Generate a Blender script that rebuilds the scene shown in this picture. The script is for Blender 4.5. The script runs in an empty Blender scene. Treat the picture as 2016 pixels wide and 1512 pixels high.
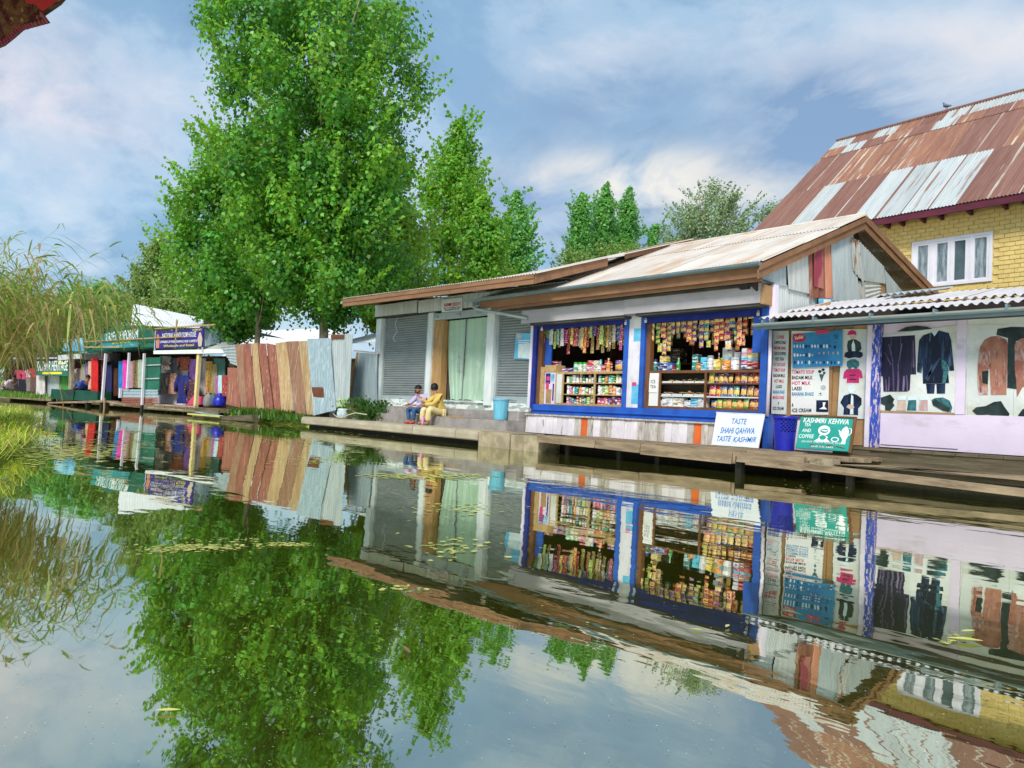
# Waterside market row on a lake: snack kiosk, shuttered shop, emporiums, poplars.
# World frame: X runs along the shop fronts, +Y is inland, water surface is z = 0, metres.
import bpy, math, random
import numpy as np
from mathutils import Vector, Matrix

S = bpy.context.scene
COL = S.collection
R = math.radians
random.seed(7)
rng = np.random.default_rng(7)

# ------------------------------------------------------------------ camera
F_PX, IW, IH = 1500.0, 2016.0, 1512.0
PITCH, ROLL, YAW = R(2.25), R(2.9), R(49.1795)
def _cam_axes():
    cp, sp = math.cos(PITCH), math.sin(PITCH)
    fwd = np.array([0, cp, sp]); up = np.array([0, -sp, cp]); rt = np.array([1.0, 0, 0])
    r2 = math.cos(ROLL) * rt + math.sin(ROLL) * up
    u2 = -math.sin(ROLL) * rt + math.cos(ROLL) * up
    c, s = math.cos(YAW), math.sin(YAW)
    Z = np.array([[c, -s, 0], [s, c, 0], [0, 0, 1]])
    return Z @ r2, Z @ u2, Z @ fwd
RT, UP, FW = _cam_axes()
EYE = np.array([0, 0, 0.8])
cd = bpy.data.cameras.new('camera'); co = bpy.data.objects.new('camera', cd); COL.objects.link(co)
cd.sensor_width = 36; cd.lens = 36 * F_PX / IW; cd.clip_start = 0.05; cd.clip_end = 3000
co.matrix_world = Matrix(((RT[0], UP[0], -FW[0], EYE[0]), (RT[1], UP[1], -FW[1], EYE[1]), (RT[2], UP[2], -FW[2], EYE[2]), (0, 0, 0, 1)))
S.camera = co
S.render.resolution_x, S.render.resolution_y = 1024, 768

# ------------------------------------------------------------------ exposure, sky, sun
S.view_settings.view_transform = 'Standard'; S.view_settings.look = 'None'
S.view_settings.gamma = 1; S.view_settings.use_curve_mapping = False
EXPO = 1.3
S.view_settings.exposure = EXPO
SUN_EL, SUN_AZ = R(42), math.atan2(-0.85, 0.55)      # direction towards the sun
sl = bpy.data.lights.new('sun', 'SUN'); so = bpy.data.objects.new('sun', sl); COL.objects.link(so)
sl.energy = 1.5; sl.angle = R(16); sl.color = (1.0, 0.95, 0.87)
sd = Vector((math.cos(SUN_EL) * math.cos(SUN_AZ), math.cos(SUN_EL) * math.sin(SUN_AZ), math.sin(SUN_EL)))
so.rotation_euler = sd.to_track_quat('Z', 'Y').to_euler()

W = bpy.data.worlds.new('World'); S.world = W; W.use_nodes = True
def build_world():
    nt = W.node_tree; nt.nodes.clear(); n = nt.nodes; L = nt.links
    def nd(t, **k):
        x = n.new(t)
        for a, b in k.items(): setattr(x, a, b)
        return x
    out = nd('ShaderNodeOutputWorld'); bg = nd('ShaderNodeBackground'); bg.inputs[1].default_value = 0.1
    L.new(bg.outputs[0], out.inputs[0])
    sky = nd('ShaderNodeTexSky', sky_type='NISHITA', sun_disc=False, sun_elevation=SUN_EL, sun_rotation=math.pi / 2 - SUN_AZ)
    tc = nd('ShaderNodeTexCoord'); sep = nd('ShaderNodeSeparateXYZ'); L.new(tc.outputs['Generated'], sep.inputs[0])
    def mth(op, a, b=None, c=None):
        x = nd('ShaderNodeMath', operation=op)
        for i, v in enumerate((a, b, c)):
            if v is None: continue
            if isinstance(v, (int, float)): x.inputs[i].default_value = v
            else: L.new(v, x.inputs[i])
        return x.outputs[0]
    zc = mth('ADD', mth('MAXIMUM', sep.outputs[2], 0.0), 0.36)
    u = mth('DIVIDE', sep.outputs[0], zc); v = mth('DIVIDE', sep.outputs[1], zc)
    cv = nd('ShaderNodeCombineXYZ'); L.new(u, cv.inputs[0]); L.new(v, cv.inputs[1])
    def noise(scale, det, rough, off, dist=0.0):
        mp = nd('ShaderNodeMapping'); L.new(cv.outputs[0], mp.inputs[0]); mp.inputs['Location'].default_value = off
        mp.inputs['Rotation'].default_value = (0, 0, R(49)); mp.inputs['Scale'].default_value = (1.0, 1.12, 1)
        x = nd('ShaderNodeTexNoise'); x.inputs['Scale'].default_value = scale; x.inputs['Detail'].default_value = det
        x.inputs['Roughness'].default_value = rough; x.inputs['Distortion'].default_value = dist
        L.new(mp.outputs[0], x.inputs['Vector']); return x.outputs['Fac']
    def ramp(f, st):
        x = nd('ShaderNodeValToRGB'); e = x.color_ramp.elements; x.color_ramp.interpolation = 'EASE'
        while len(e) < len(st): e.new(0.5)
        for i, (p, c) in enumerate(st): e[i].position = p; e[i].color = (*c, 1) if len(c) == 3 else c
        L.new(f, x.inputs[0]); return x.outputs[0]
    def mixc(f, a, b):
        x = nd('ShaderNodeMix', data_type='RGBA')
        if isinstance(f, float): x.inputs[0].default_value = f
        else: L.new(f, x.inputs[0])
        for i, q in ((6, a), (7, b)):
            if isinstance(q, tuple): x.inputs[i].default_value = (*q, 1)
            else: L.new(q, x.inputs[i])
        return x.outputs[2]
    k = 1 / 0.1 / 2 ** EXPO                     # display radiance -> background colour
    def C(r, g, b): return (r * k, g * k, b * k)
    base = ramp(noise(1.9, 8, 0.58, (3.1, 1.7, 0), 0.3), [(0.36, C(.18, .33, .52)), (0.46, C(.27, .46, .67)), (0.54, C(.43, .61, .79)), (0.66, C(.66, .76, .87))])
    wisp = ramp(noise(4.4, 9, 0.62, (8.2, 4.4, 0), 0.35), [(0.47, (0, 0, 0)), (0.70, (1, 1, 1))])
    col = mixc(mth('MULTIPLY', wisp, 0.50), base, C(.76, .81, .89))
    # a bright creamy break in the cloud low over the roofs, and paler cloud banks to the far left and right
    def patch(px, py, wx, wy, colr, amt, sc, seed):
        nonlocal col
        d = FW * 1.0 + RT * (px - IW / 2) / F_PX - UP * (py - IH / 2) / F_PX; d = d / np.linalg.norm(d)
        az0, el0 = math.atan2(d[1], d[0]), math.asin(d[2])
        az = mth('ARCTAN2', sep.outputs[1], sep.outputs[0]); el = mth('ARCSINE', sep.outputs[2])
        da = mth('SUBTRACT', az, az0)
        a = mth('DIVIDE', da, wx); b = mth('DIVIDE', mth('SUBTRACT', el, el0), wy)
        r2 = mth('ADD', mth('MULTIPLY', a, a), mth('MULTIPLY', b, b))
        g = mth('POWER', 2.718, mth('MULTIPLY', r2, -1.0))
        nz = noise(sc, 7, 0.6, (seed, seed * 0.7, 0), 0.4)
        f = mth('MULTIPLY', mth('MULTIPLY', g, amt), mth('MULTIPLY_ADD', nz, 3.2, -1.0))
        x = nd('ShaderNodeClamp'); L.new(f, x.inputs[0])
        col = mixc(x.outputs[0], col, colr)
    patch(1300, 362, 0.19, 0.040, C(.97, .91, .79), 1.8, 4.6, 1.3)
    patch(1800, 130, 0.20, 0.045, C(.86, .85, .86), 1.4, 4.2, 5.3)
    patch(90, 180, 0.13, 0.06, C(.82, .79, .85), 1.25, 4.2, 9.1)
    patch(1180, 190, 0.12, 0.05, C(.27, .41, .60), 1.6, 3.4, 7.7); patch(1050, 395, 0.07, 0.035, C(.27, .40, .64), 1.8, 3.2, 2.9)
    patch(1650, 240, 0.13, 0.06, C(.24, .37, .57), 2.2, 3.2, 3.9)
    final = mixc(0.88, sky.outputs[0], col)
    L.new(final, bg.inputs[0])
build_world()

# ------------------------------------------------------------------ surveying helpers: a sight line met with a real plane
def ray(px, py): return FW + RT * (px - IW / 2) / F_PX - UP * (py - IH / 2) / F_PX
class Frame:
    """An upright local frame: origin on the ground, turned about z. A building stands in it."""
    def __init__(s, x, y, deg):
        t = R(deg); s.o = np.array([x, y, 0.0]); s.t = t
        s.u = np.array([math.cos(t), math.sin(t), 0]); s.v = np.array([-math.sin(t), math.cos(t), 0])
    def loc(s, p): q = np.asarray(p) - s.o; return np.array([q @ s.u, q @ s.v, p[2]])
    def wld(s, x, y, z): return s.o + s.u * x + s.v * y + np.array([0, 0, z])
    def at(s, px, py, y):                 # where the sight line meets the local plane y
        d = ray(px, py); t = ((s.o + s.v * y - EYE) @ s.v) / (d @ s.v); return s.loc(EYE + d * t)
    def atx(s, px, py, x):
        d = ray(px, py); t = ((s.o + s.u * x - EYE) @ s.u) / (d @ s.u); return s.loc(EYE + d * t)
W0 = Frame(0, 0, 0)
def at(px, py, Y): return W0.at(px, py, Y)
def atx(px, py, X): return W0.atx(px, py, X)
def onz(px, py, z=0.0): d = ray(px, py); return EYE + d * ((z - EYE[2]) / d[2])
def hor(px): return IH / 2 - ((-UP[2]) * 0 + (RT[2] * (px - IW / 2) / F_PX + FW[2]) * F_PX / (-UP[2]))
def ground(px, depth, z=0.35):
    p = EYE + ray(px, hor(px)) * depth; return np.array([p[0], p[1], z])
def crop(x0, y0, s): return lambda x, y: (x0 + x * s, y0 + y * s)
c2 = crop(400, 580, 360 / 1944); c3 = crop(670, 540, 410 / 1823); c4 = crop(1020, 580, 280 / 1411); c5 = crop(1240, 580, 300 / 1418)
c6 = crop(1480, 580, 280 / 1176); c7 = crop(1680, 560, 336 / 1155); c8 = crop(1440, 160, 576 / 1742); cL = crop(80, 600, 380 / 1368)
cG = crop(1480, 420, 380 / 2016); cM = crop(1490, 640, 250 / 1890); cP = crop(1720, 620, 296 / 1946); cS = crop(1380, 780, 320 / 2016)
cA = crop(1060, 620, 200 / 2016); cB = crop(1280, 600, 240 / 2016); cW = crop(1720, 380, 296 / 1865); cK = crop(0, 640, 260 / 2016); cD = crop(1380, 800, 636 / 2016)

# ------------------------------------------------------------------ object helpers
def lnk(o): COL.objects.link(o); return o
def tag(o, label=None, cat=None, group=None, kind=None):
    for k, v in (('label', label), ('category', cat), ('group', group), ('kind', kind)):
        if v: o[k] = v
    return o
def empty(name, loc=(0, 0, 0), rz=0.0, label=None, cat=None, group=None):
    o = bpy.data.objects.new(name, None); lnk(o); o.location = loc; o.rotation_euler = (0, 0, rz); o.empty_display_size = 0.1
    return tag(o, label, cat, group)
def place(name, me, mats=None, parent=None, loc=(0, 0, 0), rot=(0, 0, 0), color=None, scale=None):
    o = bpy.data.objects.new(name, me); lnk(o)
    if parent is not None: o.parent = parent
    o.location = loc; o.rotation_euler = rot
    if scale is not None: o.scale = scale
    if color is not None: o.color = (*color, 1)
    return o
def mkmesh(name, V, F, mats, fm=None, smooth=False):
    me = bpy.data.meshes.new(name); me.from_pydata([tuple(map(float, v)) for v in V], [], F)
    for m in (mats if isinstance(mats, (list, tuple)) else [mats]): me.materials.append(m)
    if fm: me.polygons.foreach_set('material_index', fm)
    if smooth: me.polygons.foreach_set('use_smooth', [True] * len(me.polygons))
    me.update(); return me
class MB:
    """Collects simple solids; build() links them as ONE mesh object."""
    def __init__(s): s.V = []; s.F = []; s.M = []; s.mi = 0
    def add(s, V, F):
        b = len(s.V); s.V += [tuple(v) for v in V]; s.F += [tuple(i + b for i in f) for f in F]; s.M += [s.mi] * len(F); return s
    def box(s, x0, x1, y0, y1, z0, z1):
        V = [(x, y, z) for z in (z0, z1) for y in (y0, y1) for x in (x0, x1)]
        return s.add(V, [(0, 2, 3, 1), (4, 5, 7, 6), (0, 1, 5, 4), (2, 6, 7, 3), (0, 4, 6, 2), (1, 3, 7, 5)])
    def hexa(s, A, B):            # two quads, corner by corner
        V = list(A) + list(B)
        return s.add(V, [(3, 2, 1, 0), (4, 5, 6, 7), (0, 1, 5, 4), (1, 2, 6, 5), (2, 3, 7, 6), (3, 0, 4, 7)])
    def beam(s, p, q, w, h, up=(0, 0, 1)):   # bar from p to q, w wide, h tall
        p, q = Vector(p), Vector(q); d = (q - p).normalized(); u = Vector(up)
        sd_ = d.cross(u)
        if sd_.length < 1e-4: sd_ = d.cross(Vector((1, 0, 0)))
        sd_.normalize(); u2 = sd_.cross(d); a = sd_ * w / 2; b = u2 * h / 2
        return s.hexa([p - a - b, p + a - b, p + a + b, p - a + b], [q - a - b, q + a - b, q + a + b, q - a + b])
    def tube(s, pts, rad, n=6, cap=True):
        pts = [Vector(p) for p in pts]
        if not isinstance(rad, (list, tuple)): rad = [rad] * len(pts)
        V = []; F = []; prev = None
        for i, p in enumerate(pts):
            d = (pts[min(i + 1, len(pts) - 1)] - pts[max(i - 1, 0)]).normalized()
            a = (prev - d * prev.dot(d)) if prev else d.orthogonal()
            if a.length < 1e-5: a = d.orthogonal()
            a.normalize(); prev = a; b = d.cross(a)
            for k in range(n):
                t = 2 * math.pi * k / n; V.append(p + (a * math.cos(t) + b * math.sin(t)) * rad[i])
        for i in range(len(pts) - 1):
            for k in range(n): F.append((i * n + k, i * n + (k + 1) % n, (i + 1) * n + (k + 1) % n, (i + 1) * n + k))
        if cap: F.append(tuple(range(n - 1, -1, -1))); F.append(tuple((len(pts) - 1) * n + k for k in range(n)))
        return s.add(V, F)
    def lathe(s, prof, n=10, c=(0, 0, 0)):
        V = []; F = []
        for r, z in prof:
            for k in range(n): t = 2 * math.pi * k / n; V.append((c[0] + r * math.cos(t), c[1] + r * math.sin(t), c[2] + z))
        for i in range(len(prof) - 1):
            for k in range(n): F.append((i * n + k, i * n + (k + 1) % n, (i + 1) * n + (k + 1) % n, (i + 1) * n + k))
        F.append(tuple(range(n - 1, -1, -1))); F.append(tuple((len(prof) - 1) * n + k for k in range(n)))
        return s.add(V, F)
    def prism(s, pts, fn, t):     # polygon pts (a, b) mapped by fn(a, b, depth); thickness t
        n = len(pts); V = [fn(a, b, 0) for a, b in pts] + [fn(a, b, t) for a, b in pts]
        return s.add(V, [tuple(range(n)), tuple(range(2 * n - 1, n - 1, -1))] + [(i, i + n, (i + 1) % n + n, (i + 1) % n) for i in range(n)])
    def mesh(s, name, mats, smooth=False): return mkmesh(name, s.V, s.F, mats, s.M, smooth)
    def build(s, name, mats, parent=None, loc=(0, 0, 0), rot=(0, 0, 0), smooth=False, color=None):
        return place(name, s.mesh(name, mats, smooth), parent=parent, loc=loc, rot=rot, color=color)
def boxo(name, x0, x1, y0, y1, z0, z1, m, parent=None, color=None):
    return MB().box(x0, x1, y0, y1, z0, z1).build(name, m, parent, color=color)
def corr(P, w0, w1, pitch, amp, nrm, seg=4, steps=1, thick=0.0):
    """Corrugated sheet. P(a, b) -> point for a in [0,1] across and b in [0,1] along; waves run along b."""
    width = w1 - w0; n = max(2, int(round(width / pitch * seg))); V = []; F = []
    nrm = np.asarray(nrm, float)
    for j in range(steps + 1):
        for i in range(n + 1):
            a = i / n; h = amp * math.sin(2 * math.pi * (w0 + width * a) / pitch)
            V.append(np.asarray(P(a, j / steps)) + nrm * h)
    for j in range(steps):
        for i in range(n):
            k = j * (n + 1) + i; F.append((k, k + 1, k + n + 2, k + n + 1))
    return V, F
def quads_mesh(name, P, mat, smooth=False):
    P = np.asarray(P, dtype=np.float32); n, k = P.shape[0], P.shape[1]; me = bpy.data.meshes.new(name)
    me.vertices.add(n * k); me.vertices.foreach_set('co', P.reshape(-1))
    me.loops.add(n * k); me.loops.foreach_set('vertex_index', np.arange(n * k, dtype=np.int32))
    me.polygons.add(n); me.polygons.foreach_set('loop_start', np.arange(0, n * k, k, dtype=np.int32)); me.polygons.foreach_set('loop_total', np.full(n, k, dtype=np.int32))
    me.materials.append(mat); me.update(calc_edges=True); me.validate(); return me
# ------------------------------------------------------------------ procedural materials
def M(name, a, b=None, sc=(4, 4, 4), lo=0.4, hi=0.6, det=5, c=None, csc=(3, 3, 3), clo=0.58, chi=0.68, rough=0.7, metal=0.0,
      bump=0.0, bsc=(30, 30, 30), spec=0.3, island=0.0, orand=0.0, trans=0.0, usecol=False, coord='Object', emit=0.0, hue=0.0, tcol=None, dist=0.0, stain=0.0):
    m = bpy.data.materials.new(name); m.use_nodes = True; nt = m.node_tree; n = nt.nodes; L = nt.links; n.clear()
    def nd(t, **k):
        x = n.new(t)
        for q, w in k.items(): setattr(x, q, w)
        return x
    out = nd('ShaderNodeOutputMaterial'); p = nd('ShaderNodeBsdfPrincipled'); L.new(p.outputs[0], out.inputs[0])
    p.inputs['Roughness'].default_value = rough; p.inputs['Metallic'].default_value = metal; p.inputs['Specular IOR Level'].default_value = spec
    tc = nd('ShaderNodeTexCoord'); oi = nd('ShaderNodeObjectInfo')
    off = nd('ShaderNodeVectorMath', operation='ADD'); L.new(tc.outputs[coord], off.inputs[0])
    mu = nd('ShaderNodeMath', operation='MULTIPLY'); L.new(oi.outputs['Random'], mu.inputs[0]); mu.inputs[1].default_value = 41.3; L.new(mu.outputs[0], off.inputs[1])
    def noise(scl, detail):
        mp = nd('ShaderNodeMapping'); L.new(off.outputs[0], mp.inputs[0]); mp.inputs['Scale'].default_value = scl
        x = nd('ShaderNodeTexNoise'); x.inputs['Scale'].default_value = 1.0; x.inputs['Detail'].default_value = detail; x.inputs['Roughness'].default_value = 0.62
        x.inputs['Distortion'].default_value = dist
        L.new(mp.outputs[0], x.inputs['Vector']); return x.outputs['Fac']
    def mr(f, l, h):
        x = nd('ShaderNodeMapRange'); L.new(f, x.inputs[0]); x.inputs[1].default_value = l; x.inputs[2].default_value = h; return x.outputs[0]
    def mix(f, A, B, mode='MIX'):
        x = nd('ShaderNodeMix', data_type='RGBA', blend_type=mode)
        if isinstance(f, float): x.inputs[0].default_value = f
        else: L.new(f, x.inputs[0])
        for i, q in ((6, A), (7, B)):
            if isinstance(q, tuple): x.inputs[i].default_value = (*q[:3], 1)
            else: L.new(q, x.inputs[i])
        return x.outputs[2]
    if usecol:
        col = oi.outputs['Color']
        if b is not None: col = mix(mr(noise(sc, det), lo, hi), col, mix(1.0, col, b, 'MULTIPLY'))
    else:
        col = mix(mr(noise(sc, det), lo, hi), a, b if b is not None else a)
    if c is not None: col = mix(mr(noise(csc, 6), clo, chi), col, c)
    if stain: col = mix(mr(noise((0.7, 0.7, 0.7), 6), 0.35, 0.75), col, mix(stain, col, (0.06, 0.05, 0.04)))
    if island or orand or hue:
        g = nd('ShaderNodeNewGeometry'); h = nd('ShaderNodeHueSaturation'); L.new(col, h.inputs['Color'])
        src = g.outputs['Random Per Island'] if island else oi.outputs['Random']
        k = island or orand or 0.0
        L.new(mr(src, 0, 1), h.inputs['Value']); h.inputs['Value'].links[0].from_node.inputs[3].default_value = 1 - k; h.inputs['Value'].links[0].from_node.inputs[4].default_value = 1 + k
        if hue:
            w = nd('ShaderNodeMath', operation='FRACT'); w2 = nd('ShaderNodeMath', operation='MULTIPLY'); L.new(src, w2.inputs[0]); w2.inputs[1].default_value = 7.77; L.new(w2.outputs[0], w.inputs[0])
            r = nd('ShaderNodeMapRange'); L.new(w.outputs[0], r.inputs[0]); r.inputs[3].default_value = 0.5 - hue; r.inputs[4].default_value = 0.5 + hue; L.new(r.outputs[0], h.inputs['Hue'])
        col = h.outputs[0]
    L.new(col, p.inputs['Base Color'])
    if emit: L.new(col, p.inputs['Emission Color']); p.inputs['Emission Strength'].default_value = emit
    if bump:
        bp = nd('ShaderNodeBump'); bp.inputs['Strength'].default_value = bump; bp.inputs['Distance'].default_value = 0.02
        L.new(noise(bsc, 4), bp.inputs['Height']); L.new(bp.outputs[0], p.inputs['Normal'])
    if trans:
        t = nd('ShaderNodeBsdfTranslucent')
        if tcol: L.new(mix(0.6, col, tcol), t.inputs[0])
        else: L.new(col, t.inputs[0])
        ms = nd('ShaderNodeMixShader'); ms.inputs[0].default_value = trans; L.new(p.outputs[0], ms.inputs[1]); L.new(t.outputs[0], ms.inputs[2]); L.new(ms.outputs[0], out.inputs[0])
    return m
def plain(name, a, rough=0.6, k=0.18, **kw):
    return M(name, a, tuple(x * (1 - k) for x in a), sc=(5, 5, 5), rough=rough, **kw)
mt = {}
# timber, stone, concrete
mt['deck_wood'] = M('deck_wood', (.36, .27, .17), (.22, .16, .10), sc=(1.5, 14, 9), c=(.10, .07, .045), csc=(1.0, 8, 6), clo=.56, chi=.74, rough=.85, bump=.5, bsc=(4, 50, 50), orand=.18)
mt['old_beam'] = M('old_beam', (.17, .135, .085), (.10, .08, .05), sc=(1.2, 8, 12), c=(.06, .07, .03), csc=(.8, 4, 4), clo=.5, chi=.72, rough=.9, bump=.6, bsc=(4, 40, 40), orand=.15)
mt['wet_pile_gap_shade'] = M('wet_pile_gap_shade', (.020, .017, .011), (.012, .011, .007), sc=(8, 8, 2), rough=.7, bump=.4)  # wet piles; the near-black also stands in for shade in gaps below curb and decks
mt['curb'] = M('curb', (.47, .41, .30), (.36, .31, .22), sc=(1.1, 2, 2), c=(.20, .17, .12), csc=(.8, 1, 5), clo=.56, chi=.78, rough=.9, bump=.35, bsc=(25, 25, 25), orand=.12)
mt['stone_block'] = M('stone_block', (.42, .35, .23), (.28, .23, .15), sc=(4, 4, 4), c=(.12, .10, .06), csc=(3, 3, 3), rough=.9, bump=.7, bsc=(14, 14, 14), orand=.1)
mt['step_stone'] = M('step_stone', (.36, .33, .31), (.27, .25, .235), sc=(3, 3, 3), c=(.17, .15, .13), csc=(2, 2, 7), clo=.55, chi=.8, rough=.9, bump=.4, bsc=(20, 20, 20), orand=.12)
mt['plaster_flaked'] = M('plaster_flaked', (.42, .50, .45), (.36, .42, .38), sc=(3, 3, 3), c=(.75, .80, .78), csc=(2, 2, 5), clo=.5, chi=.53, rough=.85, bump=.3)
mt['white_board'] = M('white_board', (.78, .74, .77), (.68, .63, .66), sc=(4, 4, 3), c=(.28, .22, .17), csc=(7, 7, 2.2), clo=.61, chi=.70, rough=.7, bump=.25, bsc=(40, 40, 8), orand=.07)
mt['grey_board'] = M('grey_board', (.62, .58, .54), (.44, .39, .34), sc=(9, 9, 2), c=(.20, .16, .12), csc=(10, 10, 2.5), clo=.55, chi=.66, rough=.8, bump=.3, bsc=(40, 40, 8), orand=.08)
mt['orange_board'] = M('orange_board', (.78, .16, .03), (.66, .12, .03), sc=(6, 6, 2), rough=.6)
mt['blue_paint'] = M('blue_paint', (.02, .11, .50), (.02, .08, .38), sc=(3, 3, 3), c=(.03, .05, .16), csc=(6, 6, 3), clo=.66, chi=.74, rough=.45, bump=.15, spec=.4)
mt['blue_dark'] = M('blue_dark', (.015, .03, .25), (.01, .02, .18), sc=(3, 3, 3), rough=.5)
mt['blue_peel'] = M('blue_peel', (.04, .09, .48), (.03, .07, .36), sc=(4, 4, 4), c=(.62, .48, .52), csc=(34, 34, 9), clo=.53, chi=.57, rough=.55, bump=.3)
mt['lavender'] = M('lavender', (.72, .62, .77), (.66, .57, .71), sc=(1.2, 1.2, 1.2), c=(.50, .42, .47), csc=(1.5, 1.5, 4), clo=.56, chi=.76, rough=.5, bump=.12)
mt['lav_post'] = M('lav_post', (.74, .68, .80), (.64, .58, .68), sc=(3, 3, 3), rough=.55)
mt['roll_box'] = M('roll_box', (.46, .43, .45), (.38, .355, .37), sc=(1, 1, 3), c=(.34, .33, .34), csc=(1.2, 1.2, 2.5), clo=.55, chi=.75, rough=.55, bump=.05)
mt['pillar_white'] = M('pillar_white', (.72, .70, .76), (.60, .58, .64), sc=(5, 5, 3), c=(.30, .28, .28), csc=(9, 9, 4), clo=.66, chi=.72, rough=.65, bump=.1)
mt['frame_white'] = M('frame_white', (.70, .74, .74), (.60, .66, .66), sc=(5, 5, 2), c=(.33, .30, .24), csc=(9, 9, 5), clo=.68, chi=.74, rough=.5)
mt['pine_trim'] = M('pine_trim', (.48, .29, .12), (.36, .20, .08), sc=(10, 10, 2), rough=.6, bump=.1)
mt['counter_wood'] = M('counter_wood', (.50, .34, .16), (.38, .24, .10), sc=(12, 12, 12), rough=.55)
mt['brown_frame'] = M('brown_frame', (.20, .085, .035), (.14, .06, .025), sc=(8, 8, 3), rough=.55)
mt['fascia'] = M('fascia', (.30, .155, .080), (.23, .115, .06), sc=(1.2, 3, 3), c=(.19, .09, .045), csc=(2, 5, 5), clo=.6, chi=.75, rough=.6, bump=.1, orand=.06)
mt['ply_brown'] = M('ply_brown', (.40, .24, .11), (.33, .19, .09), sc=(2, 2, 4), c=(.52, .38, .22), csc=(3, 3, 1), clo=.55, chi=.8, rough=.7)
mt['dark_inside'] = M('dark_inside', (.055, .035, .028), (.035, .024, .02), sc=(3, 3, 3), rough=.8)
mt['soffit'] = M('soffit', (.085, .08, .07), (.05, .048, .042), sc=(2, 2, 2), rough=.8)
# metals
mt['galv'] = M('galv', (.50, .55, .55), (.40, .46, .47), sc=(6, 6, 1.0), c=(.33, .27, .20), csc=(5, 5, 1.2), clo=.62, chi=.76, rough=.5, metal=.25, bump=.05, orand=.10)
mt['galv_pale'] = M('galv_pale', (.64, .66, .63), (.52, .56, .55), sc=(8, 8, .8), c=(.46, .34, .22), csc=(5, 5, 1.2), clo=.64, chi=.74, rough=.5, metal=.2, orand=.08)
mt['galv_blue'] = M('galv_blue', (.30, .40, .45), (.42, .52, .56), sc=(16, 16, 1.2), lo=.45, hi=.6, c=(.62, .68, .70), csc=(22, 22, 2.0), clo=.58, chi=.66, rough=.5, metal=.2, orand=.08)
mt['galv_rusty'] = M('galv_rusty', (.55, .55, .50), (.44, .46, .44), sc=(5, 5, 1), c=(.24, .095, .035), csc=(5, 5, 2), clo=.54, chi=.62, rough=.55, metal=.15)
mt['tin_red'] = M('tin_red', (.31, .118, .078), (.22, .08, .055), sc=(5, 5, 1), c=(.46, .27, .18), csc=(9, 9, 1.0), clo=.55, chi=.70, rough=.65, orand=.12)
mt['tin_salmon'] = M('tin_salmon', (.60, .27, .17), (.50, .21, .13), sc=(6, 6, 1), rough=.65)
mt['tin_maroon'] = M('tin_maroon', (.30, .045, .08), (.44, .17, .14), sc=(4, 4, 1.4), lo=.48, hi=.60, rough=.6)
mt['tin_tan'] = M('tin_tan', (.46, .32, .165), (.36, .23, .115), sc=(7, 7, 1), c=(.52, .44, .30), csc=(10, 10, 1.3), clo=.52, chi=.7, rough=.65, orand=.12)
mt['tin_brown'] = M('tin_brown', (.33, .185, .115), (.25, .13, .08), sc=(7, 7, 1), c=(.50, .36, .24), csc=(9, 9, 1.3), clo=.55, chi=.75, rough=.65, orand=.12)
mt['rust_patch'] = M('rust_patch', (.17, .06, .03), (.12, .045, .025), sc=(8, 8, 8), rough=.8)
mt['lap_zinc'] = M('lap_zinc', (.55, .50, .44), (.36, .22, .15), sc=(6, .7, .7), lo=.45, hi=.6, rough=.5, metal=.15)
mt['roof_cream'] = M('roof_cream', (.68, .62, .55), (.58, .52, .46), sc=(1.5, .5, .5), c=(.56, .33, .15), csc=(2.4, .45, .45), clo=.50, chi=.72, rough=.55, metal=.05, orand=.06)
mt['roof_brown'] = M('roof_brown', (.250, .125, .095), (.20, .095, .072), sc=(9, .8, .8), c=(.46, .40, .36), csc=(9, .5, .5), clo=.66, chi=.76, rough=.6, orand=.10)
mt['roof_galv'] = M('roof_galv', (.56, .59, .58), (.46, .50, .50), sc=(9, .6, .6), c=(.30, .15, .10), csc=(7, .4, .4), clo=.56, chi=.68, rough=.45, metal=.2, orand=.08)
mt['roof_mixed'] = M('roof_mixed', (.34, .165, .10), (.26, .12, .08), sc=(7, .8, .8), c=(.58, .50, .40), csc=(8, .4, .4), clo=.57, chi=.64, rough=.55, orand=.08)
mt['stall_sheet'] = M('stall_sheet', (.80, .76, .74), (.70, .65, .65), sc=(3, .8, .8), c=(.50, .34, .20), csc=(6, 2, 2), clo=.66, chi=.76, rough=.42, metal=.2, orand=.05)
mt['white_roof'] = M('white_roof', (.80, .80, .80), (.70, .70, .70), sc=(3, 1, 1), c=(.55, .42, .33), csc=(1.4, .5, .5), clo=.68, chi=.8, rough=.5)
mt['gutter'] = M('gutter', (.22, .30, .33), (.17, .24, .27), sc=(2, 6, 6), rough=.45, metal=.3)
mt['gutter_pale'] = M('gutter_pale', (.38, .44, .43), (.30, .36, .36), sc=(2, 6, 6), c=(.33, .22, .12), csc=(5, 5, 5), clo=.68, chi=.74, rough=.45, metal=.2)
mt['shutter'] = M('shutter', (.30, .335, .335), (.26, .29, .295), sc=(1.2, 1.2, 3), c=(.17, .18, .18), csc=(1.0, 1.0, 4), clo=.55, chi=.8, rough=.5, metal=.3)
mt['shutter_bar'] = M('shutter_bar', (.42, .49, .50), (.36, .42, .43), sc=(3, 3, 3), rough=.5, metal=.2)
mt['steel'] = plain('steel', (.45, .46, .46), rough=.35, metal=.7)
mt['iron_dark'] = plain('iron_dark', (.03, .03, .035), rough=.5)
mt['maroon_trim'] = M('maroon_trim', (.125, .022, .045), (.09, .016, .03), sc=(2, 5, 5), rough=.6)
mt['black_paint'] = plain('black_paint', (.012, .012, .015), rough=.5)
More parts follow.
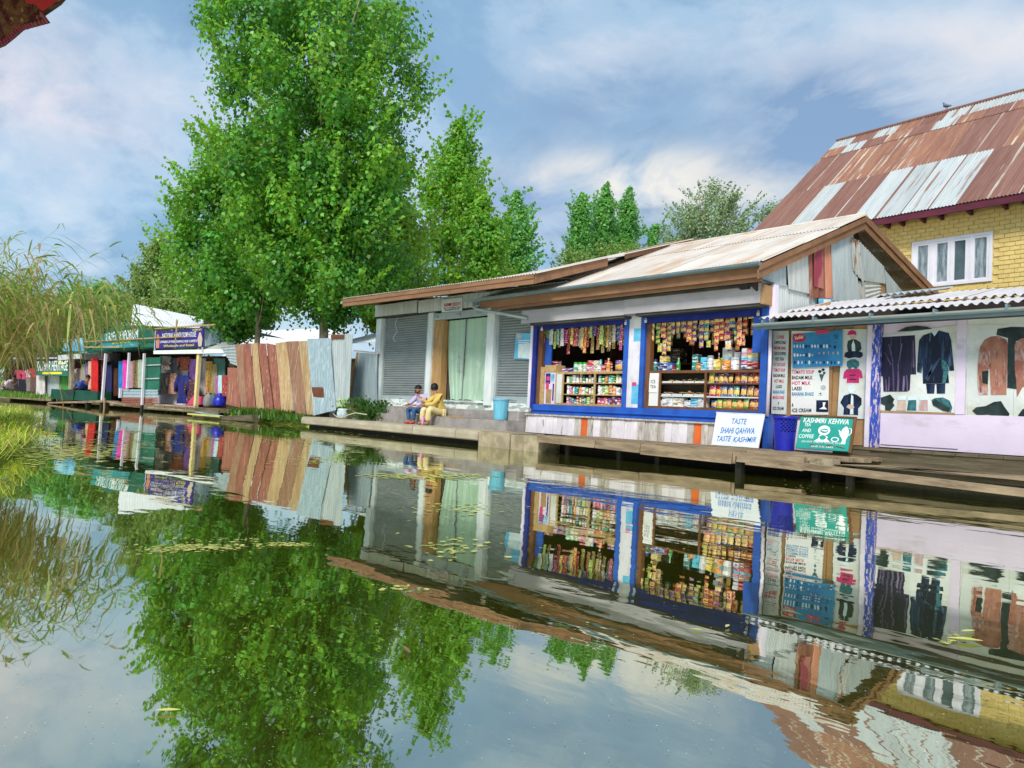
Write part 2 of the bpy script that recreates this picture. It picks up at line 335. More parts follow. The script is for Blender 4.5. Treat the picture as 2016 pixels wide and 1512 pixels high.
# masonry
mt['brick_yellow'] = M('brick_yellow', (.76, .59, .23), (.69, .52, .19), sc=(3, 3, 3), c=(.58, .43, .16), csc=(8, 8, 8), clo=.62, chi=.75, rough=.8, bump=.35, bsc=(25, 25, 25), orand=.05)
mt['brick_joint'] = M('brick_joint', (.66, .50, .18), (.55, .41, .15), sc=(5, 5, 5), c=(.34, .25, .10), csc=(6, 6, 9), clo=.56, chi=.66, rough=.9, bump=.3)
mt['upvc'] = plain('upvc', (.74, .74, .80), rough=.35, k=.06)
def glassy(name, a, b, sc):
    m = M(name, a, b, sc=sc, rough=.06, spec=.5); return m
mt['pane'] = glassy('pane', (.05, .085, .09), (.09, .13, .14), (1.2, 1.2, 1.2))
mt['pane_lace'] = glassy('pane_lace', (.12, .17, .19), (.32, .37, .40), (16, 16, 2.5))
# cloth and goods
mt['curtain'] = M('curtain', (.40, .56, .43), (.34, .49, .37), sc=(1.5, 1.5, 1), c=(.46, .62, .48), csc=(2, 2, 2), rough=.75, bump=.05)
mt['cloth'] = M('cloth', (1, 1, 1), (.72, .70, .72), sc=(7, 7, 2.5), usecol=True, rough=.85, bump=.25, bsc=(8, 8, 3))
mt['cloth_print'] = M('cloth_print', (1, 1, 1), (.58, .46, .46), sc=(14, 14, 10), lo=.5, hi=.58, usecol=True, rough=.85, c=(.75, .65, .45), csc=(20, 20, 16), clo=.6, chi=.66)
mt['packet'] = M('packet', (1, 1, 1), (.45, .38, .34), sc=(30, 30, 30), lo=.46, hi=.58, usecol=True, c=(.85, .80, .70), csc=(30, 30, 44), clo=.56, chi=.60, rough=.3, spec=.5, bump=.3, bsc=(30, 30, 30))
mt['packet_body'] = M('packet_body', (.78, .52, .14), (.62, .32, .07), sc=(30, 30, 30), lo=.45, hi=.6, c=(.90, .82, .55), csc=(40, 40, 40), clo=.6, chi=.66, rough=.3, spec=.5, bump=.35, bsc=(30, 30, 30), orand=.12)
mt['goods'] = M('goods', (1, 1, 1), (.75, .75, .75), sc=(12, 12, 12), usecol=True, rough=.35, spec=.5)
mt['goods_print'] = M('goods_print', (1, 1, 1), (.28, .28, .40), sc=(7, 7, 30), lo=.52, hi=.56, usecol=True, c=(.86, .84, .80), csc=(5, 5, 34), clo=.54, chi=.57, rough=.35, spec=.5)
mt['cap_white'] = plain('cap_white', (.80, .80, .80), rough=.4)
mt['biscuit'] = M('biscuit', (.52, .33, .14), (.34, .18, .07), sc=(25, 25, 25), rough=.8, island=.25)
mt['paper'] = M('paper', (.78, .78, .76), (.72, .72, .70), sc=(2, 2, 2), rough=.7)
mt['poster_pale'] = M('poster_pale', (.70, .72, .70), (.58, .61, .59), sc=(1.4, 1.4, 1.4), c=(.45, .46, .33), csc=(1.1, 1.1, 1.6), clo=.52, chi=.72, rough=.45, bump=.6, bsc=(7, 7, 5))
mt['poster_grey'] = M('poster_grey', (.56, .60, .58), (.48, .52, .51), sc=(3, 3, 1.2), rough=.55)
mt['poster_blue'] = M('poster_blue', (.025, .17, .42), (.05, .30, .55), sc=(1.6, 1.6, 1.6), lo=.35, hi=.65, rough=.45)
mt['poster_cyan'] = M('poster_cyan', (.10, .42, .66), (.16, .50, .72), sc=(4, 4, 4), rough=.5)
mt['sign_white'] = M('sign_white', (.70, .73, .76), (.63, .66, .69), sc=(2, 2, 2), rough=.5)
mt['sign_teal'] = M('sign_teal', (.02, .34, .27), (.02, .28, .23), sc=(2, 2, 2), c=(.04, .22, .17), csc=(4, 4, 4), clo=.62, chi=.75, rough=.5)
mt['sign_green'] = M('sign_green', (.02, .16, .10), (.015, .11, .07), sc=(1, 1, 1), rough=.5)
mt['sign_emerald'] = M('sign_emerald', (.03, .20, .17), (.02, .27, .27), sc=(.6, .6, .6), rough=.5)
mt['sign_purple'] = M('sign_purple', (.035, .018, .21), (.03, .015, .15), sc=(1, 1, 1), rough=.5)
mt['sign_sky'] = M('sign_sky', (.08, .32, .50), (.30, .55, .66), sc=(1.2, 1.2, 1.5), lo=.45, hi=.55, rough=.5)
mt['ink_white'] = plain('ink_white', (.85, .85, .85), k=.03)
mt['ink_blue'] = plain('ink_blue', (.015, .17, .50), k=.05)
mt['ink_black'] = plain('ink_black', (.02, .02, .03), k=.05)
mt['ink_red'] = plain('ink_red', (.55, .02, .05), k=.05)
mt['ink_pink'] = plain('ink_pink', (.62, .06, .16), k=.05)
mt['ink_yellow'] = plain('ink_yellow', (.80, .70, .05), k=.05)
mt['ink_cyan'] = plain('ink_cyan', (.03, .24, .50), k=.05)
mt['print_navy'] = M('print_navy', (.006, .009, .026), (.012, .030, .085), sc=(7, 7, 2.0), lo=.48, hi=.60, c=(.12, .20, .30), csc=(11, 11, 1.6), clo=.60, chi=.70, rough=.4)
mt['print_stripe'] = M('print_stripe', (.010, .009, .030), (.018, .016, .045), sc=(10, 10, 1), c=(.22, .19, .27), csc=(17, 17, .7), clo=.62, chi=.68, rough=.45)
mt['print_rust'] = M('print_rust', (.40, .18, .12), (.28, .10, .07), sc=(4, 4, 3), c=(.62, .48, .46), csc=(4, 4, 2.2), clo=.52, chi=.68, rough=.5)
mt['print_magenta'] = M('print_magenta', (.58, .03, .17), (.44, .02, .12), sc=(10, 10, 14), rough=.5)
mt['print_teal'] = M('print_teal', (.02, .09, .11), (.05, .20, .22), sc=(18, 18, 18), rough=.5)
mt['print_black'] = M('print_black', (.012, .022, .022), (.03, .05, .05), sc=(4, 4, 4), rough=.45)
mt['print_pale'] = M('print_pale', (.55, .72, .74), (.70, .80, .82), sc=(9, 9, 9), rough=.5)
mt['print_skin'] = M('print_skin', (.60, .47, .40), (.52, .40, .34), sc=(9, 9, 9), rough=.5)
mt['print_strip'] = M('print_strip', (.55, .30, .28), (.40, .52, .60), sc=(16, 16, 3), lo=.45, hi=.55, rough=.5)
# plastic
mt['basket_blue'] = M('basket_blue', (.012, .02, .42), (.01, .015, .33), sc=(5, 5, 5), rough=.35, spec=.5)
mt['bin_sky'] = M('bin_sky', (.16, .50, .66), (.12, .42, .58), sc=(3, 3, 3), rough=.4, spec=.4)
mt['clear_plastic'] = M('clear_plastic', (.55, .66, .68), (.40, .52, .54), sc=(9, 9, 5), rough=.15, spec=.5)
mt['pink_plastic'] = plain('pink_plastic', (.80, .32, .62), rough=.35)
mt['hose'] = plain('hose', (.55, .50, .38), rough=.6)
mt['fold_violet'] = M('fold_violet', (.20, .15, .25), (.07, .05, .12), sc=(9, 9, 2), rough=.5)
mt['fold_blue'] = M('fold_blue', (.05, .10, .19), (.02, .04, .09), sc=(9, 9, 2), rough=.4)
mt['fold_rust'] = M('fold_rust', (.22, .075, .05), (.55, .36, .31), sc=(6, 6, 3), lo=.4, hi=.65, rough=.5)
# people
mt['skin'] = M('skin', (.40, .21, .13), (.35, .18, .11), sc=(9, 9, 9), rough=.55)
mt['hair'] = plain('hair', (.012, .010, .012), rough=.5)
mt['jeans'] = M('jeans', (.05, .13, .30), (.03, .08, .20), sc=(8, 8, 4), rough=.85)
mt['shirt_lilac'] = M('shirt_lilac', (.56, .45, .66), (.48, .38, .58), sc=(9, 9, 6), rough=.85)
mt['kurta'] = M('kurta', (.66, .48, .13), (.56, .39, .10), sc=(7, 7, 4), rough=.85)
mt['shalwar'] = M('shalwar', (.72, .60, .30), (.62, .50, .24), sc=(7, 7, 4), rough=.85)
mt['shirt_blue'] = M('shirt_blue', (.03, .055, .36), (.02, .04, .26), sc=(7, 7, 7), rough=.85)
mt['shoe_red'] = plain('shoe_red', (.50, .04, .04)); mt['shoe_brown'] = plain('shoe_brown', (.25, .12, .07))
# plants, ground
def leafm(name, a, b, v=.35, hue=.02, trans=.4, tcol=(.35, .50, .04)): return M(name, a, b, sc=(.45, .45, .45), lo=.38, hi=.62, island=v, hue=hue, rough=.42, spec=.5, trans=trans, tcol=tcol)
mt['leaf_poplar'] = leafm('leaf_poplar', (.112, .365, .042), (.052, .215, .030), v=.5, trans=.34, tcol=(.35, .62, .05))
mt['leaf_poplar_light'] = leafm('leaf_poplar_light', (.240, .530, .052), (.140, .390, .040), v=.4, trans=.45, tcol=(.55, .75, .06))
mt['leaf_far'] = leafm('leaf_far', (.220, .540, .130), (.140, .400, .100), v=.35, trans=.45, tcol=(.45, .75, .15))
mt['leaf_willow'] = leafm('leaf_willow', (0.40, 0.52, 0.27), (0.30, 0.43, 0.21), v=.3, tcol=(.3, .38, .12))
mt['leaf_olive'] = leafm('leaf_olive', (0.270, 0.405, 0.095), (0.189, 0.311, 0.074), v=.3)
mt['leaf_yellow'] = leafm('leaf_yellow', (.420, .640, .060), (.280, .500, .050), v=.35, trans=.45, tcol=(.6, .75, .06))
mt['leaf_weed'] = leafm('leaf_weed', (.035, .13, .025), (.03, .10, .02), v=.4)
mt['reed_green'] = leafm('reed_green', (0.242, 0.374, 0.061), (0.143, 0.264, 0.044), v=.4, hue=.03)
mt['reed_straw'] = leafm('reed_straw', (0.672, 0.515, 0.235), (0.493, 0.358, 0.146), v=.4, hue=.02, tcol=(.5, .4, .1))
mt['reed_olive'] = leafm('reed_olive', (0.448, 0.448, 0.101), (0.314, 0.336, 0.078), v=.4, hue=.03)
mt['grass_lime'] = leafm('grass_lime', (.64, .72, .08), (.46, .62, .06), v=.35, hue=.03, tcol=(.6, .65, .05))
mt['grass_green'] = leafm('grass_green', (.13, .29, .025), (.09, .22, .02), v=.3, hue=.02)
mt['bark'] = M('bark', (.33, .27, .19), (.20, .155, .11), sc=(6, 6, 2), c=(.30, .26, .18), csc=(5, 5, 3), clo=.6, chi=.72, rough=.9, bump=.6, bsc=(12, 12, 4))
mt['earth'] = M('earth', (.12, .10, .06), (.07, .085, .03), sc=(.8, .8, .8), rough=.95, bump=.5, bsc=(4, 4, 4))
mt['bank'] = M('bank', (.34, .42, .06), (.20, .28, .04), sc=(1.5, 1.5, 1.5), rough=.95, bump=.6, bsc=(6, 6, 6))
mt['weed_float'] = M('weed_float', (.52, .50, .13), (.38, .40, .09), sc=(2, 2, 2), island=.3, rough=.6)
mt['speck'] = M('speck', (.60, .60, .44), (.42, .46, .26), sc=(2, 2, 2), island=.4, rough=.6)

def water_mat():
    m = bpy.data.materials.new('lake_water'); m.use_nodes = True; nt = m.node_tree; n = nt.nodes; L = nt.links; n.clear()
    out = n.new('ShaderNodeOutputMaterial'); mix = n.new('ShaderNodeMixShader'); gl = n.new('ShaderNodeBsdfGlossy'); df = n.new('ShaderNodeBsdfDiffuse')
    gl.inputs['Roughness'].default_value = 0.015; gl.inputs['Color'].default_value = (.89, .92, .80, 1)
    tc = n.new('ShaderNodeTexCoord')
    def noise(sc, det, rot=YAW):
        mp = n.new('ShaderNodeMapping'); L.new(tc.outputs['Object'], mp.inputs[0]); mp.inputs['Rotation'].default_value = (0, 0, -rot); mp.inputs['Scale'].default_value = sc
        x = n.new('ShaderNodeTexNoise'); x.inputs['Scale'].default_value = 1; x.inputs['Detail'].default_value = det; L.new(mp.outputs[0], x.inputs['Vector']); return x.outputs['Fac']
    cr = n.new('ShaderNodeValToRGB'); cr.color_ramp.elements[0].position = .35; cr.color_ramp.elements[1].position = .7
    cr.color_ramp.elements[0].color = (.050, .056, .005, 1); cr.color_ramp.elements[1].color = (.080, .082, .008, 1); L.new(noise((.5, .5, 1), 4), cr.inputs[0]); L.new(cr.outputs[0], df.inputs[0])
    a, b, c = noise((1.0, 2.2, 1), 2), noise((5, 12, 1), 2), noise((.25, .5, 1), 2)
    def ma(op, x, y, z=None):
        q = n.new('ShaderNodeMath'); q.operation = op
        for i, v in enumerate((x, y, z)):
            if v is None: continue
            if isinstance(v, (int, float)): q.inputs[i].default_value = v
            else: L.new(v, q.inputs[i])
        return q.outputs[0]
    h = ma('ADD', ma('MULTIPLY', a, 1.0), ma('MULTIPLY', b, ma('MULTIPLY', ma('SUBTRACT', c, .32), .55)))
    bp = n.new('ShaderNodeBump'); bp.inputs['Strength'].default_value = 1.0; bp.inputs['Distance'].default_value = 0.0032; L.new(h, bp.inputs['Height'])
    L.new(bp.outputs[0], gl.inputs['Normal'])
    fr = n.new('ShaderNodeLayerWeight'); fr.inputs['Blend'].default_value = 0.5
    f2 = n.new('ShaderNodeMapRange'); L.new(fr.outputs['Facing'], f2.inputs[0]); f2.inputs[1].default_value = .45; f2.inputs[2].default_value = .97; f2.inputs[3].default_value = .55; f2.inputs[4].default_value = .90
    L.new(f2.outputs[0], mix.inputs[0]); L.new(df.outputs[0], mix.inputs[1]); L.new(gl.outputs[0], mix.inputs[2]); L.new(mix.outputs[0], out.inputs[0])
    return m
mt['water'] = water_mat()
# ------------------------------------------------------------------ setting: water, land, banks
def struct(o): o['kind'] = 'structure'; return o
struct(MB().add([(-700, -300, 0), (300, -300, 0), (300, 300, 0), (-700, 300, 0)], [(0, 1, 2, 3)]).build('lake_water', mt['water']))
def sheet(name, pts, z, m, bumpy=0.0, sub=0.0, drop=1.0):
    """Land: a top sheet and a skirt that dips under the water."""
    b = MB(); n = len(pts)
    top = [(x, y, z) for x, y in pts]; low = [(x, y, -drop) for x, y in pts]
    b.add(top + low, [tuple(range(n))] + [(i, i + n, (i + 1) % n + n, (i + 1) % n) for i in range(n)])
    return struct(b.build(name, m))
# land behind the quay; it closes the canal far to the left
sheet('ground', [(-22.2, 12.2), (-14.6, 12.3), (-14.5, 13.7), (60, 13.7), (300, 14), (300, 400), (-700, 400), (-700, -20), (-130, -20), (-98, 5.5), (-62, 8.6), (-36, 14.0), (-31, 12.6)], 0.30, mt['earth'])
# near grassy bank on the left, off which the reeds lean
BANK = [(-8.3, 0.55), (-10.5, 1.3), (-13, 1.85), (-17, 2.6), (-22, 3.2), (-29, 4.0), (-42, 4.5), (-60, 4.0), (-60, -40), (-6, -40), (-6.5, -2)]
sheet('grass_bank', BANK, 0.16, mt['bank'])

# ------------------------------------------------------------------ quay: concrete curb blocks, plank deck, timbers
QY = 11.36
quay = empty('quay_curb', (-20, QY, 0), label='pale concrete quay curb along the canal below the shuttered shop', cat='curb')
def rel(root): return lambda x, y, z: (x - root.location.x, y - root.location.y, z - root.location.z)
edges = [at(p, 840, QY)[0] for p in (592, 657, 812, 897, 942)]
for i in range(len(edges) - 1):
    x0, x1 = edges[i] + .015, edges[i + 1] - .015; b = MB(); r = .07
    prof = [(QY + .06, .12), (QY, .15), (QY, .27), (QY + .02, .335), (QY + .09, .365), (QY + 1.05, .37), (QY + 1.05, .12)]
    n = len(prof); V = [(x - quay.location.x, y - QY, z) for x in (x0, x1) for y, z in prof]
    b.add(V, [tuple(range(n - 1, -1, -1)), tuple(range(n, 2 * n))] + [(k, (k + 1) % n, (k + 1) % n + n, k + n) for k in range(n)]).build('curb_block', mt['curb'], quay)
MB().box(at(592, 840, QY)[0] + 20.05, at(942, 850, QY)[0] + 20, .28, 1.0, -.4, .125).build('undercut_shade', mt['wet_pile_gap_shade'], quay)  # recessed wall, shade beneath the curb put into its near-black colour
edges = [at(p, 850, QY)[0] for p in (942, 1004, 1033, 1063)]
for i in range(3):
    x0, x1 = edges[i] + .02, edges[i + 1] - .01; j = [.0, .03, -.02][i]
    boxo('stone_block', x0 + 20, x1 + 20, j, 1.1, -.3, .36 - abs(j), mt['stone_block'], quay)

deck = empty('plank_deck', (-10, QY, 0), label='weathered plank deck on piles in front of the snack kiosk', cat='deck')
DX0, DX1, DZ = at(1063, 862, QY)[0], -5.55, 0.385
ys = [QY - .02, QY + .26, QY + .52, QY + .78, QY + 1.03, QY + 1.3, QY + 1.6]
for k in range(6):
    cuts = [DX0, DX0 + (DX1 - DX0) * (.35 + .1 * (k % 3)), DX0 + (DX1 - DX0) * (.7 + .07 * ((k + 1) % 3)), DX1 + .1 * (k % 2)]
    for i in range(3):
        dz = random.uniform(-.012, .012)
        boxo('deck_plank', cuts[i] + 10.004, cuts[i + 1] + 9.985, ys[k] - QY + .006, ys[k + 1] - QY - .006, DZ - .06 + dz - .002 * k, DZ + dz, mt['deck_wood'], deck)
fx = [at(p, 870, QY - .06)[0] for p in (1063, 1179, 1268, 1450, 1590)] + [-6.35]
zt = [.375, .37, .36, .355, .33]; zb = [.23, .21, .17, .165, .18]
for i in range(5):   # the front edge beams, irregular lengths and depths
    MB().hexa([(fx[i] + 10, -.16, zb[i]), (fx[i + 1] + 9.98, -.17, zb[i] - .02), (fx[i + 1] + 9.98, -.03, zb[i] - .01), (fx[i] + 10, -.03, zb[i])],
              [(fx[i] + 10, -.15, zt[i]), (fx[i + 1] + 9.98, -.14, zt[i] - .01), (fx[i + 1] + 9.98, -.03, zt[i]), (fx[i] + 10, -.03, zt[i])]).build('edge_beam', mt['deck_wood'], deck)
for p in (1110, 1212, 1288, 1455, 1600, 1668):
    x = at(p, 905, QY - .02)[0]
    MB().box(x + 9.95, x + 10.05, .06, .15, -.5, .27).build('pile', mt['wet_pile_gap_shade'], deck)
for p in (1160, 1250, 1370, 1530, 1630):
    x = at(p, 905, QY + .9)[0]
    MB().box(x + 9.94, x + 10.06, .95, 1.06, -.5, .32).build('pile', mt['wet_pile_gap_shade'], deck)
boxo('gap_shade_board', DX0 + 10, 4.4, .62, .67, -.4, .30, mt['wet_pile_gap_shade'], deck)  # added dark board: blackens the void under the deck, shade by colour
# long sloping timber on the water side, from the right-hand pile down towards the lower right
low = empty('landing_timbers', (-5, 10.6, 0), label='long weathered landing timbers sloping down into the water at the right', cat='timbers')
def lt(name, pa, pb, pc, pd, Y, th, m):    # quad of the face in the picture at plane Y, thickness th inland
    q = [at(*p, Y) for p in (pa, pb, pc, pd)]
    A = [(v[0] + 5, v[1] - 10.6, v[2]) for v in q]; B = [(v[0] + 5, v[1] - 10.6 + th, v[2]) for v in q]
    MB().hexa(A, B).build(name, m, low)
lt('timber', cD(220, 345), cD(2060, 572), cD(2060, 524), cD(222, 308), 10.75, .22, mt['deck_wood'])
lt('timber', cD(1110, 370), cD(2060, 470), cD(2060, 440), cD(830, 362), 11.25, .35, mt['deck_wood'])
lt('timber', cD(830, 385), cD(2060, 505), cD(2060, 470), cD(840, 368), 11.5, .3, mt['old_beam'])
MB().box(at(1450, 900, 10.8)[0] + 4.95, at(1450, 900, 10.8)[0] + 5.06, .25, .36, -.5, .31).build('pile', mt['wet_pile_gap_shade'], low)
lt('prop_block', cD(660, 372), cD(820, 372), cD(820, 330), cD(660, 325), 11.2, .25, mt['stone_block'])

# ------------------------------------------------------------------ corrugated sheet helpers for buildings
def wall_sheet(name, pts, m, parent, off, amp=.012, pitch=.075, plane='x', c=0.0, horiz=False):
    """Sheet in an upright plane: pts = (s, z) of bottom-left, bottom-right, top-right, top-left. off = parent's offset."""
    (a0, b0), (a1, b1), (a2, b2), (a3, b3) = pts
    def P(a, b):
        s = (a0 * (1 - a) + a1 * a) * (1 - b) + (a3 * (1 - a) + a2 * a) * b
        z = (b0 * (1 - a) + b1 * a) * (1 - b) + (b3 * (1 - a) + b2 * a) * b
        return (c - off[0], s - off[1], z - off[2]) if plane == 'x' else (s - off[0], c - off[1], z - off[2])
    if horiz:
        Q = lambda a, b: P(b, a); w = abs(b3 - b0)
    else:
        Q = P; w = math.hypot(a1 - a0, 0)
    V, F = corr(Q, 0, w, pitch, amp, (1, 0, 0) if plane == 'x' else (0, -1, 0), steps=2)
    return MB().add(V, F).build(name, m, parent, smooth=True)
def roof_sheet(name, p0, du, dv, m, parent, pitch=.08, amp=.014, x0=0.0, steps=2, sag=0.0, lap=None):
    """Roof sheet: p0 + a*du + b*dv, waves across du."""
    p0, du, dv = np.array(p0, float), np.array(du, float), np.array(dv, float); nr = np.cross(du, dv); nr /= np.linalg.norm(nr); w = np.linalg.norm(du)
    V, F = corr(lambda a, b: p0 + du * a + dv * b - nr * sag * 4 * b * (1 - b), x0, x0 + w, pitch, amp, nr, steps=steps)
    mb = MB().add(V, F)
    if lap is None: return mb.build(name, m, parent, smooth=True)
    n_ = len(F) // steps; mb.M = [1 if (k % n_) >= n_ - 3 else 0 for k in range(len(F))]
    return mb.build(name, [m, lap], parent, smooth=True)

# ------------------------------------------------------------------ the snack kiosk
KX, KY = -11.0, 13.1
kiosk = empty('snack_kiosk', (KX, KY, 0), label='blue trimmed snack kiosk with open front under a cream corrugated gable roof', cat='shop')
KO = (KX, KY, 0)
def kp(px, py, Y): q = at(px, py, Y); return (q[0] - KX, q[1] - KY, q[2])
def kbox(name, pa, pb, Y0, Y1, m, parent=kiosk):   # picture corners on the plane Y0, running back to Y1
    a, b = kp(*pa, Y0), kp(*pb, Y0); x0, x1 = sorted((a[0], b[0])); z0, z1 = sorted((a[2], b[2]))
    return boxo(name, x0, x1, Y0 - KY, Y1 - KY, z0, z1, m, parent)
# white skirting boards, one by one, with two orange ones
xa, xb = at(*c4(75, 1300), 12.98)[0], at(*c5(785, 1330), 12.98)[0]
orange = [(at(*c4(625, 1300), 12.98)[0], at(*c4(690, 1300), 12.98)[0]), (at(*c5(597, 1320), 12.98)[0], at(*c5(668, 1320), 12.98)[0])]
segs = []; cur = xa
for o0, o1 in orange: segs += [(cur, o0, 0), (o0, o1, 1)]; cur = o1
segs.append((cur, xb, 0))
for s0, s1, isor in segs:
    nb = 1 if isor else max(1, int(round((s1 - s0) / .19))); cuts = [s0] + sorted(s0 + (s1 - s0) * (i + random.uniform(-.22, .22)) / nb for i in range(1, nb)) + [s1]
    for x, x2 in zip(cuts, cuts[1:]):
        m = mt['orange_board'] if isor else (mt['white_board'] if (x < xa + 1.25 or (xa + 2.7 < x < xa + 3.6) or random.random() < .3) else mt['grey_board'])
        d = random.uniform(-.012, .012); zt_ = .80 + random.uniform(-.012, .01); w = x2 - x
        MB().hexa([(x - KX, -.13 + d, .36), (x + w - .008 - KX, -.13 + d, .36), (x + w - .008 - KX, -.10 + d, .36), (x - KX, -.10 + d, .36)],
                  [(x - KX, -.12 + d, zt_), (x + w - .008 - KX, -.12 + d, zt_), (x + w - .008 - KX, -.09 + d, zt_), (x - KX, -.09 + d, zt_)]).build('skirt_board', m, kiosk)
boxo('skirt_rail', xa - KX, xb - KX + .5, -.16, -.02, .80, .835, mt['grey_board'], kiosk)
# blue ribbed apron below the openings
BX0, BX1 = at(*c4(130, 1180), 13.0)[0], -7.80
b = MB(); prof = [(-.08, .74)]
for k in range(28): z = .74 + k * .22 / 27; prof.append((-.085 - .022 * math.sin(k / 27 * math.pi * 5), z))
prof += [(-.06, .965), (-.06, 1.075), (-.02, 1.08), (-.02, .74)]
n = len(prof); V = [(X - KX, y, z) for X in (BX0, BX1) for y, z in prof]
b.add(V, [tuple(range(n - 1, -1, -1)), tuple(range(n, 2 * n))] + [(k, (k + 1) % n, (k + 1) % n + n, k + n) for k in range(n)]).build('blue_apron', mt['blue_paint'], kiosk)
# posts of the front: white pillar between blue jambs
def kpost(name, X0, X1, m, z0=1.06, z1=3.12, y0=-.05, y1=.08): return boxo(name, X0 - KX, X1 - KX, y0, y1, z0, z1, m, kiosk)
kpost('blue_jamb', -14.37, -14.24, mt['blue_dark'], z0=.98)
kpost('white_jamb', -14.46, -14.375, mt['lav_post'], z0=.98, y0=-.07)
kpost('brown_jamb', -14.235, -14.08, mt['brown_frame'], y0=.02, y1=.14)
kpost('blue_jamb', -11.33, -11.20, mt['blue_paint'])
kpost('pillar', -11.195, -10.86, mt['pillar_white'], y0=-.04)
kpost('blue_jamb', -10.855, -10.74, mt['blue_paint'])
kpost('brown_jamb', -10.735, -10.62, mt['brown_frame'], y0=.02, y1=.14)
kpost('blue_jamb', -7.90, -7.76, mt['blue_paint'])
kpost('blue_inner_board', -8.13, -7.905, mt['blue_paint'], z0=2.22, z1=3.0, y0=.03, y1=.06)
kpost('blue_inner_board', -14.06, -13.84, mt['blue_paint'], z0=2.05, z1=2.75, y0=.10, y1=.14)
boxo('blue_lintel', -14.24 - KX, -11.33 - KX, -.03, .06, 2.97, 3.14, mt['blue_dark'], kiosk)
boxo('blue_lintel', -10.74 - KX, -7.90 - KX, -.03, .06, 2.93, 3.14, mt['blue_dark'], kiosk)
# stickers on the pillar
for (p, q, m) in ((c4(1155, 235), c4(1215, 330), 'paper'), (c4(1150, 340), c4(1215, 460), 'poster_cyan'), (c4(1128, 890), c4(1195, 1085), 'poster_cyan')):
    kbox('sticker', p, q, 13.055, 13.058, mt[m])
kbox('sticker', c4(1130, 870), c4(1170, 905), 13.05, 13.053, mt['ink_pink'])
# roller shutter boxes
def rollbox(xl, xr, zl, zb, d):
    boxo('roller_box', xl - KX, xr - KX, -.33 + d, .05, zb, zl, mt['roll_box'], kiosk)
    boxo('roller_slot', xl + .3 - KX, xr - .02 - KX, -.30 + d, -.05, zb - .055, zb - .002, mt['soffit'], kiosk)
rollbox(-14.55, -11.12, 3.44, 3.11, .0)
rollbox(-11.11, -7.78, 3.50, 3.12, -.02)
boxo('box_end_board', -7.775 - KX, -7.70 - KX, -.32, .05, 3.1, 3.46, mt['ply_brown'], kiosk)
# inside: floor, back, sides, ceiling
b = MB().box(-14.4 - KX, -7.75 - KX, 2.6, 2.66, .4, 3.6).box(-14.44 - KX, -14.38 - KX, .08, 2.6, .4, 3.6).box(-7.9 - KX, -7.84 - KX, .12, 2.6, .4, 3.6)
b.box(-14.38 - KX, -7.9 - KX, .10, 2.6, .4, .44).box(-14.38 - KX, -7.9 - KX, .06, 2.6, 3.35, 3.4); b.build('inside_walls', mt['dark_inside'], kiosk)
# gable end wall: patched corrugated sheets one by one, in the plane X = -7.72
GX = -7.72
def gs(name, tl, tr, br, bl, m, c=GX, amp=.012, pitch=.075, horiz=False):
    P = [atx(*cG(*q), c) for q in (bl, br, tr, tl)]
    wall_sheet(name, [(p[1], p[2]) for p in P], mt[m], kiosk, KO, amp, pitch, 'x', c, horiz)
gs('gable_sheet', (105, 612), (365, 505), (365, 765), (105, 722), 'galv', GX - .01)
gs('gable_sheet', (232, 715), (690, 820), (690, 1000), (232, 1110), 'galv_pale', GX - .035, pitch=.085)
gs('gable_sheet', (368, 508), (608, 408), (612, 842), (385, 790), 'galv_pale', GX + .012, amp=.006, pitch=.2)
gs('gable_sheet', (596, 415), (756, 345), (764, 890), (605, 880), 'tin_red', GX + .025, amp=.02, pitch=.26)
gs('gable_sheet', (650, 398), (745, 352), (752, 790), (650, 760), 'tin_maroon', GX + .052, amp=.004, pitch=.2)
gs('gable_sheet', (745, 355), (830, 318), (850, 888), (758, 885), 'tin_salmon', GX + .02, amp=.018, pitch=.09)
gs('gable_sheet', (828, 322), (1060, 215), (1135, 935), (850, 912), 'galv', GX + .034, amp=.012, pitch=.085)
gs('gable_sheet', (1030, 235), (1115, 290), (1168, 722), (1060, 600), 'galv_rusty', GX + .052, amp=.012, pitch=.16)
gs('gable_sheet', (1110, 275), (1385, 560), (1398, 735), (1160, 700), 'galv', GX + .018, amp=.010, pitch=.1)
gs('gable_sheet', (1090, 700), (1180, 720), (1195, 930), (1130, 930), 'galv_rusty', GX + .0, amp=.010, pitch=.1)
gs('gable_sheet', (1175, 700), (1345, 715), (1345, 860), (1185, 940), 'galv_pale', GX - .012, amp=.018, pitch=.11, horiz=True)
gs('gable_sheet', (1388, 590), (1600, 850), (1625, 905), (1410, 840), 'galv', GX + .01, amp=.018, pitch=.085)
gs('gable_board', (1335, 700), (1410, 730), (1420, 870), (1345, 860), 'ply_brown', GX - .02, amp=.001)
gs('gable_board', (1400, 830), (1560, 900), (1560, 930), (1400, 900), 'ply_brown', GX + .0, amp=.002)
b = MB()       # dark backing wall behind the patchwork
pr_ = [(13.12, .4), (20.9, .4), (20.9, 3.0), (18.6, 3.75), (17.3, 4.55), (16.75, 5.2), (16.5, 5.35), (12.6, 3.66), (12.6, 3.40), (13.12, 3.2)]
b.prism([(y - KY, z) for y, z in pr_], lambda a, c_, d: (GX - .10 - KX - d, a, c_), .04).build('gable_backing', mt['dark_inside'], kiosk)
P = [atx(*cG(*q), GX + .075) for q in ((700, 965), (850, 965), (850, 890), (700, 890))]
MB().hexa([(GX + .07 - KX, p[1] - KY, p[2]) for p in P], [(GX + .075 - KX, p[1] - KY, p[2]) for p in P]).build('sticker', mt['poster_cyan'], kiosk)
P = [atx(*cG(*q), GX + .08) for q in ((750, 940), (830, 935), (825, 900), (755, 900))]
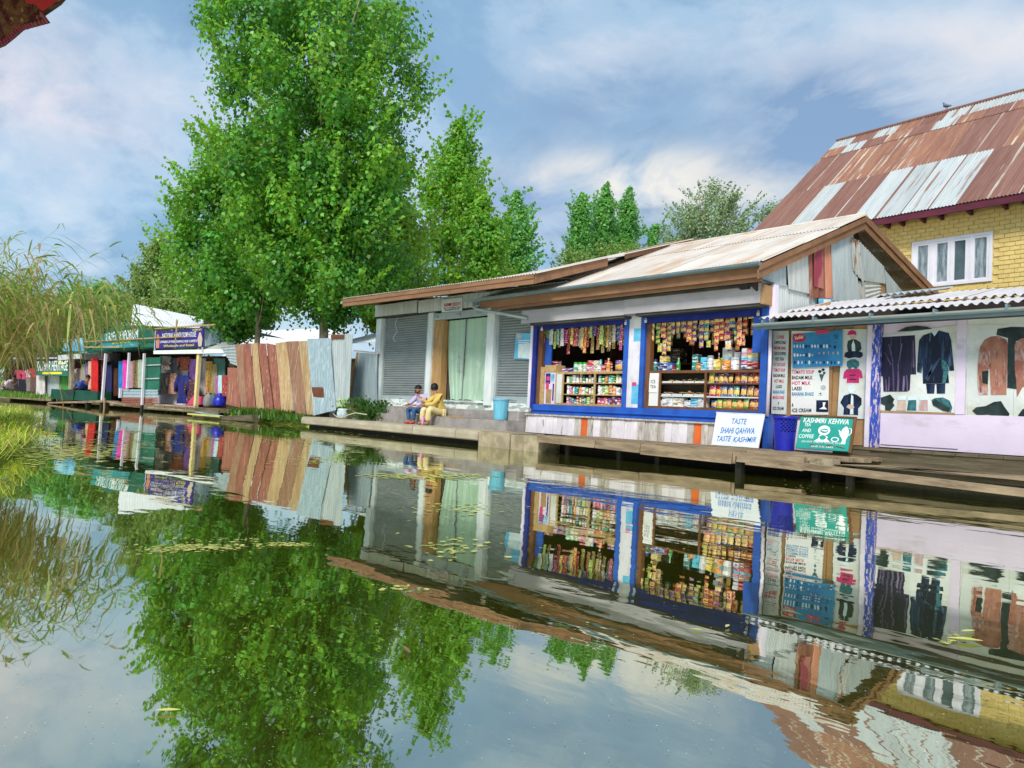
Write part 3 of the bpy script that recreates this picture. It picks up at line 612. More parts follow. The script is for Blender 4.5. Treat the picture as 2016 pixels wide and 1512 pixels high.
MB().hexa([(GX + .078 - KX, p[1] - KY, p[2]) for p in P], [(GX + .081 - KX, p[1] - KY, p[2]) for p in P]).build('sticker_mark', mt['ink_white'], kiosk)
# corner pipe / white post at the right end of the front
MB().tube([kp(*c5(1312, 330), 13.0), kp(*c5(1300, 700), 13.0), kp(*c5(1278, 1135), 13.0)], .035, 8).build('corner_pipe', mt['lav_post'], kiosk, smooth=True)
boxo('corner_post', -7.755 - KX, -7.64 - KX, -.04, .08, 2.7, 3.50, mt['lav_post'], kiosk)
boxo('kiosk_side_base', -7.76 - KX, -7.66 - KX, -.10, .1, .38, 1.04, mt['blue_paint'], kiosk)
# roof: front slope in three rows of sheets, back slope, rake boards, gutter
RY0, RZ0, RY1, RZ1 = 12.42, 3.815, 16.56, 5.545
def rz(Y): return RZ0 + (RZ1 - RZ0) * (Y - RY0) / (RY1 - RY0)
rows = [(RY0, 13.95), (13.87, 15.32), (15.24, RY1 + .03)]
for j, (y0, y1) in enumerate(rows):
    xl = -15.85 + (y0 - RY0) * .29; x = xl; w = .74
    while x < -7.62:
        w_ = min(w, -7.58 - x)
        roof_sheet('roof_sheet', (x - KX, y0 - KY, rz(y0) + .012 * (j % 2 == 0) + .004 * j), (w_ + .03, 0, .003), ((.29 * (y1 - y0)) if x == xl else 0, y1 - y0, rz(y1) - rz(y0)), mt['roof_cream'], kiosk, x0=x, steps=1)
        x += w
BY1, BZ1 = 20.9, 4.40
x = -14.6
while x < -7.6:
    w_ = min(1.1, -7.58 - x); roof_sheet('roof_sheet', (x - KX, RY1 - .03 - KY, RZ1 + .01), (w_, 0, 0), (0, BY1 - RY1, BZ1 - RZ1), mt['roof_cream'], kiosk, x0=x, steps=1); x += 1.07
MB().tube([(-14.6 - KX, RY1 - KY, RZ1 + .02), (-7.58 - KX, RY1 - KY, RZ1 + .02)], .05, 6).build('ridge_cap', mt['roof_cream'], kiosk)
def rake(name, y0, z0, y1, z1, h, th, dx, dz, m):
    A = [(-7.60 + dx - KX, y0 - KY, z0 + dz - h), (-7.60 + dx - KX, y1 - KY, z1 + dz - h), (-7.60 + dx - KX, y1 - KY, z1 + dz), (-7.60 + dx - KX, y0 - KY, z0 + dz)]
    MB().hexa(A, [(p[0] + th, p[1], p[2]) for p in A]).build(name, m, kiosk)
rake('rake_board', RY0 - .05, RZ0 - .02, RY1, RZ1, .11, .03, .012, -.03, mt['fascia'])
rake('rake_board', RY0 - .05, RZ0 - .02, RY1, RZ1, .17, .03, -.02, -.13, mt['fascia'])
rake('rake_board', RY1, RZ1, BY1 + .1, BZ1 - .03, .13, .03, .012, -.03, mt['fascia'])
rake('rake_board', RY1, RZ1, BY1 + .1, BZ1 - .03, .17, .03, -.02, -.15, mt['fascia'])
for y in (16.9, 17.9, 18.9, 19.6, 20.3):    # purlin ends under the back overhang
    z = RZ1 + (BZ1 - RZ1) * (y - RY1) / (BY1 - RY1) - .12
    boxo('purlin', -9.6 - KX, -7.60 - KX, y - KY - .04, y - KY + .04, z - .06, z + .03, mt['grey_board'], kiosk)
boxo('eave_fascia', -15.9 - KX, -7.61 - KX, RY0 + .03 - KY, RY0 + .07 - KY, RZ0 - .27, RZ0 - .05, mt['fascia'], kiosk)
boxo('eave_lower_board', -15.5 - KX, -7.62 - KX, RY0 + .10 - KY, RY0 + .13 - KY, RZ0 - .34, RZ0 - .20, mt['fascia'], kiosk)
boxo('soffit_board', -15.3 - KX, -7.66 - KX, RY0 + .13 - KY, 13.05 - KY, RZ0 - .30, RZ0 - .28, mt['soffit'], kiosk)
boxo('conduit', -14.6 - KX, -7.9 - KX, -.42, -.36, 3.44, 3.49, mt['soffit'], kiosk)
# half-round gutter with brackets, and the spout to the left
def gutter(name, x0, x1, y, z, r, m, parent, off):
    b = MB(); V = []; F = []
    for X in (x0, x1):
        for k in range(7): t = math.pi * k / 6; V.append((X - off[0], y - r * math.cos(t) - off[1], z - r * math.sin(t) - off[2]))
    for k in range(6): F.append((k, k + 1, k + 8, k + 7))
    F.append((0, 1, 2, 3, 4, 5, 6)); F.append((13, 12, 11, 10, 9, 8, 7))
    b.add(V, F); return b.build(name, m, parent, smooth=False)
gutter('gutter', -16.35, -7.56, RY0 - .06, RZ0 - .015, .075, mt['gutter'], kiosk, KO)
for i in range(9):
    X = -15.9 + i * 1.02; MB().tube([(X - KX, RY0 - .06 - .08 * math.cos(t) - KY, RZ0 - .015 - .08 * math.sin(t)) for t in (0, .8, 1.57, 2.4, 3.1)], .012, 4).build('gutter_bracket', mt['gutter'], kiosk)
sp = [kp(*c3(1165, 235), 12.36), kp(*c3(1165, 285), 12.36), kp(*c3(1200, 305), 12.38), kp(*c3(1640, 385), 12.75)]
MB().tube(sp, .045, 8).build('spout_pipe', mt['gutter_pale'], kiosk, smooth=True)
# cabinets: frames, shelves, glass-free fronts
def cabinet(name, x0, x1, z0, z1, zs, divs, y0=13.12, y1=13.62, back='dark_inside', wood='counter_wood'):
    t = empty(name, ((x0 + x1) / 2, y0, z0)); t.parent = None
    ox, oy, oz = (x0 + x1) / 2, y0, z0
    w = mt[wood]
    boxo('top_rail', x0 - ox, x1 - ox, 0, y1 - oy, z1 - oz - .055, z1 - oz, w, t)
    boxo('bottom_rail', x0 - ox, x1 - ox, 0, y1 - oy, 0, .05, w, t)
    for d in divs: boxo('upright', d - .022 - ox, d + .022 - ox, 0, .03, .05, z1 - oz - .055, w, t)
    for z in zs: boxo('shelf', x0 + .02 - ox, x1 - .02 - ox, .035, y1 - oy - .02, z - oz - .022, z - oz, mt['frame_white'] if back != 'dark_inside' and z == zs[0] else w, t)
    boxo('back_panel', x0 - ox, x1 - ox, y1 - oy - .02, y1 - oy, .05, z1 - oz - .055, mt[back], t)
    return t
ZB, ZT = 1.08, 1.895
cabL = cabinet('display_cabinet', -14.07, -11.33, ZB, ZT, (1.355, 1.63), (-13.52, -13.30, -12.24, -11.36))
tag(cabL, 'left wooden display cabinet holding rows of bottles and small boxes', 'cabinet')
cabR = cabinet('display_cabinet', -10.62, -7.90, ZB, ZT, (1.36, 1.63), (-10.33, -9.17, -7.93), back='soffit', wood='brown_frame')
tag(cabR, 'right wooden display cabinet with biscuit trays and snack bags', 'cabinet')
# board with the ICE TEA note, pale door, box end and poster on the left cabinet
boxo('door_panel', -10.60 + 9.26, -10.355 + 9.26, -.012, .02, .05, .76, mt['paper'], cabR)
boxo('door_panel', -13.50 + 12.70, -13.32 + 12.70, -.004, .02, .05, .76, mt['poster_pale'], cabL)
boxo('end_board', -14.07 + 12.70, -13.93 + 12.70, -.03, .3, -.0, .94, mt['counter_wood'], cabL)
boxo('box_top', -13.925 + 12.70, -13.53 + 12.70, -.02, .3, .815, .985, mt['counter_wood'], cabL)
boxo('poster_panel', -13.92 + 12.70, -13.55 + 12.70, -.015, .02, .01, .80, mt['lavender'], cabL)
for (u0, u1, w0, w1, m_) in ((.03, .20, .52, .78, 'sign_purple'), (.06, .18, .60, .70, 'ink_pink'), (.05, .16, .38, .55, 'ink_pink'), (.22, .34, .58, .76, 'sign_sky'), (.30, .345, .10, .52, 'sign_purple')):
    boxo('printed_patch', -1.22 + u0, -1.22 + u1, -.019 - u0 * .01, -.0155, w0, w1, mt[m_], cabL)
boxo('poster_plain', -13.85 + 12.70, -13.66 + 12.70, -.02, -.016, .03, .38, mt['ply_brown'], cabL)

# ------------------------------------------------------------------ the shuttered shop with stone steps
SX, SY = -18.3, 13.2
shop = empty('shuttered_shop', (SX, SY, 0), label='grey shop with two closed roller shutters and a curtained doorway above stone steps', cat='shop')
def sbox(name, x0, x1, y0, y1, z0, z1, m, parent=shop): return boxo(name, x0 - SX, x1 - SX, y0 - SY, y1 - SY, z0, z1, mt[m] if isinstance(m, str) else m, parent)
def sx(px, py, Y=13.2): return at(px, py, Y)
# steps as long blocks
for (y0, y1, z0, z1, cuts) in ((12.36, 13.2, .30, .63, (-22.2, -21.0, -17.3, -16.0, -14.45)), (12.80, 13.22, .63, .87, (-22.3, -20.2, -17.6, -15.4, -14.46))):
    for i in range(len(cuts) - 1):
        d = random.uniform(-.015, .015)
        sbox('step_block', cuts[i] + .006, cuts[i + 1] - .006, y0 + d, y1, z0, z1 + random.uniform(-.006, .006), 'step_stone')
sbox('plinth', -22.32, -14.45, 13.16, 13.5, .86, 1.09, 'plaster_flaked')
# frames
def post(x0, x1, z0=.9, z1=3.78, y0=13.10): sbox('door_post', x0, x1, y0, 13.34, z0, z1, 'frame_white')
post(-22.25, -21.92, .62); post(-19.20, -18.96, 1.0); post(-16.34, -16.03, 1.0)
sbox('thin_post', -19.30, -19.215, 13.14, 13.34, 1.05, 3.72, 'shutter_bar')
sbox('side_wall', -22.32, -22.25, 13.2, 17.6, .3, 4.0, 'galv')
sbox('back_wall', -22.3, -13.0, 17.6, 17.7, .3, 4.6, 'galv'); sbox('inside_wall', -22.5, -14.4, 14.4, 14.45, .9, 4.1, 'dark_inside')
# shutters: real slats, one joined curtain each (pieces only a few pixels tall)
def shutter(x0, x1, z0, z1):
    r = empty('roller_shutter', (0, 0, 0)); r.parent = shop
    b = MB(); n = 34; V = []; F = []
    for k in range(n):
        za = z0 + .17 + (z1 - z0 - .17) * k / n; h = (z1 - z0 - .17) / n
        pr = [(0.0, za), (-.016, za + h * .25), (-.020, za + h * .55), (-.010, za + h * .85), (.012, za + h * .97)]
        for y, z in pr: V += [(x0 - SX, y + .06, z), (x1 - SX, y + .06, z)]
    for k in range(len(V) // 2 - 1): F.append((2 * k, 2 * k + 1, 2 * k + 3, 2 * k + 2))
    b.add(V, F); o = b.build('slat_curtain', mt['shutter'], r); o['kind'] = 'stuff'
    boxo('bottom_bar', x0 - SX, x1 - SX, .02, .06, z0, z0 + .165, mt['shutter_bar'], r)
    hx = (x0 + x1) / 2 - SX; MB().tube([(hx - .12, .02, z0 + .08), (hx - .09, -.03, z0 + .06), (hx + .09, -.03, z0 + .06), (hx + .12, .02, z0 + .08)], .012, 5).build('pull_handle', mt['steel'], r)
    for X in (x0, x1): boxo('side_channel', X - SX - .05, X - SX + .03, -.005, .07, z0, z1, mt['shutter_bar'], r)
shutter(-21.88, -19.34, 1.05, 3.76); shutter(-15.97, -14.42, 1.10, 3.74)
# doorway: part-raised shutter bar, timber reveal, two curtain-lined glass leaves
sbox('lintel_bar', -18.95, -16.35, 13.12, 13.22, 3.50, 3.70, 'shutter_bar')
for X in (-18.8, -17.7, -16.75): sbox('bar_lock', X - .1, X + .1, 13.095, 13.12, 3.56, 3.63, 'steel')
sbox('timber_reveal', -18.96, -18.50, 13.16, 13.40, 1.12, 3.49, 'pine_trim')
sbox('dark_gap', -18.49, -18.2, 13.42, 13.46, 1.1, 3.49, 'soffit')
sbox('sill', -18.96, -16.35, 13.10, 13.5, 1.06, 1.115, 'plaster_flaked')
def curtain(x0, x1, z0, z1, y, lean, name, drape=0.0):
    nx, nz = 26, 10; V = []; F = []
    for j in range(nz + 1):
        for i in range(nx + 1):
            a, c_ = i / nx, j / nz; X = x0 + (x1 - x0) * a + lean * (1 - c_) ** 2 * (1 - a); Z = z0 + (z1 - z0) * c_
            f = .012 * math.sin(a * 22 + 2 * c_) + .008 * math.sin(a * 47)
            f -= drape * .10 * math.exp(-((a - .93 + .42 * (1 - c_) ** 3) / .07) ** 2)
            V.append((X - SX, y - SY + f, Z + (.02 * math.sin(a * 9) if j == 0 else 0)))
    for j in range(nz):
        for i in range(nx): k = j * (nx + 1) + i; F.append((k, k + 1, k + nx + 2, k + nx + 1))
    return MB().add(V, F).build(name, mt['curtain'], shop, smooth=True)
curtain(-18.46, -17.60, 1.13, 3.48, 13.33, .30, 'curtain_leaf'); curtain(-17.595, -16.36, 1.13, 3.48, 13.33, 0, 'curtain_leaf', 1.0)
sbox('door_edge', -17.60, -17.575, 13.295, 13.31, 1.12, 3.49, 'steel')
for X in (-17.72, -17.50):
    MB().tube([(X - SX, 13.20 - SY, 1.92), (X - SX, 13.20 - SY, 2.42)], .014, 6).build('door_handle', mt['steel'], shop)
    for z in (1.97, 2.37): MB().tube([(X - SX, 13.20 - SY, z), (X - SX, 13.30 - SY, z)], .010, 5).build('handle_stub', mt['steel'], shop)
# corrugated header panels
def header(x0, x1, z0, z1):
    wall_sheet('header_panel', [(x0, z0), (x1, z0 - .02), (x1, z1), (x0, z1)], mt['galv_pale'], shop, (SX, SY, 0), amp=.035, pitch=.13, plane='y', c=13.02)
header(-22.22, -19.70, 3.80, 4.17); header(-19.66, -16.72, 3.76, 4.14); header(-16.68, -13.2, 3.74, 4.12)
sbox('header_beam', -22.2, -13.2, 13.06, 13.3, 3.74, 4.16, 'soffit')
sbox('panel_joint', -19.70, -19.655, 13.0, 13.05, 3.74, 4.15, 'iron_dark')
# roof with fascia; right-hand rake rises to a ridge behind the kiosk
EY, EZ = 11.70, 4.16
sl_ = .325
def rsl(i): return .165 + (.325 - .165) * (i / 13) ** 2
for i in range(14):
    x0 = -22.0 + i * .652
    roof_sheet('roof_sheet', (x0 - SX, EY - .04 - SY, EZ + .05 - .012 * i), (.68, 0, -.008), (0, 5.9, 5.9 * rsl(i)), mt['roof_cream'], shop, x0=x0, steps=1, pitch=.1, amp=.016)
for i in range(10): roof_sheet('roof_sheet', (-22.0 + i * .94 - SX, EY + 5.8 - SY, EZ + 5.8 * rsl(min(13, i * 1.44)) + .0 - .016 * i), (.96, 0, .05), (0, 4.6, -1.0), mt['roof_cream'], shop, x0=i, steps=1)
MB().hexa([(-22.05 - SX, EY - SY, EZ - .20), (-12.95 - SX, EY - SY, EZ - .34), (-12.95 - SX, EY + .03 - SY, EZ - .34), (-22.05 - SX, EY + .03 - SY, EZ - .20)],
          [(-22.05 - SX, EY - SY, EZ + .02), (-12.95 - SX, EY - SY, EZ - .12), (-12.95 - SX, EY + .03 - SY, EZ - .12), (-22.05 - SX, EY + .03 - SY, EZ + .02)]).build('eave_fascia', mt['fascia'], shop)
MB().hexa([(-22.05 - SX, EY - .02 - SY, EZ - .08), (-12.95 - SX, EY - .02 - SY, EZ - .22), (-12.95 - SX, EY - .003 - SY, EZ - .22), (-22.05 - SX, EY - .003 - SY, EZ - .08)],
          [(-22.05 - SX, EY - .02 - SY, EZ + .03), (-12.95 - SX, EY - .02 - SY, EZ - .11), (-12.95 - SX, EY - .003 - SY, EZ - .11), (-22.05 - SX, EY - .003 - SY, EZ + .03)]).build('eave_fascia', mt['fascia'], shop)
def srake(x, y0, z0, y1, z1, h, name='rake_board'):
    A = [(x - SX, y0 - SY, z0 - h), (x - SX, y1 - SY, z1 - h), (x - SX, y1 - SY, z1), (x - SX, y0 - SY, z0)]
    MB().hexa(A, [(p[0] + .03, p[1], p[2]) for p in A]).build(name, mt['fascia'], shop)
srake(-12.92, EY, 4.06, 14.1, 4.86, .24); srake(-12.96, 14.8, 5.10, EY + 5.8, 5.98, .17)
srake(-22.06, EY, EZ + .04, EY + 5.8, EZ + 5.8 * .165, .22)
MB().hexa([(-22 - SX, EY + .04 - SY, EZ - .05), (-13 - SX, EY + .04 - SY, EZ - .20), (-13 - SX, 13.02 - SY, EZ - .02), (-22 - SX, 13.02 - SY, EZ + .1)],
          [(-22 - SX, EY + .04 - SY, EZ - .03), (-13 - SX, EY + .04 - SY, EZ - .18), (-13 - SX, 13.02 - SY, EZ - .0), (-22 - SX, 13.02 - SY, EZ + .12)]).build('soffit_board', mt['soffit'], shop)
MB().tube([kp_ for kp_ in [tuple(np.array(at(*c3(*q), 13.0)) - np.array([SX, SY, 0])) for q in ((497, 385), (480, 440), (497, 500), (460, 560), (480, 590))]], .008, 4).build('hanging_wire', mt['paper'], shop)

# ------------------------------------------------------------------ lavender stall at the right
TX, TY = -5.8, 13.28
stall = empty('garment_stall', (TX, TY, 0), label='lavender panelled stall with garment posters under a low corrugated awning roof', cat='shop')
def tb(name, x0, x1, y0, y1, z0, z1, m, parent=stall): return boxo(name, x0 - TX, x1 - TX, y0 - TY, y1 - TY, z0, z1, mt[m], parent)
tb('wall_panel', -5.72, 0.4, 13.28, 13.36, .56, 1.15, 'lavender'); tb('wall_panel', -4.56, -4.42, 13.27, 13.36, 1.153, 2.66, 'lavender'); tb('wall_panel', -5.72, -4.565, 13.30, 13.36, 1.153, 2.66, 'lavender')
tb('wall_backing', -7.74, 0.4, 13.38, 13.46, .4, 2.72, 'ply_brown'); tb('wall_panel', -4.417, 0.4, 13.30, 13.37, 1.153, 2.66, 'poster_pale')
tb('panel_rail', -5.7, -4.5, 13.265, 13.278, .60, .604, 'iron_dark')
tb('base_board', -7.66, -6.3, 13.30, 13.37, .40, .95, 'lav_post')
tb('brown_strip', -6.25, -5.93, 13.32, 13.375, .56, 2.66, 'ply_brown'); tb('brown_strip', -6.80, -6.62, 13.33, 13.375, .9, 2.66, 'ply_brown')
tb('white_post', -5.95, -5.86, 13.20, 13.28, .54, 2.66, 'lav_post'); tb('blue_post', -5.855, -5.725, 13.18, 13.29, .54, 2.68, 'blue_peel')
tb('top_plate', -7.8, 0.4, 13.2, 13.4, 2.66, 2.74, 'galv_pale')
tb('back_wall', -7.6, 0.4, 15.4, 15.5, .3, 3.3, 'dark_inside')
# awning sheets: upper row overlaps lower row
x = -7.72; i = 0
while x < 0.4:
    roof_sheet('awning_sheet', (x - TX, 12.62 - TY, 2.80 + random.uniform(-.008, .008)), (.80, 0, .0), (0, .95, .22), mt['stall_sheet'], stall, x0=x, pitch=.135, amp=.024, steps=1); x += .77
x = -7.6
while x < 0.4:
    roof_sheet('awning_sheet', (x - TX, 13.36 - TY, 3.02 + random.uniform(-.008, .012)), (.80, 0, .0), (0, 1.7, .40), mt['stall_sheet'], stall, x0=x + .05, pitch=.135, amp=.024, steps=1); x += .77
roof_sheet('awning_sheet', (-6.3 - TX, 14.4 - TY, 3.36), (.9, .05, .03), (.1, .8, .16), mt['galv'], stall, pitch=.12, amp=.026)
MB().hexa([(-7.5 - TX, 14.1 - TY, 3.06), (-7.1 - TX, 14.0 - TY, 3.06), (-7.05 - TX, 14.05 - TY, 3.26), (-7.45 - TX, 14.15 - TY, 3.22)], [(-7.5 - TX, 14.12 - TY, 3.06), (-7.1 - TX, 14.02 - TY, 3.06), (-7.05 - TX, 14.07 - TY, 3.26), (-7.45 - TX, 14.17 - TY, 3.22)]).build('loose_board', mt['ply_brown'], stall)
gutter('gutter', -7.80, 0.4, 12.60, 2.70, .055, mt['gutter_pale'], stall, (TX, TY, 0))
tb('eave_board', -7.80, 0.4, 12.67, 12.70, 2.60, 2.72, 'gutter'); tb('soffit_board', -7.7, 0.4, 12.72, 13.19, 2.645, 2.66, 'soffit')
for i in range(9): tb('gutter_bracket', -7.6 + i * .98, -7.57 + i * .98, 12.535, 12.70, 2.685, 2.755, 'gutter')
tb('base_beam', -6.3, 0.4, 12.80, 13.05, .22, .50, 'old_beam')
for i in range(20): tb('floor_plank', -6.28 + i * .32, -5.97 + i * .32, 12.78 + random.uniform(-.03, .01), 13.3, .503, .54 + random.uniform(-.006, .008), 'old_beam')
tb('gap_shade_strip', -6.2, 0.4, 12.95, 13.05, -.3, .20, 'wet_pile_gap_shade')  # dark strip filling the gap over the water, shade put into its colour
tb('under_shade_board', -6.4, 0.4, 13.06, 13.2, -.3, .45, 'wet_pile_gap_shade')  # dark sheet below the stall, its colour stands in for shade

# ------------------------------------------------------------------ yellow brick house behind
HF = Frame(-8, 21.3, -3.7)
house = empty('brick_house', (-8, 21.3, 0), R(-3.7), 'tall yellow painted brick house with a steep rusty corrugated roof', 'house')
hw = MB(); WX0, WX1, WTOP = -1.6, 2.75, 6.62
wx0, wx1, wz0, wz1 = -.49, 1.48, 4.70, 5.96
for q in ((-5.0, wx0, .3, WTOP), (wx1, 6.2, .3, WTOP), (wx0, wx1, .3, wz0), (wx0, wx1, wz1, WTOP)): hw.box(q[0], q[1], .012, .25, q[2], q[3])
hw.build('wall', mt['brick_joint'], house)
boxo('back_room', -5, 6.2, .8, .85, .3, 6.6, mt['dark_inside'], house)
# single bricks where the wall shows
bw, bh = .228, .102
bmesh_ = MB().hexa([(-bw / 2 + .004, -.010, -bh / 2 + .005), (bw / 2 - .004, -.010, -bh / 2 + .005), (bw / 2, .014, -bh / 2 + .002), (-bw / 2, .014, -bh / 2 + .002)],
                   [(-bw / 2 + .004, -.010, bh / 2 - .005), (bw / 2 - .004, -.010, bh / 2 - .005), (bw / 2, .014, bh / 2 - .002), (-bw / 2, .014, bh / 2 - .002)]).mesh('brick', mt['brick_yellow'])
cnt = 0; extra = MB(); z = 4.24; rown = 0
while z < 6.56:
    x = -1.45 + (bw + .012) / 2 * (rown % 2)
    while x < 6.1:
        if not (wx0 - bw / 2 - .01 < x < wx1 + bw / 2 + .01 and wz0 - .05 < z < wz1 + .05):
            q = random.random()
            hidden = (x < -.3 and z < 5.6 - (x + 1.4) * .0 - (1.0 if x > -.6 else 0)) or x > 2.45
            jy = random.uniform(-.004, .005)
            if cnt < 300 and not hidden: place('brick', bmesh_, parent=house, loc=(x + random.uniform(-.004, .004), jy, z), rot=(0, random.uniform(-.006, .006), 0)); cnt += 1
            else: extra.add([(v.co.x + x, v.co.y + jy, v.co.z + z) for v in bmesh_.vertices], [tuple(p.vertices) for p in bmesh_.polygons])
        x += bw + .008
    z += bh + .009; rown += 1
eo = extra.build('brick_field', mt['brick_yellow'], house); eo['kind'] = 'stuff'
# window: white frame, four lights with lace curtains behind
win = empty('window', (0, 0, 0)); win.parent = house
fr_ = MB()
for q in ((wx0, wx1, wz0, wz0 + .07), (wx0, wx1, wz1 - .07, wz1)): fr_.box(q[0], q[1], -.03, .06, q[2], q[3])
for xx in (wx0, -.005, .50, .96, wx1 - .07): fr_.box(xx, xx + .07, -.028, .058, wz0 + .07, wz1 - .07)
fr_.build('frame', mt['upvc'], win)
for i, (a, b_) in enumerate(((-.33, -.07), (.16, .42), (.59, .85), (1.07, 1.345))):
    s_ = MB()
    lo_, hi_ = wz0 + .07, wz1 - .07; L0, R0 = (wx0 + .07, .065, .57, 1.03)[i], (-.005, .50, .96, wx1 - .07)[i]
    s_.box(L0, a, -.012, .04, lo_, hi_).box(b_, R0, -.012, .04, lo_, hi_).box(a, b_, -.012, .04, lo_, lo_ + .045).box(a, b_, -.012, .04, hi_ - .06, hi_); s_.build('sash', mt['upvc'], win)
    boxo('pane', a, b_, .02, .028, lo_ + .045, hi_ - .06, mt['pane_lace'] if i != 2 else mt['pane'], win)
# roof in local house coordinates
e0, z0_, r1, zr1 = -.60, 6.63, 4.56, 11.19
def hp(y): return z0_ + (zr1 - z0_) * (y - e0) / (r1 - e0)
order = {0: 'bbgbbggggbbb', 1: 'bbmmmmmbbmbb', 2: 'mgbmbgmbmmbb', 3: 'gbgmbgggmmgb'}
rowsH = [(e0 - .04, 1.62, 0, .70), (1.54, 3.60, 1, .72), (3.52, 4.02, 2, .74), (3.95, r1 + .03, 3, .76)]
for (y0, y1, j, w) in rowsH:
    x = -5.43 + .002 * j; i = 0
    while x < 6.5:
        kx = order[j][i % 12]; m = {'b': 'roof_brown', 'g': 'roof_galv', 'm': 'roof_mixed'}[kx]
        roof_sheet('roof_sheet', (x, y0, hp(y0) + (.02 if j % 2 == 0 else .0) + .006 * (i % 2)), (w + .04, 0, 0), (0, y1 - y0, hp(y1) - hp(y0)), mt[m], house, x0=x, pitch=.085, amp=.014, steps=1, lap=(mt['lap_zinc'] if random.random() < .6 else mt['roof_brown']) if kx != 'g' else (mt['roof_brown'] if random.random() < .8 else None))
        x += w; i += 1
for i in range(7): roof_sheet('roof_sheet', (-5.43 + i * 1.8, r1, zr1 + .02), (1.85, 0, 0), (0, 5.1, -4.5), mt['roof_brown'], house, steps=1, x0=i)
for gx_ in (-5.38, 6.15): MB().prism([(e0, z0_ - .05), (r1, zr1 - .05), (9.6, z0_ - .05)], lambda a, b_, d: (gx_ + d, a, b_), .06).build('gable_wall', mt['ply_brown'], house)
boxo('side_wall', 6.0, 6.2, .26, 9.4, .3, 6.6, mt['brick_joint'], house)
MB().tube([(-5.45, r1, zr1 + .03), (6.5, r1, zr1 + .03)], .05, 6).build('ridge_cap', mt['roof_brown'], house)
boxo('eave_fascia', -5.4, 6.5, e0 - .01, e0 + .03, z0_ - .20, z0_ - .02, mt['maroon_trim'], house)
boxo('eave_soffit', -5.4, 6.5, e0 + .03, .0, z0_ - .045, z0_ - .03, mt['maroon_trim'], house)
for xx in (-1.9, -1.15, -.75, -.2, .25, .95, 1.75, 2.2, 2.8, 3.6, 4.4, 5.2):
    MB().prism([(-.02, z0_ - .05), (-.45, z0_ - .05), (-.45, z0_ - .11), (-.02, z0_ - .2)], lambda a, b_, d: (xx + d, a, b_), .07).build('rafter_end', mt['maroon_trim'], house)
# ------------------------------------------------------------------ tin fence between the shops
fence = empty('tin_fence', (-27, 12.2, 0), label='leaning patchwork fence of rusty and galvanised tin sheets on the canal bank', cat='fence')
FO = (-27, 12.2, 0)
def fsheet(tl, tr, br, bl, m, dy=0.0, amp=.016, pitch=.13, horiz=False, name='tin_sheet'):
    P = [at(*c2(*q), 12.2 + dy) for q in (bl, br, tr, tl)]
    (a0, b0), (a1, b1), (a2, b2), (a3, b3) = [(p[0] + 27, p[2]) for p in P]
    def Pf(a, b):
        s = (a0 * (1 - a) + a1 * a) * (1 - b) + (a3 * (1 - a) + a2 * a) * b; z = (b0 * (1 - a) + b1 * a) * (1 - b) + (b3 * (1 - a) + b2 * a) * b
        return (s, dy + .025 * math.sin(b * 2.5 + a0), z)
    V, F = corr((lambda a, b: Pf(b, a)) if horiz else Pf, 0, (b3 - b0) if horiz else (a1 - a0), pitch, amp, (0, -1, 0), steps=3 if not horiz else 1)
    return MB().add(V, F).build(name, mt[m], fence, smooth=True)
fsheet((175, 550), (345, 530), (382, 770), (290, 730), 'galv', .05, .02, .12, True)
fsheet((258, 775), (385, 780), (392, 1205), (240, 1165), 'tin_red', .02, .012, .13)
fsheet((345, 532), (430, 525), (468, 1215), (400, 1210), 'tin_brown')
fsheet((425, 525), (515, 517), (560, 1215), (462, 1200), 'tin_red', -.02)
fsheet((512, 520), (582, 514), (662, 1230), (572, 1215), 'tin_tan', .015)
fsheet((578, 516), (665, 520), (762, 1238), (668, 1232), 'tin_red', -.01)
fsheet((664, 514), (768, 535), (838, 1240), (752, 1236), 'tin_red', .02)
fsheet((765, 515), (885, 500), (968, 1250), (832, 1240), 'tin_tan', -.015)
fsheet((880, 500), (1022, 492), (1092, 1272), (970, 1260), 'tin_brown', .01)
fsheet((1018, 498), (1115, 490), (1168, 1280), (1095, 1272), 'tin_tan', -.01)
fsheet((1113, 472), (1360, 462), (1412, 1225), (1168, 1285), 'galv_blue', -.03, .012, .10)
fsheet((1355, 425), (1595, 422), (1560, 1185), (1400, 1200), 'galv', .02, .018, .10)
fsheet((1362, 424), (1500, 424), (1502, 470), (1366, 475), 'rust_patch', -.005, .016, .10, name='rust_sheet')
fsheet((1160, 985), (1278, 985), (1280, 1100), (1166, 1085), 'rust_patch', -.05, .012, .10, name='rust_sheet')
pr0, pr1 = at(*c2(1648, 615), 13.0), at(*c2(1850, 630), 13.0); pr2, pr3 = at(*c2(1840, 1170), 13.0), at(*c2(1560, 1165), 13.0)
MB().hexa([(p[0] + 27, .8, p[2]) for p in (pr3, pr2, pr1, pr0)], [(p[0] + 27, .82, p[2]) for p in (pr3, pr2, pr1, pr0)]).build('flat_sheet', mt['galv_blue'], fence)
MB().beam((pr3[0] + 27, .77, pr3[2]), (pr0[0] + 27, .77, pr0[2]), .05, .05).build('prop_stick', mt['pine_trim'], fence)
MB().beam((at(*c2(1600, 595), 13.0)[0] + 27, .82, at(*c2(1600, 595), 13.0)[2]), (at(*c2(1860, 622), 13.0)[0] + 27, .82, at(*c2(1860, 622), 13.0)[2]), .05, .05).build('top_rail', mt['grey_board'], fence)
for t_ in (.25, .5, .78): MB().box(-5.2 + 10 * t_, -5.1 + 10 * t_, .07, .17, .2, 2.7).build('fence_post', mt['old_beam'], fence)
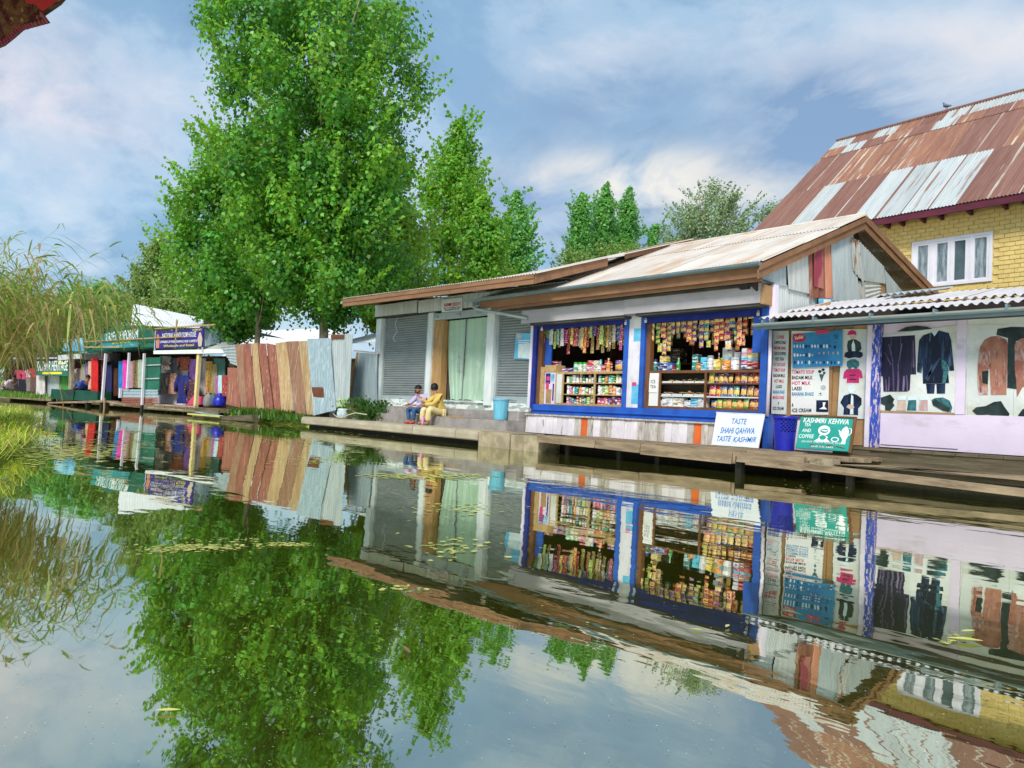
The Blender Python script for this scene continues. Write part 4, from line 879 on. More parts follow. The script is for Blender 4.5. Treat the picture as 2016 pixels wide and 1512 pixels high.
# low tin lean-to behind the fence at its right end
back = empty('tin_shed', (-27.3, 15.5, 0), label='low shed with a white tin roof behind the right end of the fence', cat='shed')
boxo('wall', -2.0, 3.2, .0, 2.5, .3, 2.75, mt['old_beam'], back)
p0_ = at(745, 643, 15.1); p1_ = at(745, 672, 15.1)
for i in range(7): roof_sheet('roof_sheet', (-2.2 + i * .8, -.4, p1_[2]), (.82, 0, 0), (0, 2.6, .85), mt['white_roof'], back, x0=i, steps=1, pitch=.12)

# ------------------------------------------------------------------ shops at the left, turned a little towards the canal
FL = Frame(-37.3, 12.4, 12.4); LZ = R(12.4)
def fl(px, py, y): return FL.at(px, py, y)
def lroot(name, x, y, label, cat, z=0.0, group=None): return empty(name, tuple(FL.wld(x, y, z)), LZ, label, cat, group)
def lq(parent_xy, name, corners, y, th, m, parent, color=None):       # slab with picture corners bl, br, tr, tl on local plane y
    ox, oy = parent_xy; P = [fl(*q, y) for q in corners]
    return MB().hexa([(p[0] - ox, y - oy, p[2]) for p in P], [(p[0] - ox, y - oy + th, p[2]) for p in P]).build(name, mt[m], parent, color=color)
# --- handloom shop
AO = (-2.5, 0.0)
shopA = lroot('handloom_shop', AO[0], AO[1], 'handloom shop with a broad white roof, purple signboard and hanging textiles', 'shop')
def la(px, py, y): p = fl(px, py, y); return (p[0] - AO[0], p[1] - AO[1], p[2])
xL = fl(300, 700, 0)[0]; xR = 1.6
def abox(name, x0, x1, y0, y1, z0, z1, m): return boxo(name, x0 - AO[0], x1 - AO[0], y0, y1, z0, z1, mt[m], shopA)
zE = fl(385, 695, 0)[2]
abox('deck', xL - .2, 2.2, -.1, 3.2, .18, .36, 'deck_wood'); abox('deck_edge', xL - .2, 2.2, -.16, -.10, .10, .34, 'old_beam')
for x in (xL, xL * .6, xL * .25, 1.2): abox('pile', x - .07, x + .07, .0, .12, -.5, .18, 'wet_pile_gap_shade')
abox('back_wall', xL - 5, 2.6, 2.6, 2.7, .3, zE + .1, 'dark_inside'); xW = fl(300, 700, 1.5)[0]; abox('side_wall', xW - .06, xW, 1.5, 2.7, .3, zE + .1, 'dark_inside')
abox('partition', -2.6, -2.5, 1.35, 2.7, .36, zE, 'tin_brown'); abox('display_board', fl(306, 700, 1.35)[0], fl(372, 700, 1.35)[0], 1.35, 1.42, .4, zE - .1, 'pillar_white')
abox('ledge', fl(306, 700, 1.05)[0], fl(366, 700, 1.05)[0], 1.05, 1.34, 1.78, 1.85, 'blue_dark')
MB().hexa([la(302, 697, -.2), la(400, 696, -.2), (2.4 - AO[0], .6, la(400, 696, -.2)[2] + .1), (xL - AO[0], 2.6, zE + .2)],
          [la(302, 690, -.2), la(400, 688, -.2), (2.4 - AO[0], .6, la(400, 688, -.2)[2] + .1), (xL - AO[0], 2.6, zE + .32)]).build('eave_roof', mt['white_roof'], shopA)
q0, q1 = fl(399, 694, -.2), fl(462, 671, 1.2)
MB().beam((q0[0] - AO[0], q0[1], q0[2]), (q1[0] - AO[0], q1[1], q1[2]), .12, .22).build('side_eave', mt['galv_pale'], shopA)
pb, pt = fl(385, 804, -.05), fl(392, 696, -.05)
abox('yellow_pole', pb[0] - .09, pb[0] + .09, -.12, .03, -.4, pt[2], 'poster_pale'); shopA.children[-1].data.materials[0] = M('pole_yellow', (.74, .60, .28), (.64, .50, .22), rough=.7)
# white roof
r0, r1_, r2, r3 = fl(258, 640, 1.0), fl(392, 646, 1.0), fl(407, 628, 3.6), fl(262, 598, 3.6)
A_, B_, C_, D_ = [np.array((p[0] - AO[0], p[1], p[2])) for p in (r0, r1_, r2, r3)]
for i in range(9):
    a, b_ = i / 9, (i + 1) / 9 + .004
    P0, P1, P3, P2 = A_ + (B_ - A_) * a, A_ + (B_ - A_) * b_, D_ + (C_ - D_) * a, D_ + (C_ - D_) * b_
    V, F = corr(lambda u, v: (P0 * (1 - u) + P1 * u) * (1 - v) + (P3 * (1 - u) + P2 * u) * v, 0, np.linalg.norm(P1 - P0), .25, .012, (0, -.4, .9), steps=1)
    MB().add(V, F).build('roof_sheet', mt['white_roof'], shopA)
MB().add([B_, C_, (B_[0] + .3, B_[1] + 5, B_[2])], [(0, 1, 2)]).build('gable_panel', mt['dark_inside'], shopA)
lq(AO, 'upper_wall', (fl and (403, 682), (455, 668), (440, 642), (403, 640)), 1.6, .06, 'galv_blue', shopA)
# sign
sg = lroot('shop_sign', -4, -.25, 'purple signboard of the handloom shop above its eave', 'sign')
def lsign(root, corners, y, m, th=.05):
    P = [fl(*q, y) for q in corners]; l = root.matrix_basis.inverted(); o = FL.loc(root.location)
    return MB().hexa([(p[0] - o[0], p[1] - o[1], p[2] - o[2]) for p in P], [(p[0] - o[0], p[1] - o[1] + th, p[2] - o[2]) for p in P]).build('board', mt[m], root)
FONT_CACHE = {}
def text(body, parent, org, ux, uz, h, m, name='lettering', align='LEFT', bold=.006, width=None, th=.0015, shear=0.0):
    """Raised lettering: org = baseline start (parent space), ux along the line, uz up the letters."""
    c_ = bpy.data.curves.new(name, 'FONT'); c_.body = body; c_.size = h * 1.38; c_.extrude = th; c_.offset = bold * h; c_.align_x = align; c_.resolution_u = 2; c_.shear = shear
    tmp = bpy.data.objects.new(name, c_); lnk(tmp); bpy.context.view_layer.update()
    me = bpy.data.meshes.new_from_object(tmp.evaluated_get(bpy.context.evaluated_depsgraph_get())); bpy.data.objects.remove(tmp, do_unlink=True); bpy.data.curves.remove(c_)
    me.name = name; me.materials.clear(); me.materials.append(mt[m]); o = place(name, me, parent=parent); o['kind'] = 'stuff'; wd0 = max(max(v.co.x for v in me.vertices), 1e-4)
    ux, uz = Vector(ux).normalized(), Vector(uz).normalized(); uz = (uz - ux * uz.dot(ux)).normalized(); n_ = ux.cross(uz)
    s = 1.0
    if width:
        s = width / wd0
    o.matrix_local = Matrix(((ux.x * s, uz.x, n_.x, org[0]), (ux.y * s, uz.y, n_.y, org[1]), (ux.z * s, uz.z, n_.z, org[2]), (0, 0, 0, 1)))
    return o
def ltext(root, body, pa, pb, y, h, m, bold=.004):       # text from picture point pa to pb (baseline) on local plane y
    o = FL.loc(root.location); a, b_ = fl(*pa, y) - o, fl(*pb, y) - o
    return text(body, root, a, b_ - a, (0, 0, 1), h, m, width=float(np.linalg.norm(b_ - a)), bold=bold)
SB = (cL(808, 312), cL(1146, 300), cL(1155, 162), cL(815, 190))
lsign(sg, SB, -.25, 'sign_purple')
hA = .28
ltext(sg, 'NATIONAL HANDLOOM HOUSE', cL(860, 238), cL(1100, 226), -.254, .26, 'ink_white')
ltext(sg, 'OWNERS OF PURE SHAWLS AND CARPETS', cL(845, 272), cL(1110, 264), -.254, .12, 'ink_white')
ltext(sg, 'Wholesale and Retail', cL(870, 300), cL(1085, 292), -.254, .12, 'ink_yellow')
ltext(sg, 'KASHMIR ARTS', cL(1075, 185), cL(1140, 182), -.254, .09, 'ink_yellow')
def lpatch(root, name, pts, y, m, th=.003):
    o = FL.loc(root.location); b = MB(); Q = [fl(*p, y) - o for p in pts]
    return b.prism([(q[0], q[2]) for q in Q], lambda a, z, d: (a, y - o[1] + d, z), th).build(name, mt[m], root)
lpatch(sg, 'printed_figure', [cL(*q) for q in ((818, 306), (838, 306), (842, 255), (838, 215), (826, 205), (818, 250))], -.254, 'tin_salmon')
lpatch(sg, 'printed_figure', [cL(*q) for q in ((1118, 296), (1140, 294), (1146, 240), (1134, 195), (1124, 197), (1112, 240))], -.254, 'print_skin')
for s_ in ((810, 320, 818, 185), (1148, 310, 1158, 140)):
    o = FL.loc(sg.location); a, b_ = fl(*cL(s_[0], s_[1]), -.2) - o, fl(*cL(s_[2], s_[3]), -.2) - o; MB().beam(a, b_, .06, .06).build('sign_post', mt['pillar_white'], sg)
# --- green emporium
BO = (-12.5, 0.0)
shopB = lroot('crafts_emporium', BO[0], BO[1], 'dark green crafts shop with wide awning, white poles and hanging rugs', 'shop')
def lb(px, py, y): p = fl(px, py, y); return (p[0] - BO[0], p[1] - BO[1], p[2])
x0B = fl(*cL(330, 620), .3)[0]; x1B = fl(*cL(830, 620), .3)[0]
def bbox(name, x0, x1, y0, y1, z0, z1, m): return boxo(name, x0 - BO[0], x1 - BO[0], y0 - BO[1], y1 - BO[1], z0, z1, mt[m], shopB)
zB = fl(*cL(600, 330), 0)[2]
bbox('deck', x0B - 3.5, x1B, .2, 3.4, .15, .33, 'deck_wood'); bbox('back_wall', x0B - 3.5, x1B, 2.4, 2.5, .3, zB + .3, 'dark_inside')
lq(BO, 'awning_board', (cL(330, 342), cL(810, 300), cL(815, 268), cL(335, 318)), -.1, .08, 'sign_green', shopB)
MB().hexa([lb(*cL(330, 345), -.1), lb(*cL(812, 302), -.1), (x1B - BO[0], 2.6, zB + .25), (x0B - 2 - BO[0], 2.6, zB + .25)],
          [tuple(np.array(lb(*cL(330, 340), -.1)) + (0, 0, .03)), tuple(np.array(lb(*cL(812, 297), -.1)) + (0, 0, .03)), (x1B - BO[0], 2.6, zB + .3), (x0B - 2 - BO[0], 2.6, zB + .3)]).build('awning_roof', mt['sign_green'], shopB)
lq(BO, 'gable_board', (cL(660, 275), cL(815, 262), cL(810, 195), cL(690, 150)), .8, .08, 'sign_green', shopB)
lq(BO, 'roof_slope', (cL(300, 335), cL(440, 260), cL(660, 150), cL(560, 110)), 2.2, .1, 'sign_green', shopB)
for (a, b_, w) in (((437, 672), (463, 345), .12), ((562, 655), (566, 590), .11), ((614, 590), (628, 340), .10), ((718, 715), (735, 345), .10)):
    p, q = fl(*cL(*a), .0), fl(*cL(*b_), .0); MB().beam((p[0] - BO[0], 0, p[2] - .03), (q[0] - BO[0], 0, q[2]), w, w, up=(0, 1, 0)).build('pole', mt['pillar_white'], shopB)
for (a, b_) in (((300, 262), (1000, 225)), ((300, 300), (560, 300)), ((810, 170), (1240, 140)), ((450, 735), (452, 660))):
    p, q = fl(*cL(*a), -.3), fl(*cL(*b_), -.3); MB().beam((p[0] - BO[0], p[1], p[2]), (q[0] - BO[0], q[1], q[2]), .06, .06).build('bamboo_rail', mt['tin_tan'], shopB)
lq(BO, 'green_panel', (cL(728, 600), cL(838, 602), cL(852, 372), cL(735, 375)), .25, .06, 'sign_green', shopB)
for q in ((735, 430, 850, 425), (730, 525, 842, 522)):
    p, r_ = fl(*cL(q[0], q[1]), .2), fl(*cL(q[2], q[3]), .2); MB().beam((p[0] - BO[0], p[1], p[2]), (r_[0] - BO[0], r_[1], r_[2]), .05, .06).build('panel_bar', mt['galv'], shopB)
def lcorr(name, corners, y, m, pitch, amp, parent, off, horiz=True):
    P = [fl(*q, y) for q in corners]; (a0, b0), (a1, b1), (a2, b2), (a3, b3) = [(p[0] - off[0], p[2]) for p in P]
    def Pf(a, b): return ((a0 * (1 - a) + a1 * a) * (1 - b) + (a3 * (1 - a) + a2 * a) * b, y - off[1], (b0 * (1 - a) + b1 * a) * (1 - b) + (b3 * (1 - a) + b2 * a) * b)
    V, F = corr((lambda a, b: Pf(b, a)) if horiz else Pf, 0, abs(b3 - b0) if horiz else abs(a1 - a0), pitch, amp, (0, -1, 0), steps=1); return MB().add(V, F).build(name, mt[m], parent, smooth=True)
lcorr('low_wall_sheet', (cL(572, 656), cL(830, 662), cL(832, 602), cL(574, 598)), .15, 'galv_blue', .16, .03, shopB, BO)
for i in range(5):
    y0_, y1_ = 655 + i * 12, 664 + i * 12
    lq(BO, 'slat', (cL(572, y1_ + 1), cL(822, y1_ + 4), cL(822, y0_ + 4), cL(572, y0_ + 1)), .12 + .01 * (i % 2), .05, 'tin_red', shopB)
lq(BO, 'plank_walk', (cL(470, 690), cL(600, 718), cL(600, 706), cL(470, 680)), -.2, .5, 'deck_wood', shopB)
lq(BO, 'plank_walk', (cL(40, 700), cL(440, 692), cL(440, 676), cL(60, 690)), -.1, .9, 'deck_wood', shopB)
for p in (85, 230, 330, 432, 460, 720):
    x = fl(*cL(p, 690), .0)[0]; bbox('pile', x - .1, x + .1, -.05, .15, -.5, .3, 'wet_pile_gap_shade')
sg = lroot('shop_sign', -13, -.2, 'teal crafts signboard on the dark green awning', 'sign')
lsign(sg, (cL(436, 316), cL(690, 298), cL(700, 176), cL(430, 208)), -.22, 'sign_emerald')
ltext(sg, 'CRAFTS EMPORIUM', cL(462, 262), cL(688, 236), -.225, .52, 'ink_white'); ltext(sg, 'GOVT. APPROVED', cL(505, 280), cL(640, 266), -.225, .14, 'ink_yellow'); ltext(sg, 'Shawls Carpets Papier Mache', cL(470, 304), cL(680, 290), -.225, .15, 'sign_sky')
# --- heritage shop at the far left
CO = (-22.0, 0.0)
shopC = lroot('heritage_shop', CO[0], CO[1], 'low heritage shop half hidden by the reeds at the far end of the row', 'shop')
def cbox(name, x0, x1, y0, y1, z0, z1, m): return boxo(name, x0 - CO[0], x1 - CO[0], y0, y1, z0, z1, mt[m], shopC)
xc0, xc1 = fl(20, 770, .3)[0], fl(*cL(330, 640), .3)[0]; zC = fl(*cL(120, 395), 0)[2]
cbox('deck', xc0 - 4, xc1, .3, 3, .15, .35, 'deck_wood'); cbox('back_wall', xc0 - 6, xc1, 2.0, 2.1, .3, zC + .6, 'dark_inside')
cbox('roof', xc0 - 6, xc1 - 1, .0, 2.4, zC + .1, zC + .2, 'galv')
lq(CO, 'valance', (cL(115, 395), cL(285, 380), cL(285, 345), cL(120, 358)), -.05, .05, 'galv_pale', shopC)
lq(CO, 'grey_sheet', (cL(28, 655), cL(142, 650), cL(130, 505), cL(30, 505)), .4, .05, 'galv', shopC)
lq(CO, 'corner_post', (cL(196, 600), cL(216, 600), cL(228, 250), cL(205, 250)), -.1, .12, 'bark', shopC)
sg = lroot('shop_sign', -22, -.2, 'green heritage signboard with white capitals hanging under the far shop roof', 'sign')
lsign(sg, (cL(-40, 500), cL(192, 506), cL(196, 405), cL(-35, 400)), -.15, 'sign_green')
ltext(sg, 'KASHMIR HERITAGE', cL(-30, 468), cL(190, 466), -.156, .62, 'ink_white')
lpatch(sg, 'yellow_band', [cL(*q) for q in ((10, 492), (150, 492), (150, 476), (10, 476))], -.156, 'ink_yellow'); lpatch(sg, 'yellow_band', [cL(*q) for q in ((128, 420), (180, 420), (180, 409), (128, 409))], -.156, 'ink_yellow')
sg = lroot('shop_sign', -20, -.2, 'pale blue shop sign above the valance of the far shop', 'sign')
lsign(sg, (cL(156, 330), cL(302, 328), cL(304, 232), cL(160, 250)), -.2, 'sign_sky')
# --- the pale roofed house behind the poplar trunks
p_ = ground(520, 52); hut = empty('tin_roofed_hut', tuple(p_[:2]) + (0,), R(14), 'hut with a bright white tin roof behind the poplar trunks', 'hut')
boxo('wall', -4, 4, 0, 4, .3, 4.0, mt['galv_blue'], hut)
for i in range(10): roof_sheet('roof_sheet', (-4.6 + i * .92, -.8, 3.6), (.94, 0, 0), (0, 3.6, 2.5), mt['white_roof'], hut, x0=i, steps=1, pitch=.2)
MB().prism([(0, 3.9), (2.6, 6.0), (5, 3.9)], lambda a, b_, d: (-4 + d, a, b_), .05).build('gable_panel', mt['galv_blue'], hut)

# ------------------------------------------------------------------ hanging goods of the left shops: each a thing
def drape(name, label, cat, corners, y, color, m='cloth', folds=3, group=None, sleeves=False):
    P = [fl(*q, y) for q in corners]; c0 = P[0]; xm = (P[0][0] + P[1][0]) / 2; zm = min(P[0][2], P[1][2])
    nx, nz = 10, 6; V = []; F = []
    for j in range(nz + 1):
        for i in range(nx + 1):
            a, b = i / nx, j / nz
            x = (P[0][0] * (1 - a) + P[1][0] * a) * (1 - b) + (P[3][0] * (1 - a) + P[2][0] * a) * b; z = (P[0][2] * (1 - a) + P[1][2] * a) * (1 - b) + (P[3][2] * (1 - a) + P[2][2] * a) * b
            wv = 1.0
            if sleeves: wv = 1.0 - .28 * math.exp(-((b - .35) / .16) ** 2)      # nipped waist
            x = (P[0][0] + P[1][0]) / 2 + (x - (P[0][0] + P[1][0]) / 2) * wv
            V.append((x - xm, -.05 * math.sin(a * math.pi) + .045 * math.sin(a * folds * 6.28 + b) * (1 - .5 * b), z - zm))
    for j in range(nz):
        for i in range(nx): k = j * (nx + 1) + i; F.append((k, k + 1, k + nx + 2, k + nx + 1))
    n0 = len(V); V += [(v[0], .06, v[2]) for v in V[:n0]]; F += [tuple(q + n0 for q in reversed(f)) for f in F[:nx * nz]]
    mb = MB().add(V, F)
    if sleeves:
        w = abs(P[1][0] - P[0][0]); h = P[3][2] - P[0][2]
        for s in (-1, 1): mb.tube([(s * w * .40, -.02, h * .93), (s * w * .56, -.03, h * .70), (s * w * .58, -.03, h * .42)], [w * .13, w * .12, w * .09], 6)
    o = mb.build(name, mt[m], loc=tuple(FL.wld(xm, y, zm)), rot=(0, 0, LZ), smooth=True, color=color)
    tag(o, label, cat, group); return o
def qd(x0, y0, x1, y1): return (cL(x0, y1), cL(x1, y1), cL(x1, y0), cL(x0, y0))
D = drape
D('hanging_suit', 'cream and pink suit hanging lowest left in the handloom shop', 'garment', qd(822, 482, 888, 638), 1.0, (.62, .50, .46), 'cloth_print', sleeves=True)
D('hanging_suit', 'brown floral suit hanging beside the navy dress in the handloom shop', 'garment', qd(893, 485, 960, 632), 1.0, (.40, .22, .17), 'cloth_print', sleeves=True)
D('hanging_shirt', 'white and brown tunic on the upper rail of the handloom shop', 'garment', qd(850, 365, 915, 462), 1.0, (.66, .55, .48), 'cloth_print', sleeves=True)
D('hanging_shirt', 'black and white top in the middle of the upper rail', 'garment', qd(922, 385, 975, 468), 1.0, (.10, .10, .13), sleeves=True)
D('hanging_shirt', 'dark red patterned tunic at the right of the upper rail', 'garment', qd(980, 372, 1052, 466), 1.0, (.30, .07, .05), 'cloth_print', sleeves=True)
D('long_dress', 'navy blue dress displayed low beside the yellow pole', 'dress', qd(962, 502, 1042, 700), .75, (.02, .025, .17), sleeves=True)
D('long_dress', 'black floral dress just left of the yellow pole', 'dress', qd(1030, 530, 1092, 690), .7, (.09, .03, .04), 'cloth_print', sleeves=True)
D('hanging_shawl', 'purple shawl hanging behind the yellow pole', 'shawl', qd(1052, 385, 1106, 600), 1.0, (.33, .14, .52))
D('hanging_shawl', 'grey white sheet behind the purple shawl', 'shawl', qd(1100, 380, 1168, 640), 1.3, (.45, .42, .45))
D('hanging_rug', 'mustard printed rug hanging right of the yellow pole', 'rug', qd(1168, 402, 1216, 624), .8, (.52, .30, .06), 'cloth_print')
D('hanging_shawl', 'long olive shawl next to the mustard rug', 'shawl', qd(1212, 420, 1250, 640), .8, (.30, .27, .13))
D('hanging_shawl', 'dark teal cloth hung at the back right of the handloom shop', 'shawl', qd(1222, 380, 1304, 510), .9, (.07, .19, .17))
D('hanging_shawl', 'pale turquoise strip leaning at the right of the handloom shop', 'shawl', qd(1258, 500, 1292, 626), .6, (.42, .62, .64))
D('hanging_shawl', 'violet strip behind the turquoise one', 'shawl', qd(1240, 505, 1264, 632), .7, (.42, .14, .40))
D('hanging_rug', 'brick red rug at the edge of the tin fence', 'rug', qd(1286, 500, 1318, 650), .6, (.36, .05, .05), 'cloth_print')
D('hanging_rug', 'tall bright red rug beside the white pole of the green shop', 'rug', qd(356, 380, 404, 612), .35, (.62, .02, .02), 'cloth')
D('hanging_rug', 'pale peach edge cloth left of the bright red rug', 'rug', qd(340, 400, 358, 600), .4, (.60, .42, .30))
D('hanging_rug', 'maroon patterned rug between red rug and white pole', 'rug', qd(404, 390, 442, 620), .6, (.10, .025, .03), 'cloth_print')
D('hanging_coat', 'navy coat hanging right of the white pole', 'coat', qd(462, 430, 502, 620), .7, (.02, .025, .10))
D('hanging_rug', 'dark brown rug in the doorway of the green shop', 'rug', qd(490, 450, 552, 645), .9, (.10, .04, .025))
D('hanging_shawl', 'bright blue shawl left of the pink shawl', 'shawl', qd(553, 400, 584, 605), .5, (.02, .20, .52))
D('hanging_shawl', 'hot pink shawl in the green shop', 'shawl', qd(582, 392, 614, 596), .45, (.74, .06, .42))
D('hanging_shawl', 'mauve shawl right of the pink shawl', 'shawl', qd(622, 400, 652, 590), .5, (.48, .27, .36))
D('hanging_shawl', 'brown and olive shawl near the green panel', 'shawl', qd(652, 395, 690, 588), .5, (.25, .17, .08), 'cloth_print')
D('hanging_shawl', 'white and green striped cloth beside the green panel', 'shawl', qd(690, 390, 722, 590), .5, (.38, .48, .38))
D('hanging_shawl', 'pale beige shawl nearest the heritage sign', 'shawl', qd(226, 455, 250, 590), .5, (.60, .50, .44), 'cloth_print')
D('hanging_shawl', 'white and rose shawl above the lounging man', 'shawl', qd(252, 450, 284, 580), .5, (.62, .44, .42), 'cloth_print')
D('hanging_shawl', 'grey olive shawl above the lounging man', 'shawl', qd(286, 420, 318, 575), .5, (.36, .35, .25))
D('hanging_shawl', 'purple grey shawl left of the bright red rug', 'shawl', qd(318, 410, 342, 570), .5, (.27, .17, .31))
D('hanging_shawl', 'dark scarf cluster under the pale valance', 'scarf', qd(228, 390, 288, 462), .6, (.16, .04, .06), 'cloth_print')
D('hanging_shawl', 'green cloth panel under the heritage sign', 'cloth', qd(138, 508, 196, 604), .45, (.10, .34, .07))
def kq(x0, y0, x1, y1): return (cK(x0, y1), cK(x1, y1), cK(x1, y0), cK(x0, y0))
D('hanging_skirt', 'long white skirt hanging left of the heritage sign', 'skirt', kq(545, 770, 680, 1060), .2, (.66, .62, .58))
D('hanging_shirt', 'maroon waistcoat above the white skirt', 'garment', kq(540, 560, 620, 790), .3, (.36, .05, .04), sleeves=False)
D('hanging_shirt', 'dark plum jacket beside the heritage sign', 'garment', kq(615, 610, 675, 775), .25, (.07, .02, .09))
D('hanging_shirt', 'dark red top hanging above brown trousers', 'garment', kq(460, 660, 545, 800), .4, (.42, .04, .05), sleeves=True)
D('hanging_shirt', 'pale pink top next to the dark red top', 'garment', kq(400, 680, 462, 800), .4, (.68, .40, .48), sleeves=True)
D('hanging_shirt', 'crimson top with blue next to the pink top', 'garment', kq(335, 700, 398, 830), .4, (.55, .04, .16), 'cloth_print', sleeves=True)
D('hanging_shirt', 'rose red shirt farthest left on the rail', 'garment', kq(245, 690, 325, 820), .4, (.46, .04, .10), sleeves=True)
D('hanging_trousers', 'black trousers on the far left rail', 'trousers', kq(275, 820, 400, 1010), .4, (.015, .015, .03))
D('hanging_trousers', 'grey trousers on the far left rail', 'trousers', kq(405, 805, 460, 1010), .4, (.24, .20, .18))
D('hanging_trousers', 'brown trousers on the far left rail', 'trousers', kq(462, 800, 540, 1015), .4, (.14, .08, .07))
# floor goods
def litem(name, label, cat, corners, y, dep, color=None, m='goods'):
    P = [fl(*q, y) for q in corners]; xm = (P[0][0] + P[1][0]) / 2; zm = min(P[0][2], P[1][2])
    o = MB().hexa([(p[0] - xm, 0, p[2] - zm) for p in P], [(p[0] - xm, dep, p[2] - zm) for p in P])
    return o, tuple(FL.wld(xm, y, zm)), P
mt['bench_green'] = M('bench_green', (.008, .075, .045), (.006, .05, .03), sc=(1, 1, 1), rough=.6)
gb = lroot('green_bench', *[(fl(*cL(240, 665), -.05)[0]), -.05], 'long dark green box bench on the far deck', 'bench')
gx = FL.loc(gb.location)[0]; ga, gm, gc = fl(*cL(78, 655), -.05), fl(*cL(236, 668), -.05), fl(*cL(402, 660), -.05); gz0, gz1 = gm[2], fl(*cL(240, 604), -.05)[2]
boxo('front_box', ga[0] - gx, gm[0] - gx - .02, -.05, .75, gz0 - .05, gz1, mt['bench_green'], gb); boxo('end_box', gm[0] - gx + .02, gc[0] - gx, .0, .75, gz0 - .05, gz1, mt['bench_green'], gb)
boxo('hatch', ga[0] - gx + 2.0, ga[0] - gx + 3.0, -.06, -.052, gz1 - .25, gz1 - .06, mt['iron_dark'], gb)
o, l, P = litem('pink_mat', '', '', (cL(1030, 712), cL(1162, 706), cL(1162, 648), cL(1078, 648)), .35, .7); tag(o.build('pink_mat', mt['ink_pink'], loc=l, rot=(0, 0, LZ)), 'folded pink mat on the deck beside the yellow pole', 'mat')
def sack(name, label, cat, x0, y0, x1, y1, y, m, color=None):
    a, b_ = fl(*cL(x0, y1), y), fl(*cL(x1, y0), y); r = abs(b_[0] - a[0]) / 2; h = b_[2] - a[2]
    o = MB().lathe([(r * .8, 0), (r, h * .2), (r * .95, h * .55), (r * .6, h * .82), (r * .25, h * .92), (r * .4, h)], 10).build(name, mt[m], loc=tuple(FL.wld((a[0] + b_[0]) / 2, y, a[2])), rot=(0, 0, LZ), smooth=True, color=color)
    tag(o, label, cat)
sack('cloth_bundle', 'grey bundle on the handloom deck beside the blue bag', 'bundle', 1165, 622, 1212, 722, .35, 'cloth', (.27, .27, .25))
sack('cloth_bundle', 'dark slate bundle squeezed beside the blue bag', 'bundle', 1200, 628, 1246, 718, .5, 'cloth', (.10, .14, .17))
sack('plastic_bag', 'bright blue plastic bag at the end of the handloom deck', 'bag', 1238, 632, 1298, 718, .3, 'basket_blue')
# narrow ladder-like landing stage in front
ld = lroot('landing_stage', fl(*cL(930, 745), -.9)[0], -.9, 'narrow bamboo landing stage lying on the water before the handloom shop', 'landing stage')
lo = FL.loc(ld.location)
for (a, b_) in (((765, 728), (1092, 752)), ((815, 708), (1100, 722))):
    p, q = fl(*cL(*a), -.9) - lo, fl(*cL(*b_), -.9) - lo; MB().beam(p, q, .1, .07).build('rail', mt['deck_wood'], ld)
for t_ in (.1, .32, .55, .8): p = np.array(fl(*cL(765 + 327 * t_, 730 + 24 * t_), -.9)) - lo; MB().beam(p, p + (0.1, .0, .14), .05, .05).build('rung', mt['deck_wood'], ld)
